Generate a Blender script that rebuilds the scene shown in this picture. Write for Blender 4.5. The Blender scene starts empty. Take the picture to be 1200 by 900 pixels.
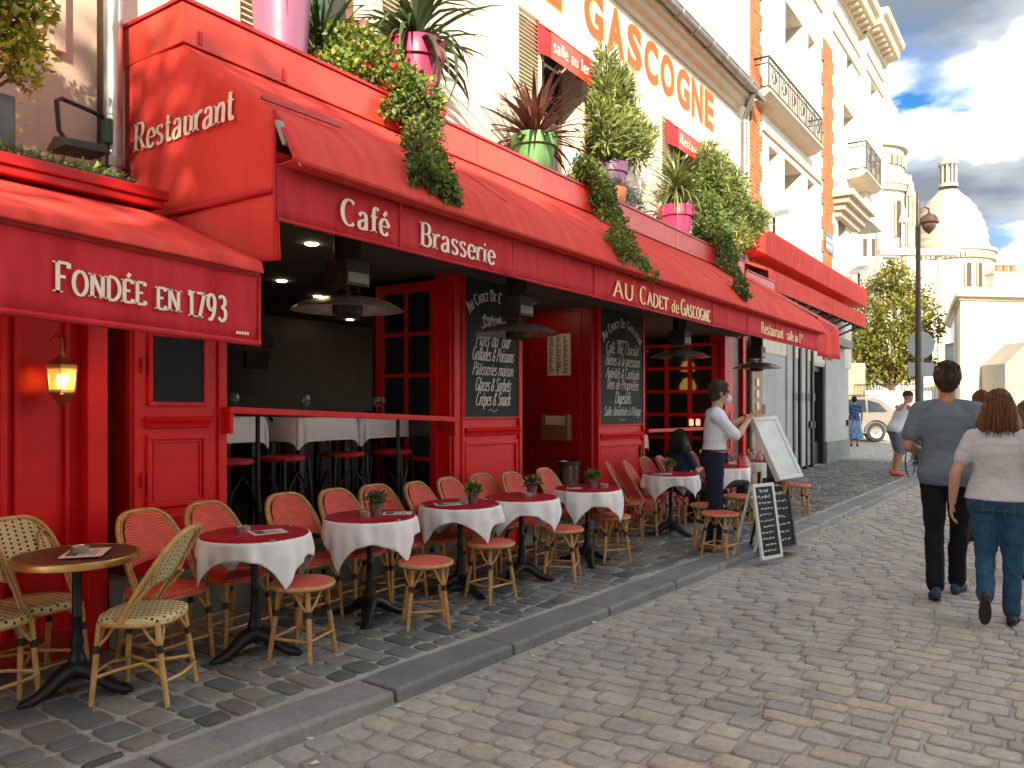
import bpy, bmesh, math, random
import numpy as np
from mathutils import Vector, Matrix

R = math.radians
rnd = random.Random(7)
scene = bpy.context.scene
col = scene.collection

# ------------------------------------------------------------------ camera, sky, sun, exposure
# street frame: X runs down the street, Y towards the cafe, Z up; the street falls 1.6 % along X
SLOPE = 0.01598
cam_d = bpy.data.cameras.new("camera")
cam = bpy.data.objects.new("camera", cam_d)
col.objects.link(cam)
cam.location = (0, 0, 1.55)
cam.rotation_euler = (R(90), 0, R(35.242 - 90))
cam_d.sensor_width = 36
cam_d.lens = 27.6
cam_d.shift_y = 0.0125
cam_d.clip_start = 0.05
cam_d.clip_end = 3000
scene.camera = cam

SUN_EL, SUN_DIR = R(27), (0.80, 0.60)          # SUN_DIR: horizontal direction the light travels
world = bpy.data.worlds.new("World")
scene.world = world
world.use_nodes = True
wn, wl = world.node_tree.nodes, world.node_tree.links
wn.clear()
w_out = wn.new("ShaderNodeOutputWorld")
w_bg = wn.new("ShaderNodeBackground")
w_bg.inputs["Strength"].default_value = 0.15
sky = wn.new("ShaderNodeTexSky")
sky.sky_type = 'NISHITA'
sky.sun_disc = False
sky.sun_elevation = SUN_EL
sky.sun_rotation = math.atan2(-SUN_DIR[0], -SUN_DIR[1])
sky.air_density = 1.0
sky.dust_density = 0.6
def wmath(op, a, b=None):
    n = wn.new("ShaderNodeMath"); n.operation = op
    for i, v in enumerate((a, b)):
        if v is None: continue
        if isinstance(v, (int, float)): n.inputs[i].default_value = v
        else: wl.new(v, n.inputs[i])
    return n.outputs[0]
w_tc = wn.new("ShaderNodeTexCoord")
w_sep = wn.new("ShaderNodeSeparateXYZ"); wl.new(w_tc.outputs["Generated"], w_sep.inputs[0])
den = wmath('ADD', wmath('MAXIMUM', w_sep.outputs[2], 0.0), 0.22)
w_cmb = wn.new("ShaderNodeCombineXYZ")
wl.new(wmath('DIVIDE', w_sep.outputs[0], den), w_cmb.inputs[0])
wl.new(wmath('DIVIDE', w_sep.outputs[1], den), w_cmb.inputs[1])
wl.new(wmath('MULTIPLY', w_sep.outputs[2], 2.0), w_cmb.inputs[2])
def wnoise(scale, detail, off, rough=0.55):
    m = wn.new("ShaderNodeMapping"); m.inputs["Location"].default_value = off
    wl.new(w_cmb.outputs[0], m.inputs[0])
    n = wn.new("ShaderNodeTexNoise"); n.inputs["Scale"].default_value = scale
    n.inputs["Detail"].default_value = detail; n.inputs["Roughness"].default_value = rough
    wl.new(m.outputs[0], n.inputs["Vector"]); return n.outputs["Fac"]
def wramp(fac, stops):
    r = wn.new("ShaderNodeValToRGB")
    e = r.color_ramp.elements
    while len(e) < len(stops): e.new(0.5)
    for i, (p, c) in enumerate(stops): e[i].position = p; e[i].color = c if len(c) == 4 else (*c, 1)
    wl.new(fac, r.inputs[0]); return r.outputs[0]
CLOUD_OFF = (19.17, 4.52, 0.0)
w_cover = wramp(wnoise(1.25, 8, CLOUD_OFF, 0.52), [(0.40, (0, 0, 0)), (0.52, (1, 1, 1))])
w_light = wramp(wnoise(1.9, 7, (CLOUD_OFF[0] + 5.2, CLOUD_OFF[1] + 3, 0.2), 0.5), [(0.36, (0.36, 0.41, 0.48)), (0.47, (0.80, 0.86, 0.92)), (0.53, (2.6, 2.6, 2.5)), (0.64, (11.0, 10.6, 9.8))])
w_tint = wn.new("ShaderNodeMixRGB"); w_tint.blend_type = 'MULTIPLY'; w_tint.inputs[0].default_value = 1
wl.new(sky.outputs[0], w_tint.inputs[1]); w_tint.inputs[2].default_value = (0.045, 0.125, 0.195, 1)
w_mix = wn.new("ShaderNodeMixRGB")
wl.new(w_cover, w_mix.inputs[0]); wl.new(w_tint.outputs[0], w_mix.inputs[1]); wl.new(w_light, w_mix.inputs[2])
wl.new(w_mix.outputs[0], w_bg.inputs["Color"]); wl.new(w_bg.outputs[0], w_out.inputs[0])

sun_d = bpy.data.lights.new("sun", 'SUN')
sun_d.energy = 2.0
sun_d.angle = R(0.7)
sun_d.color = (1.0, 0.84, 0.63)
sun = bpy.data.objects.new("sun", sun_d)
col.objects.link(sun)
sun.rotation_euler = Vector((SUN_DIR[0] * math.cos(SUN_EL), SUN_DIR[1] * math.cos(SUN_EL), -math.sin(SUN_EL))).to_track_quat('-Z', 'Y').to_euler()

scene.view_settings.view_transform = 'Standard'
scene.view_settings.look = 'None'
scene.view_settings.gamma = 1
scene.view_settings.use_curve_mapping = False
scene.view_settings.exposure = 2.6
scene.cycles.use_denoising = True
scene.cycles.max_bounces = 6
scene.cycles.diffuse_bounces = 4
scene.cycles.caustics_reflective = False
scene.cycles.caustics_refractive = False

# ------------------------------------------------------------------ materials
def new_mat(name):
    m = bpy.data.materials.new(name); m.use_nodes = True
    nt = m.node_tree
    return m, nt, nt.nodes["Principled BSDF"]
class NT:
    """small helper round a node tree"""
    def __init__(s, nt): s.nt = nt
    def n(s, t, **kw):
        x = s.nt.nodes.new(t)
        for k, v in kw.items(): setattr(x, k, v)
        return x
    def set(s, sock, v):
        if isinstance(v, (int, float)): sock.default_value = v
        elif isinstance(v, tuple): sock.default_value = v if len(v) != 3 or sock.type != 'RGBA' else (*v, 1)
        else: s.nt.links.new(v, sock)
    def m(s, op, a, b=0.0, c=None):
        x = s.n("ShaderNodeMath", operation=op)
        s.set(x.inputs[0], a); s.set(x.inputs[1], b)
        if c is not None: s.set(x.inputs[2], c)
        return x.outputs[0]
    def mix(s, f, a, b, mode='MIX'):
        x = s.n("ShaderNodeMixRGB", blend_type=mode)
        s.set(x.inputs[0], f); s.set(x.inputs[1], a); s.set(x.inputs[2], b)
        return x.outputs[0]
    def coord(s, which="Object"): return s.n("ShaderNodeTexCoord").outputs[which]
    def noise(s, scale, detail=4, vec=None, rough=0.55):
        x = s.n("ShaderNodeTexNoise")
        x.inputs["Scale"].default_value = scale; x.inputs["Detail"].default_value = detail; x.inputs["Roughness"].default_value = rough
        s.set(x.inputs["Vector"], vec if vec is not None else s.coord()); return x.outputs["Fac"]
    def ramp(s, f, stops):
        r = s.n("ShaderNodeValToRGB"); e = r.color_ramp.elements
        while len(e) < len(stops): e.new(0.5)
        for i, (p, c) in enumerate(stops): e[i].position = p; e[i].color = c if len(c) == 4 else (*c, 1)
        s.set(r.inputs[0], f); return r.outputs[0]
    def bump(s, h, strength, dist, bsdf):
        b = s.n("ShaderNodeBump"); b.inputs["Strength"].default_value = strength; b.inputs["Distance"].default_value = dist
        s.set(b.inputs["Height"], h); s.nt.links.new(b.outputs[0], bsdf.inputs["Normal"])
def mul(c, k): return tuple(min(1, x * k) for x in c)
def M(name, c, rough=0.6, var=0.18, scale=9, bump=0.15, bdist=0.004, metal=0.0, spec=0.5, dirt=0.0, stretch=None, rvar=0.1, objvar=0.0, trans=0.0):
    m, nt, b = new_mat(name); t = NT(nt)
    vec = t.coord()
    if stretch:
        mp = t.n("ShaderNodeMapping"); mp.inputs["Scale"].default_value = stretch; t.set(mp.inputs[0], vec); vec = mp.outputs[0]
    n1 = t.noise(scale, 6, vec)
    colr = t.ramp(n1, [(0.3, mul(c, 1 - var)), (0.7, mul(c, 1 + var))])
    if dirt:
        n2 = t.noise(scale * 0.27, 5, vec)
        colr = t.mix(t.m('MULTIPLY', t.ramp(n2, [(0.45, (0, 0, 0)), (0.7, (1, 1, 1))]), dirt), colr, mul(c, 0.45))
    if objvar:
        oi = t.n("ShaderNodeObjectInfo")
        colr = t.mix(1.0, colr, t.ramp(oi.outputs["Random"], [(0, (1 - objvar,) * 3), (1, (1, 1, 1))]), 'MULTIPLY')
    t.set(b.inputs["Base Color"], colr)
    n3 = t.noise(scale * 3, 3, vec)
    t.set(b.inputs["Roughness"], t.m('MULTIPLY_ADD', n3, 2 * rvar, rough - rvar))
    b.inputs["Metallic"].default_value = metal
    b.inputs["Specular IOR Level"].default_value = spec
    if bump: t.bump(n3, bump, bdist, b)
    if trans:
        b.inputs["Transmission Weight"].default_value = trans
    return m
def emit_mat(name, c, s):
    m, nt, b = new_mat(name)
    b.inputs["Base Color"].default_value = (*c, 1); b.inputs["Emission Color"].default_value = (*c, 1); b.inputs["Emission Strength"].default_value = s
    return m
def weave_mat(name, ca, cb, n, dots=False, rough=0.45):
    """flat plaited cane: strands over and under, from the UV map in metres"""
    m, nt, b = new_mat(name); t = NT(nt)
    sep = t.n("ShaderNodeSeparateXYZ"); t.set(sep.inputs[0], t.coord("UV"))
    u = t.m('MULTIPLY', sep.outputs[0], n); v = t.m('MULTIPLY', sep.outputs[1], n)
    fu, fv = t.m('FRACT', u), t.m('FRACT', v)
    par = t.m('MODULO', t.m('ADD', t.m('FLOOR', u), t.m('FLOOR', v)), 2.0)
    par = t.m('ABSOLUTE', par)
    hu = t.m('SINE', t.m('MULTIPLY', fu, math.pi)); hv = t.m('SINE', t.m('MULTIPLY', fv, math.pi))
    h = t.m('ADD', t.m('MULTIPLY', hu, par), t.m('MULTIPLY', hv, t.m('SUBTRACT', 1.0, par)))
    if dots:
        uu = t.m('MODULO', t.m('FLOOR', u), 3.0); vv = t.m('MODULO', t.m('ADD', t.m('FLOOR', v), t.m('MULTIPLY', t.m('FLOOR', t.m('DIVIDE', u, 3.0)), 1.0)), 2.0)
        f = t.m('MULTIPLY', t.m('COMPARE', t.m('ABSOLUTE', uu), 1.0, 0.2), t.m('COMPARE', t.m('ABSOLUTE', vv), 1.0, 0.2))
    else:
        f = t.m('MULTIPLY', par, t.m('GREATER_THAN', t.m('MULTIPLY', hu, hv), 0.30))
    c = t.mix(f, ca, cb)
    nz = t.noise(14, 4)
    c = t.mix(0.35, c, t.mix(1, c, t.ramp(nz, [(0.3, (0.6, 0.6, 0.6)), (0.7, (1.25, 1.2, 1.15))]), 'MULTIPLY'))
    edge = t.m('MINIMUM', hu, hv)
    c = t.mix(t.ramp(edge, [(0.0, (0.55,) * 3), (0.35, (0, 0, 0))]), c, mul(ca, 0.25))
    t.set(b.inputs["Base Color"], c); b.inputs["Roughness"].default_value = rough; b.inputs["Specular IOR Level"].default_value = 0.25
    t.bump(h, 0.6, 0.004, b)
    return m
def stone_mat(name, stops, rough=0.55, lo=0.86, hi=1.14):
    m, nt, b = new_mat(name); t = NT(nt)
    at = t.n("ShaderNodeAttribute", attribute_name="tint"); oi = t.n("ShaderNodeObjectInfo")
    r = t.m('FRACT', t.m('ADD', at.outputs["Fac"], oi.outputs["Random"]))
    c = t.ramp(r, stops)
    geo = t.n("ShaderNodeNewGeometry")
    n1 = t.noise(28, 6, geo.outputs["Position"]); n2 = t.noise(3.1, 5, geo.outputs["Position"])
    c = t.mix(1, c, t.ramp(n1, [(0.3, (lo,) * 3), (0.7, (hi,) * 3)]), 'MULTIPLY')
    c = t.mix(1, c, t.ramp(n2, [(0.35, (0.86, 0.86, 0.87)), (0.65, (1.12, 1.10, 1.06))]), 'MULTIPLY')
    t.set(b.inputs["Base Color"], c)
    t.set(b.inputs["Roughness"], t.m('MULTIPLY_ADD', n1, 0.35, rough - 0.17))
    n3 = t.noise(150, 5, geo.outputs["Position"], .7); n4 = t.noise(9, 5, geo.outputs["Position"], .65)
    c = t.mix(1, c, t.ramp(n3, [(0.32, (0.70,) * 3), (0.5, (1, 1, 1)), (0.68, (1.22,) * 3)]), 'MULTIPLY')
    c = t.mix(t.m('MULTIPLY', t.ramp(n4, [(.56, (0, 0, 0)), (.70, (1, 1, 1))]), .14), c, (0.09, 0.086, 0.076))
    t.set(b.inputs["Base Color"], c)
    t.bump(t.m('ADD', n1, t.m('MULTIPLY', n3, 0.7)), 0.7, 0.007, b)
    return m
def leaf_mat(name, ca, cb, cc=None, rough=0.5, transl=0.25):
    m, nt, b = new_mat(name); t = NT(nt)
    at = t.n("ShaderNodeAttribute", attribute_name="tint"); oi = t.n("ShaderNodeObjectInfo")
    geo = t.n("ShaderNodeNewGeometry")
    f = t.m('FRACT', t.m('ADD', at.outputs["Fac"], t.m('MULTIPLY', oi.outputs["Random"], 0.35)))
    stops = [(0.0, ca), (0.75, cb)] + ([(0.97, cc)] if cc else [])
    c = t.ramp(f, stops)
    c = t.mix(1, c, t.ramp(t.noise(2.3, 3, geo.outputs["Position"]), [(0.35, (0.65,) * 3), (0.65, (1.2,) * 3)]), 'MULTIPLY')
    t.set(b.inputs["Base Color"], c); b.inputs["Roughness"].default_value = rough
    tr = t.n("ShaderNodeBsdfTranslucent"); t.set(tr.inputs[0], c)
    mx = t.n("ShaderNodeMixShader"); mx.inputs[0].default_value = transl
    nt.links.new(b.outputs[0], mx.inputs[1]); nt.links.new(tr.outputs[0], mx.inputs[2])
    nt.links.new(mx.outputs[0], nt.nodes["Material Output"].inputs[0])
    return m
def glass_mat(name, c=(0.02, 0.025, 0.03), rough=0.05, alpha=1.0):
    m, nt, b = new_mat(name); t = NT(nt)
    b.inputs["Base Color"].default_value = (*c, 1); b.inputs["Roughness"].default_value = rough
    b.inputs["Specular IOR Level"].default_value = 0.6; b.inputs["Alpha"].default_value = alpha
    t.bump(t.noise(3, 2), 0.03, 0.01, b)
    return m

def canvas_mat(name, c):
    """awning cloth: faded along the top, rain streaks, puckers across the width"""
    m, nt, b = new_mat(name); t = NT(nt); vec = t.coord()
    def st(s, sc, d=5):
        mp = t.n("ShaderNodeMapping"); mp.inputs["Scale"].default_value = s; t.set(mp.inputs[0], vec); return t.noise(sc, d, mp.outputs[0])
    streak = st((5, 1, .8), 2.2); blot = t.noise(1.1, 5, vec); fine = t.noise(160, 2, vec); pucker = st((1.6, .5, .5), 2.0, 3)
    k = t.ramp(streak, [(.3, mul(c, .80)), (.7, tuple(min(1, x * 1.10 + .012) for x in c))])
    k = t.mix(t.m('MULTIPLY', t.ramp(blot, [(.48, (0, 0, 0)), (.75, (1, 1, 1))]), .45), k, tuple(x * .8 + .06 for x in c))
    k = t.mix(t.m('MULTIPLY', t.ramp(st((9, 1, .5), 3.0), [(.62, (0, 0, 0)), (.78, (1, 1, 1))]), .35), k, mul(c, .42))
    t.set(b.inputs["Base Color"], k); b.inputs["Roughness"].default_value = .82; b.inputs["Specular IOR Level"].default_value = .25
    t.bump(t.m('ADD', t.m('MULTIPLY', pucker, 1.0), t.m('MULTIPLY', fine, .035)), .55, .035, b)
    return m
def render_mat(name, c):
    """old lime render: patches, vertical streaks, hairline cracks"""
    m, nt, b = new_mat(name); t = NT(nt); vec = t.coord()
    mp = t.n("ShaderNodeMapping"); mp.inputs["Scale"].default_value = (3, 3, .35); t.set(mp.inputs[0], vec)
    streak = t.noise(1.4, 6, mp.outputs[0]); patch = t.noise(.8, 6, vec, .6); fine = t.noise(34, 5, vec)
    k = t.ramp(patch, [(.35, mul(c, .86)), (.5, c), (.68, tuple(min(1, x * 1.06) for x in c))])
    k = t.mix(t.m('MULTIPLY', t.ramp(streak, [(.52, (0, 0, 0)), (.78, (1, 1, 1))]), .42), k, (c[0] * .62, c[1] * .57, c[2] * .50))
    v = t.n("ShaderNodeTexVoronoi", feature='DISTANCE_TO_EDGE'); v.inputs["Scale"].default_value = .9
    w = t.n("ShaderNodeMixRGB"); w.inputs[0].default_value = .25; t.set(w.inputs[1], vec); nz = t.n("ShaderNodeTexNoise"); nz.inputs["Scale"].default_value = 3; t.set(nz.inputs[0], vec); t.set(w.inputs[2], nz.outputs["Color"]); t.set(v.inputs["Vector"], w.outputs[0])
    crack = t.m('MULTIPLY', t.m('LESS_THAN', v.outputs["Distance"], .004), t.m('GREATER_THAN', patch, .5))
    k = t.mix(t.m('MULTIPLY', crack, .5), k, mul(c, .45))
    t.set(b.inputs["Base Color"], k); b.inputs["Roughness"].default_value = .88
    t.bump(t.m('ADD', fine, t.m('MULTIPLY', patch, 1.5)), .35, .010, b)
    return m
MT = dict(
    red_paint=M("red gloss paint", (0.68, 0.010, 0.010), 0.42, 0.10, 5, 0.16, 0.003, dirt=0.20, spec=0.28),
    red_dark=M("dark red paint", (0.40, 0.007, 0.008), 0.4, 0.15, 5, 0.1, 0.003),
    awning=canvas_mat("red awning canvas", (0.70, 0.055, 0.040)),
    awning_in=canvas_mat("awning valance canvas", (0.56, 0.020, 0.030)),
    box_red=M("red lacquered fascia board", (0.66, 0.050, 0.026), 0.42, 0.10, 4, 0.12, 0.003, dirt=0.28),
    cream_text=M("cream sign paint", (0.82, 0.74, 0.60), 0.6, 0.08, 30, 0),
    yellow_text=M("warm cream sign paint", (0.90, 0.74, 0.36), 0.6, 0.08, 30, 0),
    chalk=M("chalk", (0.72, 0.72, 0.68), 0.9, 0.25, 60, 0),
    slate=M("blackboard", (0.010, 0.018, 0.016), 0.62, 0.35, 7, 0.05, dirt=0.3, spec=0.25),
    wall_cream=render_mat("cream lime render", (0.70, 0.65, 0.55)),
    wall_pink=render_mat("old pink cream render", (0.56, 0.42, 0.33)),
    wall_white=render_mat("white painted render", (0.68, 0.63, 0.53)),
    wall_grey=render_mat("grey painted shop render", (0.42, 0.44, 0.44)),
    trim=M("cream stone trim", (0.54, 0.46, 0.34), 0.75, 0.08, 4, 0.2, 0.004, dirt=0.12),
    plinth=M("green grey concrete", (0.20, 0.22, 0.20), 0.8, 0.2, 5, 0.3, dirt=0.3),
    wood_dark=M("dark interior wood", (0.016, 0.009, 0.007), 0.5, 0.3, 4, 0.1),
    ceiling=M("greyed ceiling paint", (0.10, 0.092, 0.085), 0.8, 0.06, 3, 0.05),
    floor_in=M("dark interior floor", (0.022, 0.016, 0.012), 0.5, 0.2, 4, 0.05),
    cane=M("golden rattan cane", (0.48, 0.255, 0.085), 0.42, 0.28, 16, 0.25, 0.003, stretch=(1, 1, 3), objvar=0.2),
    cane_pale=M("pale rattan cane", (0.50, 0.30, 0.10), 0.42, 0.22, 16, 0.25, 0.003),
    band=M("black binding", (0.012, 0.010, 0.010), 0.45, 0.2, 30, 0.2),
    iron=M("black cast iron", (0.014, 0.016, 0.018), 0.42, 0.3, 20, 0.4, 0.004, metal=0.4),
    metal=M("galvanised steel", (0.42, 0.43, 0.43), 0.35, 0.15, 9, 0.1, metal=0.85),
    zinc=M("weathered zinc", (0.30, 0.30, 0.29), 0.45, 0.2, 6, 0.15, metal=0.6, dirt=0.3),
    brass=M("worn brass", (0.50, 0.33, 0.12), 0.35, 0.2, 14, 0.1, metal=0.9),
    cloth=M("white cotton cloth", (0.78, 0.79, 0.82), 0.85, 0.04, 14, 0.25, 0.002, spec=0.2),
    red_top=M("dark red table cover", (0.38, 0.010, 0.022), 0.5, 0.12, 12, 0.1, 0.002, spec=0.2),
    table_wood=M("dark brown table top", (0.075, 0.032, 0.022), 0.38, 0.3, 7, 0.1, stretch=(1, 4, 1)),
    weave_red=weave_mat("red plaited cane", (0.74, 0.050, 0.036), (0.80, 0.30, 0.22), 95, rough=0.6),
    weave_cream=weave_mat("cream plaited cane with dark dots", (0.66, 0.56, 0.30), (0.03, 0.04, 0.02), 70, dots=True),
    mortar=stone_mat("sandy joint filling", [(0, (0.43, 0.415, 0.38)), (1, (0.43, 0.415, 0.38))], 0.85),
    mortar_pave=stone_mat("pale joint filling", [(0, (0.40, 0.395, 0.365)), (1, (0.40, 0.395, 0.365))], 0.85),
    cobble=stone_mat("worn road cobbles", [(0.0, (0.36, 0.354, 0.34)), (0.35, (0.43, 0.415, 0.385)), (0.7, (0.45, 0.43, 0.39)), (0.9, (0.47, 0.425, 0.35)), (1.0, (0.33, 0.33, 0.322))], 0.75),
    sett=stone_mat("dark pavement setts", [(0.0, (0.085, 0.103, 0.104)), (0.4, (0.150, 0.168, 0.165)), (0.75, (0.21, 0.222, 0.21)), (0.93, (0.22, 0.195, 0.165)), (1.0, (0.065, 0.075, 0.08))], 0.66),
    kerb=stone_mat("granite kerb", [(0.0, (0.19, 0.20, 0.205)), (1.0, (0.26, 0.264, 0.26))], 0.75),
    pot_mauve=M("mauve pot", (0.26, 0.10, 0.18), 0.45, 0.08, 5, 0.05, dirt=0.08),
    pot_magenta=M("magenta pot", (0.36, 0.03, 0.10), 0.4, 0.08, 5, 0.05),
    pot_green=M("green pot", (0.11, 0.27, 0.09), 0.45, 0.08, 5, 0.05),
    pot_purple=M("purple pot", (0.13, 0.05, 0.12), 0.45, 0.08, 5, 0.05),
    pot_pink=M("pink pot", (0.42, 0.03, 0.11), 0.4, 0.08, 5, 0.05),
    terracotta=M("terracotta", (0.45, 0.16, 0.07), 0.7, 0.15, 6, 0.1),
    soil=M("potting soil", (0.03, 0.02, 0.013), 0.9, 0.4, 25, 0.6),
    blue_paint=M("blue plastic", (0.03, 0.33, 0.55), 0.4, 0.1, 8, 0.05),
    black=M("black plastic", (0.012, 0.012, 0.013), 0.45, 0.2, 15, 0.1),
    dark_grey=M("dark grey metal", (0.05, 0.055, 0.06), 0.45, 0.2, 12, 0.1, metal=0.4),
    glass=glass_mat("dark window glass"),
    clear=M("drinking glass", (0.9, 0.92, 0.92), 0.05, 0.02, 5, 0, trans=0.95, rvar=0.02),
    paper=M("printed paper", (0.72, 0.69, 0.62), 0.7, 0.05, 20, 0),
    ink=M("print ink", (0.10, 0.09, 0.08), 0.7, 0.1, 30, 0),
    brick=M("orange brick", (0.50, 0.17, 0.065), 0.8, 0.3, 5, 0.4, objvar=0.2),
    orange_text=M("orange sign paint", (0.60, 0.085, 0.010), 0.6, 0.08, 12, 0),
    cream_out=M("pale yellow sign outline", (0.74, 0.48, 0.16), 0.6, 0.05, 12, 0),
    skin=M("skin", (0.50, 0.27, 0.18), 0.5, 0.08, 14, 0.08, spec=0.35),
    skin_tan=M("tanned skin", (0.42, 0.20, 0.12), 0.5, 0.08, 14, 0.08, spec=0.35),
    bark=M("bark", (0.10, 0.075, 0.05), 0.9, 0.3, 9, 0.7, 0.02),
)
# ------------------------------------------------------------------ geometry helpers
WL = {}                                             # world position of every parent
def gp(x): return max(0.0, x - 10) * 0.02           # the ground lifts gently beyond x = 10 (street frame)
def gz(x): return gp(x) - SLOPE * x                 # ground height in the world
def frame(d):
    d = Vector(d).normalized()
    a = Vector((0, 0, 1)) if abs(d.z) < 0.9 else Vector((1, 0, 0))
    s = d.cross(a).normalized(); return s, s.cross(d).normalized()
class MB:
    def __init__(s): s.v = []; s.f = []; s.uv = []; s.tint = None
    def add(s, vs, fs, uvs=None):
        o = len(s.v); s.v += [tuple(p) for p in vs]
        for i, f in enumerate(fs):
            s.f.append(tuple(o + k for k in f)); s.uv.append(uvs[i] if uvs else None)
        return s
    def box(s, x0, x1, y0, y1, z0, z1):
        return s.add([(x0, y0, z0), (x1, y0, z0), (x1, y1, z0), (x0, y1, z0), (x0, y0, z1), (x1, y0, z1), (x1, y1, z1), (x0, y1, z1)],
                     [(0, 3, 2, 1), (4, 5, 6, 7), (0, 1, 5, 4), (1, 2, 6, 5), (2, 3, 7, 6), (3, 0, 4, 7)])
    def hexa(s, p): return s.add(p, [(0, 3, 2, 1), (4, 5, 6, 7), (0, 1, 5, 4), (1, 2, 6, 5), (2, 3, 7, 6), (3, 0, 4, 7)])
    def beam(s, a, b, w, h, up=(0, 0, 1)):
        a, b = Vector(a), Vector(b); d = (b - a).normalized()
        sd = d.cross(Vector(up)); sd = sd.normalized() if sd.length > 1e-4 else Vector((1, 0, 0))
        u = sd.cross(d).normalized(); sd *= w / 2; u *= h / 2
        return s.hexa([a - sd - u, a + sd - u, b + sd - u, b - sd - u, a - sd + u, a + sd + u, b + sd + u, b - sd + u])
    def quad(s, a, b, c, d): return s.add([a, b, c, d], [(0, 1, 2, 3)], [[(0, 0), (1, 0), (1, 1), (0, 1)]])
    def rings(s, rings, caps=True, close=True):
        n = len(rings[0]); vs = [p for r in rings for p in r]; fs = []
        for i in range(len(rings) - 1):
            for j in range(n if close else n - 1):
                k = (j + 1) % n; fs.append((i * n + j, i * n + k, (i + 1) * n + k, (i + 1) * n + j))
        if caps: fs += [tuple(range(n - 1, -1, -1)), tuple((len(rings) - 1) * n + j for j in range(n))]
        return s.add(vs, fs)
    def tube(s, pts, r, n=8, closed=False, flat=1.0):
        pts = [Vector(p) for p in pts]; m = len(pts)
        rs = r if isinstance(r, (list, tuple)) else [r] * m
        sd = None; out = []
        for i, p in enumerate(pts):
            if closed: d = pts[(i + 1) % m] - pts[i - 1]
            else: d = pts[min(i + 1, m - 1)] - pts[max(i - 1, 0)]
            d.normalize()
            if sd is None: sd, _ = frame(d)
            sd = (sd - d * sd.dot(d)); sd = sd.normalized() if sd.length > 1e-5 else frame(d)[0]
            u = sd.cross(d)
            out.append([p + sd * (rs[i] * math.cos(t)) + u * (rs[i] * flat * math.sin(t)) for t in (2 * math.pi * k / n for k in range(n))])
        if closed: out.append(out[0]); return s.rings(out, caps=False)
        return s.rings(out)
    def lathe(s, prof, n=20, c=(0, 0, 0), caps=False, axis='z'):
        rg = []
        for r, z in prof:
            ring = []
            for k in range(n):
                t = 2 * math.pi * k / n; a, b = max(r, 1e-4) * math.cos(t), max(r, 1e-4) * math.sin(t)
                ring.append({'z': (c[0] + a, c[1] + b, c[2] + z), 'y': (c[0] + a, c[1] + z, c[2] - b), 'x': (c[0] + z, c[1] + a, c[2] + b)}[axis])
            rg.append(ring)
        return s.rings(rg, caps=caps)
    def prism(s, poly, a, b, axis='x'):
        """extrude a 2-d outline from a to b along an axis ((y,z) for x, (x,z) for y, (x,y) for z)"""
        def P(p, t): return {'x': (t, p[0], p[1]), 'y': (p[0], t, p[1]), 'z': (p[0], p[1], t)}[axis]
        n = len(poly)
        return s.add([P(p, a) for p in poly] + [P(p, b) for p in poly],
                     [(i, (i + 1) % n, n + (i + 1) % n, n + i) for i in range(n)] + [tuple(range(n - 1, -1, -1)), tuple(range(n, 2 * n))])
    def grid(s, fn, nu, nv, uvfn=None, closeu=False):
        vs = [fn(i / nu, j / nv) for j in range(nv + 1) for i in range(nu + (0 if closeu else 1))]
        w = nu if closeu else nu + 1; fs = []; us = []
        for j in range(nv):
            for i in range(nu):
                k = (i + 1) % w if closeu else i + 1
                fs.append((j * w + i, j * w + k, (j + 1) * w + k, (j + 1) * w + i))
                if uvfn: us.append([uvfn(i / nu, j / nv), uvfn((i + 1) / nu, j / nv), uvfn((i + 1) / nu, (j + 1) / nv), uvfn(i / nu, (j + 1) / nv)])
        return s.add(vs, fs, us or None)
    def xf(s, m):
        s.v = [tuple(m @ Vector(p)) for p in s.v]; return s
    def mesh(s, name, mat, smooth=None):
        me = bpy.data.meshes.new(name); me.from_pydata(s.v, [], s.f)
        if any(u is not None for u in s.uv):
            lay = me.uv_layers.new(name="UVMap"); k = 0
            fl = []
            for f, u in zip(s.f, s.uv):
                fl += [c for q in (u or [(0, 0)] * len(f)) for c in q]
            lay.data.foreach_set("uv", fl)
        if s.tint is not None:
            at = me.attributes.new("tint", 'FLOAT', 'FACE'); at.data.foreach_set("value", s.tint)
        if mat: me.materials.append(mat)
        if smooth is not None:
            me.polygons.foreach_set("use_smooth", [True] * len(me.polygons))
            me.set_sharp_from_angle(angle=R(smooth))
        me.update(); return me
    def build(s, name, mat, parent=None, smooth=None, shear=False, bevel=0, fix=False):
        """shear: the points are street coordinates of something built on the falling street"""
        if shear: s.v = [(x, y, z - SLOPE * x) for x, y, z in s.v]
        if shear or fix:
            o = WL.get(parent.name, Vector()) if parent else Vector()
            s.v = [(x - o[0], y - o[1], z - o[2]) for x, y, z in s.v]
        ob = bpy.data.objects.new(name, s.mesh(name, mat, smooth)); col.objects.link(ob)
        if parent: ob.parent = parent; WL[ob.name] = WL.get(parent.name, Vector())
        else: WL[ob.name] = Vector()
        if bevel:
            b = ob.modifiers.new("Bevel", 'BEVEL'); b.width = bevel; b.segments = 2; b.limit_method = 'ANGLE'
        return ob
def tag(o, label=None, cat=None, group=None, kind=None):
    if label: o["label"] = label
    if cat: o["category"] = cat
    if group: o["group"] = group
    if kind: o["kind"] = kind
    return o
def thing(name, label, cat, loc=(0, 0, 0), rz=0.0, group=None, street=True):
    o = bpy.data.objects.new(name, None); col.objects.link(o); o.empty_display_size = 0.1
    z = loc[2] - SLOPE * loc[0] if street else loc[2]
    o.location = (loc[0], loc[1], z); o.rotation_euler = (0, 0, rz)
    WL[o.name] = Vector((loc[0], loc[1], z))
    return tag(o, label, cat, group)
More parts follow.
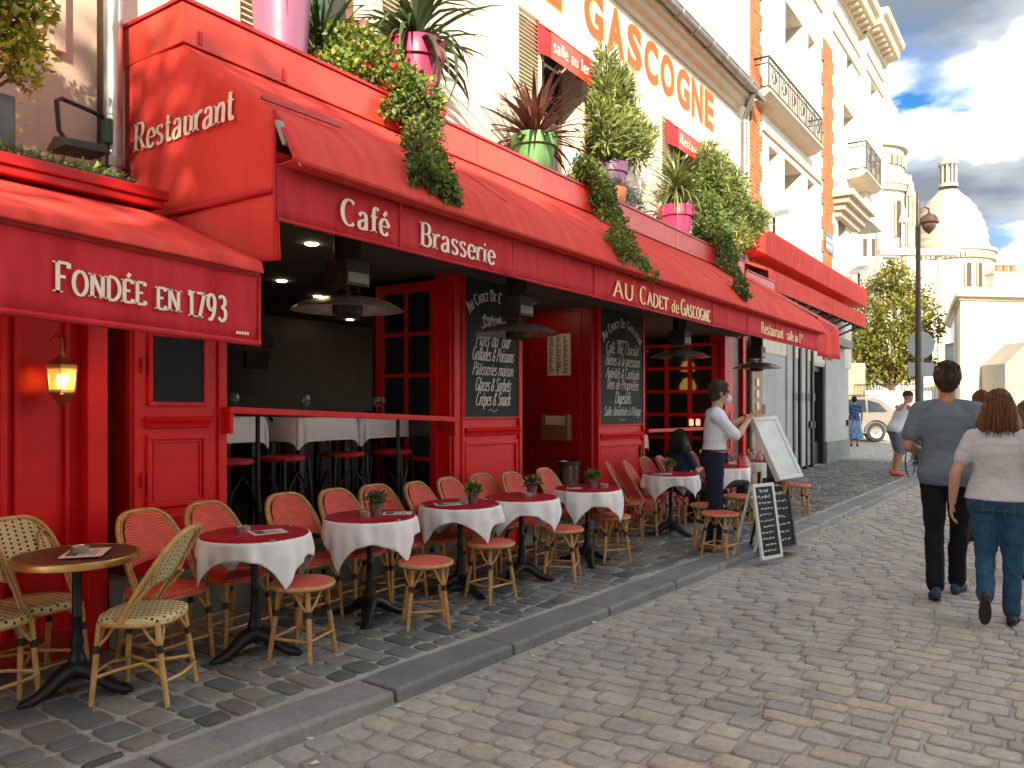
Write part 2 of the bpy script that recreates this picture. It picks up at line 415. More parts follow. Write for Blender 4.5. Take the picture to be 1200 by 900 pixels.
def dup(o, loc=None, rz=None, label=None, group=None, parent=None):
    c = o.copy(); col.objects.link(c); c.parent = parent
    if loc is not None: c.location = (loc[0], loc[1], loc[2] - SLOPE * loc[0])
    if rz is not None: c.rotation_euler = (0, 0, rz)
    if label: c["label"] = label
    if group: c["group"] = group
    for ch in o.children: dup(ch, parent=c)
    return c
def inst(name, me, parent, loc=(0, 0, 0), rot=(0, 0, 0), sc=(1, 1, 1)):
    o = bpy.data.objects.new(name, me); col.objects.link(o)
    o.parent = parent; o.location = loc; o.rotation_euler = rot; o.scale = sc
    return o
def arr_mesh(name, V, Fq, mat, tint=None, smooth=False):
    me = bpy.data.meshes.new(name)
    V = np.asarray(V, dtype=np.float32); Fq = np.asarray(Fq, dtype=np.int32); k = Fq.shape[1]
    me.vertices.add(len(V)); me.vertices.foreach_set("co", V.ravel())
    me.loops.add(Fq.size); me.loops.foreach_set("vertex_index", Fq.ravel())
    me.polygons.add(len(Fq)); me.polygons.foreach_set("loop_start", np.arange(0, Fq.size, k, dtype=np.int32))
    if tint is not None:
        at = me.attributes.new("tint", 'FLOAT', 'FACE'); at.data.foreach_set("value", np.asarray(tint, dtype=np.float32))
    if smooth: me.polygons.foreach_set("use_smooth", np.ones(len(Fq), dtype=bool))
    me.materials.append(mat); me.update(calc_edges=True); return me
def link(name, me, parent=None, loc=(0, 0, 0)):
    o = bpy.data.objects.new(name, me); col.objects.link(o); o.parent = parent; o.location = loc
    WL[o.name] = WL.get(parent.name, Vector()) if parent else Vector(loc)
    return o
def leaves(name, P, D, length, width, mat, parent, seed=0, curl=0.25, lvar=0.4):
    """one folded leaf (two quads-in-one kite) per point P, pointing along D; arrays (n,3)"""
    g = np.random.default_rng(seed); n = len(P)
    D = D / np.maximum(np.linalg.norm(D, axis=1, keepdims=True), 1e-6)
    A = g.normal(size=(n, 3)); Sd = np.cross(D, A); Sd /= np.maximum(np.linalg.norm(Sd, axis=1, keepdims=True), 1e-6)
    U = np.cross(Sd, D)
    L = length * (1 + lvar * (g.random((n, 1)) * 2 - 1)); Wd = width * (1 + lvar * (g.random((n, 1)) * 2 - 1))
    a = P; b = P + D * L * 0.45 + Sd * Wd * 0.5 + U * L * curl * 0.3; c = P + D * L - U * L * curl * 0.3; d = P + D * L * 0.45 - Sd * Wd * 0.5 + U * L * curl * 0.3
    V = np.stack([a, b, c, d], axis=1).reshape(-1, 3)
    I = np.arange(n)[:, None] * 4
    F = np.concatenate([np.concatenate([I, I + 1, I + 2], 1), np.concatenate([I, I + 2, I + 3], 1)], 0)
    tt = g.random(n); me = arr_mesh(name, V, F, mat, np.concatenate([tt, tt]))
    o = bpy.data.objects.new(name, me); col.objects.link(o); o.parent = parent
    if name in ('flower', 'plant'): o['kind'] = 'stuff'
    if parent: WL[o.name] = WL[parent.name]
    return o
def blob_points(g, n, clumps, shell=0.55):
    """points spread through a set of ellipsoid clumps (cx,cy,cz,rx,ry,rz), denser to the outside, and outward directions"""
    w = np.array([c[3] * c[4] + c[4] * c[5] + c[3] * c[5] for c in clumps]); w /= w.sum()
    k = g.choice(len(clumps), n, p=w); C = np.array(clumps)[k]
    d = g.normal(size=(n, 3)); d /= np.linalg.norm(d, axis=1, keepdims=True)
    r = (shell + (1 - shell) * g.random((n, 1))) ** 0.8
    r *= 1 + 0.12 * g.normal(size=(n, 1))
    return C[:, :3] + d * r * C[:, 3:], d
def wig(k, a=0.01):
    g = random.Random(k); ph = [g.random() * 6.28 for _ in range(6)]
    return lambda x, y: a * (math.sin(x * 7 + ph[0]) * 0.5 + math.sin(y * 9 + ph[1]) * 0.5 + math.sin((x + y) * 15 + ph[2]) * 0.3)

# ------------------------------------------------------------------ lettering: a small pen-stroke alphabet (cap height 1)
def _arc(cx, cy, rx, ry, a, b, n=9): return [(cx + rx * math.cos(R(a + (b - a) * i / n)), cy + ry * math.sin(R(a + (b - a) * i / n))) for i in range(n + 1)]
def _cr(p, n=4):
    out = []; q = [p[0]] + list(p) + [p[-1]]
    for i in range(1, len(q) - 2):
        for k in range(n):
            t = k / n; a = []
            for c in (0, 1):
                p0, p1, p2, p3 = q[i - 1][c], q[i][c], q[i + 1][c], q[i + 2][c]
                a.append(0.5 * (2 * p1 + (p2 - p0) * t + (2 * p0 - 5 * p1 + 4 * p2 - p3) * t * t + (3 * p1 - p0 - 3 * p2 + p3) * t ** 3))
            out.append(tuple(a))
    return out + [p[-1]]
_S = _cr([(.56, .82), (.45, .96), (.3, 1), (.14, .92), (.09, .76), (.2, .61), (.42, .47), (.55, .3), (.52, .12), (.38, .01), (.24, 0), (.07, .14)])
_o = _arc(.32, .32, .25, .33, 90, 450, 14)
_bowl = _cr([(.5, .5), (.34, .65), (.15, .55), (.07, .32), (.15, .08), (.31, -.01), (.5, .16)])
_A1 = _cr([(.10, .50), (.20, .62), (.34, .65), (.45, .57), (.48, .42), (.48, .14), (.51, .03), (.60, .03)])
_A2 = _cr([(.48, .40), (.30, .35), (.13, .26), (.08, .13), (.16, .01), (.30, .0), (.48, .14)])
_arch = lambda x: _cr([(x, .42), (x + .15, .6), (x + .29, .64), (x + .39, .52), (x + .4, .38)])
_e = _cr([(.09, .35), (.53, .36), (.48, .54), (.32, .65), (.14, .55), (.07, .32), (.15, .08), (.33, -.01), (.52, .12)])
_ac, _gr, _ci = [(.26, .76), (.44, .96)], [(.2, .96), (.38, .76)], [(.14, .76), (.31, .94), (.48, .76)]
GL = {
 'A': (.86, [[(.06, 0), (.43, 1)], [(.43, 1), (.8, 0)], [(.2, .36), (.66, .36)]]),
 'B': (.72, [[(.12, 0), (.12, 1)], [(.12, 1)] + _arc(.36, .76, .22, .24, 90, -90) + [(.12, .52)], [(.12, .52)] + _arc(.38, .26, .26, .26, 90, -90) + [(.12, 0)]]),
 'C': (.82, [_arc(.46, .5, .38, .5, 48, 312, 14)]),
 'D': (.86, [[(.12, 0), (.12, 1)], [(.12, 1)] + _arc(.32, .5, .46, .5, 90, -90, 12) + [(.12, 0)]]),
 'E': (.7, [[(.12, 0), (.12, 1)], [(.12, .98), (.6, .98)], [(.6, 1), (.6, .84)], [(.12, .52), (.48, .52)], [(.12, .02), (.62, .02)], [(.62, 0), (.62, .18)]]),
 'F': (.66, [[(.12, 0), (.12, 1)], [(.12, .98), (.6, .98)], [(.6, 1), (.6, .82)], [(.12, .52), (.46, .52)]]),
 'G': (.88, [_arc(.46, .5, .38, .5, 48, 325, 14), [(.78, .02), (.78, .45)], [(.5, .45), (.84, .45)]]),
 'L': (.66, [[(.12, 0), (.12, 1)], [(.12, .02), (.58, .02)], [(.58, 0), (.58, .2)]]),
 'M': (1., [[(.12, 0), (.14, 1)], [(.14, 1), (.48, .1)], [(.48, .1), (.82, 1)], [(.82, 1), (.84, 0)]]),
 'N': (.88, [[(.12, 0), (.12, 1)], [(.12, 1), (.74, 0)], [(.74, 0), (.74, 1)]]),
 'O': (.92, [_arc(.45, .5, .38, .5, 90, 450, 18)]),
 'P': (.7, [[(.12, 0), (.12, 1)], [(.12, 1)] + _arc(.36, .73, .26, .27, 90, -90) + [(.12, .46)]]),
 'R': (.8, [[(.12, 0), (.12, 1)], [(.12, 1)] + _arc(.36, .75, .25, .25, 90, -90) + [(.12, .5)], [(.36, .5), (.74, 0)]]),
 'S': (.66, [_S]), 'T': (.76, [[(.37, 0), (.37, 1)], [(.04, .98), (.7, .98)], [(.04, 1), (.04, .82)], [(.7, 1), (.7, .82)]]),
 'U': (.84, [[(.12, 1), (.12, .35)], _arc(.41, .32, .29, .32, 180, 360), [(.7, .35), (.7, 1)]]),
 'V': (.84, [[(.06, 1), (.42, 0)], [(.42, 0), (.78, 1)]]),
 'a': (.64, [_A1, _A2]), 'b': (.6, [[(.1, 1), (.1, .02)], _cr([(.1, .48), (.27, .65), (.46, .55), (.54, .32), (.46, .08), (.28, -.01), (.1, .14)])]),
 'c': (.54, [_cr([(.5, .5), (.34, .65), (.15, .55), (.07, .32), (.15, .08), (.32, -.01), (.5, .14)])]),
 'd': (.62, [_bowl, [(.5, 1), (.5, .02)]]), 'e': (.58, [_e]), 'é': (.58, [_e, _ac]), 'è': (.58, [_e, _gr]), 'ê': (.58, [_e, _ci]),
 'â': (.64, [_A1, _A2, _ci]), 'à': (.64, [_A1, _A2, _gr]),
 'f': (.42, [_cr([(.46, .9), (.36, 1), (.24, .94), (.19, .78), (.19, .6)]), [(.19, .64), (.19, 0)], [(.03, .62), (.4, .62)]]),
 'g': (.6, [_bowl, _cr([(.5, .64), (.5, .1), (.46, -.2), (.28, -.3), (.08, -.2)])]),
 'h': (.6, [[(.1, 1), (.1, 0)], _arch(.1), [(.5, .4), (.5, 0)]]), 'i': (.26, [[(.12, .64), (.12, 0)], [(.08, .88), (.17, .8)]]),
 'j': (.3, [_cr([(.17, .64), (.17, .1), (.13, -.2), (-.02, -.28), (-.1, -.2)]), [(.13, .88), (.22, .8)]]), 'k': (.58, [[(.1, 1), (.1, 0)], [(.46, .64), (.12, .3)], [(.22, .38), (.52, 0)]]),
 'l': (.26, [[(.12, 1), (.12, 0)]]), 'm': (.92, [[(.1, .64), (.1, 0)], _arch(.1), [(.5, .4), (.5, 0)], _arch(.44), [(.84, .4), (.84, 0)]]),
 'n': (.6, [[(.1, .64), (.1, 0)], _arch(.1), [(.5, .4), (.5, 0)]]), 'o': (.64, [_o]),
 'p': (.6, [[(.1, .64), (.1, -.28)], _cr([(.1, .48), (.27, .65), (.46, .55), (.54, .32), (.46, .08), (.28, -.01), (.1, .14)])]),
 'q': (.6, [_bowl, [(.5, .64), (.5, -.28)]]), 'r': (.44, [[(.1, .64), (.1, 0)], _cr([(.1, .4), (.22, .58), (.36, .64), (.42, .58)])]),
 's': (.5, [[(x * .76, y * .65) for x, y in _S]]), 't': (.42, [_cr([(.18, .9), (.18, .3), (.22, .06), (.32, 0), (.42, .08)]), [(.03, .62), (.4, .62)]]),
 'u': (.6, [_cr([(.1, .64), (.1, .25), (.16, .05), (.3, 0), (.44, .1), (.5, .25)]), [(.5, .64), (.5, .02)]]),
 'v': (.54, [[(.05, .64), (.27, 0)], [(.27, 0), (.5, .64)]]), 'x': (.54, [[(.06, .64), (.48, 0)], [(.48, .64), (.06, 0)]]),
 'y': (.56, [[(.05, .64), (.27, .02)], _cr([(.5, .64), (.27, .02), (.16, -.2), (.02, -.26)])]), 'z': (.5, [[(.06, .62), (.44, .62)], [(.44, .62), (.06, .02)], [(.06, .02), (.46, .02)]]),
 '1': (.46, [[(.26, 0), (.26, 1)], [(.08, .8), (.26, 1)]]), '7': (.62, [[(.06, .96), (.56, .96)], [(.56, .96), (.22, 0)]]),
 '9': (.66, [_arc(.32, .68, .24, .32, 0, 360, 16), _cr([(.56, .68), (.5, .3), (.3, 0), (.12, .02)])]),
 '3': (.62, [_cr([(.08, .9), (.3, 1), (.5, .88), (.48, .66), (.26, .54)]), _cr([(.26, .54), (.52, .44), (.54, .16), (.32, -.01), (.06, .12)])]),
 '&': (.72, [_cr([(.62, 0), (.24, .62), (.26, .86), (.38, .94), (.46, .8), (.3, .58), (.1, .36), (.08, .12), (.26, 0), (.46, .1), (.6, .38)])]),
 ',': (.26, [[(.12, .06), (.06, -.14)]]), "'": (.22, [[(.12, 1), (.08, .78)]]), '-': (.4, [[(.05, .32), (.33, .32)]]), '~': (1.2, [_cr([(.0, .2), (.2, .38), (.45, .3), (.7, .12), (.95, .18), (1.15, .4)])]),
 ' ': (.38, []), '.': (.26, [[(.08, .06), (.15, .0)]]),
}
GL['É'] = (.7, GL['E'][1] + [[(.3, 1.1), (.46, 1.28)]])
def write(mb, text, org, U, V, h, thick=.17, thin=.06, serif=True, slant=0.0, space=.10, width=1.0, small=None, arch=None, total=None):
    """letters as flat strokes in the plane of the unit vectors U, V; h = cap height; small = scale of the capitals after the first of a word"""
    org, U, V = Vector(org), Vector(U), Vector(V); Nn = U.cross(V); k = 0
    def adv(t):
        x = 0; out = []
        first = True
        for ch in t:
            sc = 1.0
            if small and ch.isupper() or (small and ch.isdigit()): sc = 1.0 if first else small
            first = ch == ' ' or ch == '-'
            w, st = GL.get(ch, GL[' ']); out.append((ch, x, sc)); x += (w + space) * sc * width
        return out, x - space
    lay, tw = adv(text)
    if total: width *= total / (tw * h); lay, tw = adv(text)
    for ch, x0, sc in lay:
        for st in GL.get(ch, GL[' '])[1]:
            pts = [((px * width + slant * py) * sc + x0, py * sc) for px, py in st]
            pts = [p for i, p in enumerate(pts) if i == 0 or (abs(p[0] - pts[i - 1][0]) + abs(p[1] - pts[i - 1][1])) > 1e-4]
            n = len(pts); L = []; Rr = []
            for i in range(n):
                a, b = pts[max(0, i - 1)], pts[min(n - 1, i + 1)]
                dx, dy = b[0] - a[0], b[1] - a[1]; l = math.hypot(dx, dy) or 1; dx /= l; dy /= l
                t = (thin + (thick - thin) * abs(dy) ** 1.3) * 0.5 * sc ** .5
                L.append((pts[i][0] - dy * t, pts[i][1] + dx * t)); Rr.append((pts[i][0] + dy * t, pts[i][1] - dx * t))
            polys = [(Rr[i], Rr[i + 1], L[i + 1], L[i]) for i in range(n - 1)]
            if serif and len(st) == 2 and abs(st[0][1] - st[1][1]) > .4:
                for (px, py), (qx, qy) in ((pts[0], pts[-1]), (pts[-1], pts[0])):
                    e = (thick * .5 + .085) * sc; yy = .055 * sc; y0 = py if py < qy else py - yy
                    polys.append(((px - e, y0), (px + e, y0), (px + e, y0 + yy), (px - e, y0 + yy)))
            k += 1; off = Nn * (0.00025 * k)
            for q in polys:
                vs = []
                for (x, y) in q:
                    if arch:
                        rad, wtot = arch; th = (x - tw / 2) / rad
                        X = wtot + (rad + y) * math.sin(th); Y = (rad + y) * math.cos(th) - rad
                    else: X, Y = x, y
                    vs.append(org + U * (X * h) + V * (Y * h) + off)
                mb.add(vs, [(0, 1, 2, 3)])
    return tw * h
def font_mesh(text, size, offset, name):
    """bold sans lettering from Blender's own font, flat, as MB quads/ngons in its XY plane"""
    cu = bpy.data.curves.new(name, 'FONT'); cu.body = text; cu.size = size; cu.offset = offset; cu.resolution_u = 4
    o = bpy.data.objects.new(name, cu); col.objects.link(o)
    dg = bpy.context.evaluated_depsgraph_get(); e = o.evaluated_get(dg); me = e.to_mesh()
    v = [tuple(p.co) for p in me.vertices]; f = [tuple(p.vertices) for p in me.polygons]
    e.to_mesh_clear(); bpy.data.objects.remove(o); bpy.data.curves.remove(cu)
    return v, f
# ------------------------------------------------------------------ ground: road, pavement, kerb
def ky(x): return 3.035 - 0.0376 * (x - 2.5)
def sst(t): t = max(0.0, min(1.0, t)); return t * t * (3 - 2 * t)
def rz(x, y):                                        # road surface, street frame
    t = sst((ky(x) - y) / 2.2)
    far = sst((x - 18) / 5)
    return gp(x) - 0.085 * (1 - t) * (1 - far) + 0.02 * t
CAMP = np.array([0, 0, 1.55]); CA = R(35.242)
def pxy(x, y, z):                                    # where a street point falls in the 1200x900 view (only to rank stones by size)
    d = x * math.cos(CA) + y * math.sin(CA); r_ = x * math.sin(CA) - y * math.cos(CA)
    if d < .2: return None
    return 600 + 920 * r_ / d, 465 - 920 * (z - SLOPE * x - 1.55) / d, d
g_ = MB(); g_.grid(lambda u, v: (-300 + 1100 * u, -500 + 1000 * v, -1.2 + 0.004 * max(0, -300 + 1100 * u)), 22, 20)
tag(g_.build("ground", MT["mortar"]), kind="structure")
xs = [-8 + .6 * i for i in range(60)] + [28 + 3 * i for i in range(18)]
ys = [-16 + 1.0 * i for i in range(14)] + [-2 + .3 * i for i in range(20)] + [4 + 2 * i for i in range(16)]
rd = MB(); nx, ny = len(xs) - 1, len(ys) - 1
rd.grid(lambda u, v: (xs[round(u * nx)], ys[round(v * ny)], rz(xs[round(u * nx)], ys[round(v * ny)]) - 0.004), nx, ny)
road = tag(rd.build("road", MT["mortar"], shear=True, smooth=60), kind="structure")
# the pavement bed stands 10 cm above the gutter
pv = MB(); px_ = [-8 + .5 * i for i in range(62)]
pv.rings([[(x, ky(x) + .28, gp(x) - .3), (x, ky(x) + .28, gp(x) - .006), (x, 5.6, gp(x) - .006), (x, 5.6, gp(x) - .3)] for x in px_])
pavement = tag(pv.build("pavement", MT["mortar_pave"], shear=True), kind="structure")

def stone_shape(g, sx, sy, h=0.007, dome=0.003):
    """worn block: rounded-off outline ring at the joint, softer inset ring, low dome"""
    o = []; n = 8
    base = [(1, .74), (.80, 1), (-.80, 1), (-1, .74), (-1, -.74), (-.80, -1), (.80, -1), (1, -.74)]
    j = [(1 + .20 * (g.random() - .5), 1 + .20 * (g.random() - .5)) for _ in base]
    for k, (s, z) in enumerate(((1.0, -0.008), (.98, h * .7), (.90, h))):
        o += [(bx * a * sx / 2 * s, by * b * sy / 2 * s, z) for (bx, by), (a, b) in zip(base, j)]
    tl = (g.random() - .5) * .008
    o = [(x, y, z + (x / sx * tl * 2 if z > 0.01 else 0)) for x, y, z in o]
    o.append((0, 0, h + dome))
    f = [(a, (a + 1) % 8, 8 + (a + 1) % 8, 8 + a) for a in range(8)] + [(8 + a, 8 + (a + 1) % 8, 16 + (a + 1) % 8, 16 + a) for a in range(8)] + [(16 + a, 16 + (a + 1) % 8, 24) for a in range(8)]
    return o, f
def lay_stones(name, parent, mat, xr, yfun, cx, ly, zfun, seed, gap, jit):
    g = random.Random(seed); spots = []
    x = xr[0]
    while x < xr[1]:
        w = cx * (0.84 + .32 * g.random())
        y0, y1 = yfun(x); y = y0 - g.random() * ly
        while y < y1:
            l = ly * (0.62 + .8 * g.random())
            ya, yb = max(y, y0), min(y + l, y1)
            if yb - ya > .07: spots.append((x + w / 2, (ya + yb) / 2, w - gap * (.7 + .6 * g.random()), yb - ya - gap * (.7 + .6 * g.random()), (g.random() - .5) * jit))
            y += l
        x += w
    def rank(s):
        p = pxy(s[0], s[1], zfun(s[0], s[1]))
        if not p or not (-40 < p[0] < 1240 and p[1] < 940): return 1e9
        return p[2] ** 3 / (s[2] * s[3])
    order = sorted(spots, key=rank)
    shapes = []
    for k in range(10):
        o, f = stone_shape(g, 1, 1, 0.007, 0.003)
        m = MB(); m.add(o, f); shapes.append(m.mesh(name, mat, smooth=50))
    for k, (sx, sy, w, l, a) in enumerate(order[:300]):
        z = zfun(sx, sy); h = g.random() * .004
        inst(name, shapes[k % 10], parent, (sx, sy, z + h - SLOPE * sx), ((g.random() - .5) * .03, (g.random() - .5) * .03 + math.atan(SLOPE), a), (w, l, 1 + .25 * g.random()))
    V = []; Q = []; T = []; tt = []
    mb = MB(); tint = []
    for sx, sy, w, l, a in order[300:]:
        o, f = stone_shape(g, w, l, 0.006 + .004 * g.random(), 0.003)
        z = zfun(sx, sy) - SLOPE * sx; c, s = math.cos(a), math.sin(a); t = g.random()
        mb.add([(sx + x * c - y * s, sy + x * s + y * c, z + zz) for x, y, zz in o], f); tint += [t] * len(f)
    mb.tint = tint
    tag(mb.build(name + "_field", mat, parent, smooth=50), kind="stuff")
lay_stones("cobble", road, MT["cobble"], (0.2, 27), lambda x: (-6.5, ky(x) - .02) if x < 18 else (-6.5, min(11, ky(18) - .02 + (x - 18) * 1.5)), .152, .222, rz, 3, .024, .05)
lay_stones("sett", pavement, MT["sett"], (0.2, 22.5), lambda x: (ky(x) + .31, 4.98), .175, .21, lambda x, y: gp(x) - .003, 5, .030, .10)
kb = MB(); kb.rings([[(x, ky(x) - .005, gp(x) - .28), (x, ky(x) - .005, gp(x) - .13), (x, ky(x) + .29, gp(x) - .13), (x, ky(x) + .29, gp(x) - .28)] for x in [-3 + i for i in range(24)]])
kerb = tag(kb.build("kerb", MT["mortar"], shear=True), kind="structure")
g = random.Random(11); x = -2.6
while x < 20:
    l = .95 + .3 * g.random(); m = MB(); e = .012; ins = .018; rg = []
    for t in (e, l / 3, 2 * l / 3, l - e):
        X = x + t; k = ky(X); z = gp(X) + (g.random() - .5) * .008; q = .012 if t in (e, l - e) else 0
        rg.append([(X, k + .29, z - .15), (X, k, z - .15), (X, k + (g.random() - .5) * .012, z - ins - q), (X, k + ins, z - q), (X, k + .27, z + .002 - q), (X, k + .29, z - .012 - q)])
    m.rings(rg); m.build("kerb_stone", MT["kerb"], kerb, shear=True, smooth=35, bevel=.008); x += l
# a few scraps of paper and grit in the gutter
lt = MB(); g = random.Random(4)
for k in range(46):
    x = 1.5 + g.random() * 9; y = ky(x) - .03 - abs(g.gauss(0, .16)); z = rz(x, y) + .02; s = .006 + .02 * g.random() ** 2; a = g.random() * 6
    lt.add([(x + s * math.cos(a + b), y + s * math.sin(a + b), z + .004 * (i % 2)) for i, b in enumerate((0, 1.2, 3.1, 4.4))], [(0, 1, 2, 3)])
tag(lt.build("gutter_litter", MT["paper"], shear=True), kind="stuff")
# ------------------------------------------------------------------ buildings (street frame, sheared with the street)
WY = 4.95                                            # plane of the facades
def holed_wall(mb, x0, x1, z0, z1, y, holes, depth=.32):
    xs = sorted({x0, x1, *[h[0] for h in holes], *[h[1] for h in holes]}); zs = sorted({z0, z1, *[h[2] for h in holes], *[h[3] for h in holes]})
    for a, b in zip(xs, xs[1:]):
        for c, d in zip(zs, zs[1:]):
            if any(h[0] <= a and b <= h[1] and h[2] <= c and d <= h[3] for h in holes): continue
            mb.add([(a, y, c), (b, y, c), (b, y, d), (a, y, d)], [(0, 1, 2, 3)])
    for a, b, c, d in [h[:4] for h in holes]:
        e = y + depth
        mb.add([(a, y, c), (b, y, c), (b, y, d), (a, y, d), (a, e, c), (b, e, c), (b, e, d), (a, e, d)], [(0, 4, 5, 1), (1, 5, 6, 2), (2, 6, 7, 3), (3, 7, 4, 0)])
def window(parent, a, b, c, d, y, frame_mat, panes=(2, 2), fw=.05, pane_mat=None):
    f = MB(); e = fw
    f.box(a, b, y, y + .06, c, c + e); f.box(a, b, y, y + .06, d - e, d); f.box(a, a + e, y, y + .06, c + e, d - e); f.box(b - e, b, y, y + .06, c + e, d - e)
    nx, nz = panes
    for i in range(1, nx): x = a + (b - a) * i / nx; f.box(x - .03, x + .03, y + .004, y + .056, c + e, d - e)
    for j in range(1, nz): z = c + (d - c) * j / nz; f.box(a + e, b - e, y + .010, y + .05, z - .014, z + .014)
    w = f.build("window", frame_mat, parent, shear=True, bevel=.004)
    MB().box(a + e * .5, b - e * .5, y + .026, y + .034, c + e * .5, d - e * .5).build("pane", pane_mat or MT["glass"], w, shear=True)
    return w
def shutter(parent, a, b, c, d, y, mat, slat_mat):
    f = MB(); e = .05
    f.box(a, b, y - .04, y, c, c + e); f.box(a, b, y - .04, y, d - e, d); f.box(a, a + e, y - .04, y, c + e, d - e); f.box(b - e, b, y - .04, y, c + e, d - e)
    zm = (c + d) / 2; f.box(a + e, b - e, y - .038, y - .002, zm - .04, zm + .04)
    s = f.build("shutter", mat, parent, shear=True, bevel=.004)
    MB().box(a + e * .5, b - e * .5, y - .004, y + .002, c + e * .5, d - e * .5).build('gap_lightener', mat, s, shear=True)  # board added behind the slats to lighten the dark gaps
    m = MB(); z = c + e
    while z < d - e - .03:
        if not zm - .07 < z < zm + .04: m.hexa([(a + e, y - .036, z), (b - e, y - .036, z), (b - e, y - .006, z + .028), (a + e, y - .006, z + .028), (a + e, y - .030, z + .008), (b - e, y - .030, z + .008), (b - e, y, z + .036), (a + e, y, z + .036)])
        z += .045
    tag(m.build("louvre_slats", slat_mat, s, shear=True), kind="stuff")
    return s
MT["shutter"] = M("cream shutter paint", (0.66, 0.60, 0.46), 0.6, 0.08, 5, 0.1, dirt=0.1)
MT["frame_brown"] = M("brown window frame", (0.20, 0.10, 0.06), 0.5, 0.2, 8, 0.1)
MT["frame_white"] = M("white window frame", (0.72, 0.70, 0.64), 0.5, 0.06, 8, 0.05)
MT["tile"] = M("grey roof", (0.16, 0.15, 0.15), 0.7, 0.2, 3, 0.2)

# --- the restaurant's house
rb = thing("restaurant_house", "cream rendered house with large orange GASCOGNE lettering under its eaves", "building", (2.62, WY, 0))
w = MB()
wins = [(4.0, 4.9, 4.05, 5.93), (7.55, 8.44, 4.05, 5.98), (11.28, 12.31, 4.05, 5.93)]
holed_wall(w, 2.60, 14.86, 2.86, 7.25, WY, wins)
w.box(2.60, 14.84, 5.45, 12, 3.06, 7.3)
w.box(2.60, 2.62, WY + .002, 5.45, 2.86, 7.25)
w.build("wall", MT["wall_cream"], rb, shear=True)
for k, (a, b, c, d) in enumerate(wins):
    window(rb, a, b, c, d, WY + .24, MT["frame_brown"], (2, 3), .07)
    for s in (0, 1):
        x0, x1 = (a - .53, a - .02) if s == 0 else (b + .02, b + .53)
        shutter(rb, x0, x1, c - .02, d + .02, WY - .010, MT["shutter"], MT["shutter"])
c = MB(); c.prism([(4.96, 7.00), (4.90, 7.00), (4.87, 7.08), (4.78, 7.10), (4.77, 7.19), (4.69, 7.22), (4.68, 7.31), (4.96, 7.32)], 2.6, 14.12, 'x')
c.build("cornice", MT["trim"], rb, shear=True)
rf = MB(); rf.hexa([(2.6, 4.62, 7.32), (14.8, 4.62, 7.32), (14.8, 8.6, 9.6), (2.6, 8.6, 9.6), (2.6, 4.62, 7.40), (14.8, 4.62, 7.40), (14.8, 8.6, 9.68), (2.6, 8.6, 9.68)])
rf.hexa([(2.6, 8.6, 9.6), (14.8, 8.6, 9.6), (14.8, 12.2, 7.2), (2.6, 12.2, 7.2), (2.6, 8.6, 9.68), (14.8, 8.6, 9.68), (14.8, 12.2, 7.28), (2.6, 12.2, 7.28)])
rf.build("roof", MT["tile"], rb, shear=True)
gt = MB(); gt.rings([[(x, 4.60 + .085 * math.cos(t), 7.33 + .085 * math.sin(t)) for t in [math.pi * (1 + k / 8) for k in range(9)]] + [(x, 4.60 + .078 * math.cos(t), 7.335 + .078 * math.sin(t)) for t in [math.pi * (2 - k / 8) for k in range(9)]] for x in (2.6, 6, 10, 14.12)])
gt.tube([(2.6, 4.515, 7.335), (14.12, 4.515, 7.335)], .014, 6)
gutter = gt.build("gutter", MT["zinc"], rb, shear=True, smooth=40)
for k in range(19):
    x = 2.9 + .60 * k; br = MB()
    br.tube([(x, 4.68, 7.26), (x, 4.60, 7.238), (x, 4.525, 7.275), (x, 4.508, 7.345)], .011, 5)
    br.build("gutter_bracket", MT["zinc"], gutter, shear=True)
dp = MB(); dp.tube([(14.08, 4.62, 7.25), (14.2, 4.74, 7.05), (14.34, 4.87, 6.9), (14.36, 4.87, 5.0), (14.36, 4.87, 2.9)], .05, 10); dp.build("downpipe", MT["zinc"], rb, shear=True, smooth=40)
# LE GASCOGNE, painted letters with a pale outline, each letter its own mesh
def big_letter(ch, x0, x1, z0, z1, k):
    for off, mat, dy, nm in ((.060, MT["cream_out"], .006, "letter_outline"), (.038, MT["orange_text"], .011, "letter")):
        v, f = font_mesh(ch, 1.0, off, "letter")
        v0, _ = font_mesh(ch, 1.0, .038, "letter")
        ax, bx = min(p[0] for p in v0), max(p[0] for p in v0); az, bz = min(p[1] for p in v0), max(p[1] for p in v0)
        m = MB(); m.add([(x0 + (p[0] - ax) / (bx - ax) * (x1 - x0) + (.03 if nm != "letter" else 0), WY - dy, z0 + (p[1] - az) / (bz - az) * (z1 - z0)) for p in v], f)
        m.build(nm, mat, rb, shear=True)
lx = 8.56
for ch, wd in zip("GASCOGNE", (.50, .50, .44, .46, .50, .50, .46, .40)):
    big_letter(ch, lx, lx + wd, 6.29, 6.91, 0); lx += wd + .094
big_letter("E", 7.62, 8.02, 6.29, 6.91, 0); big_letter("L", 7.10, 7.48, 6.29, 6.91, 0)
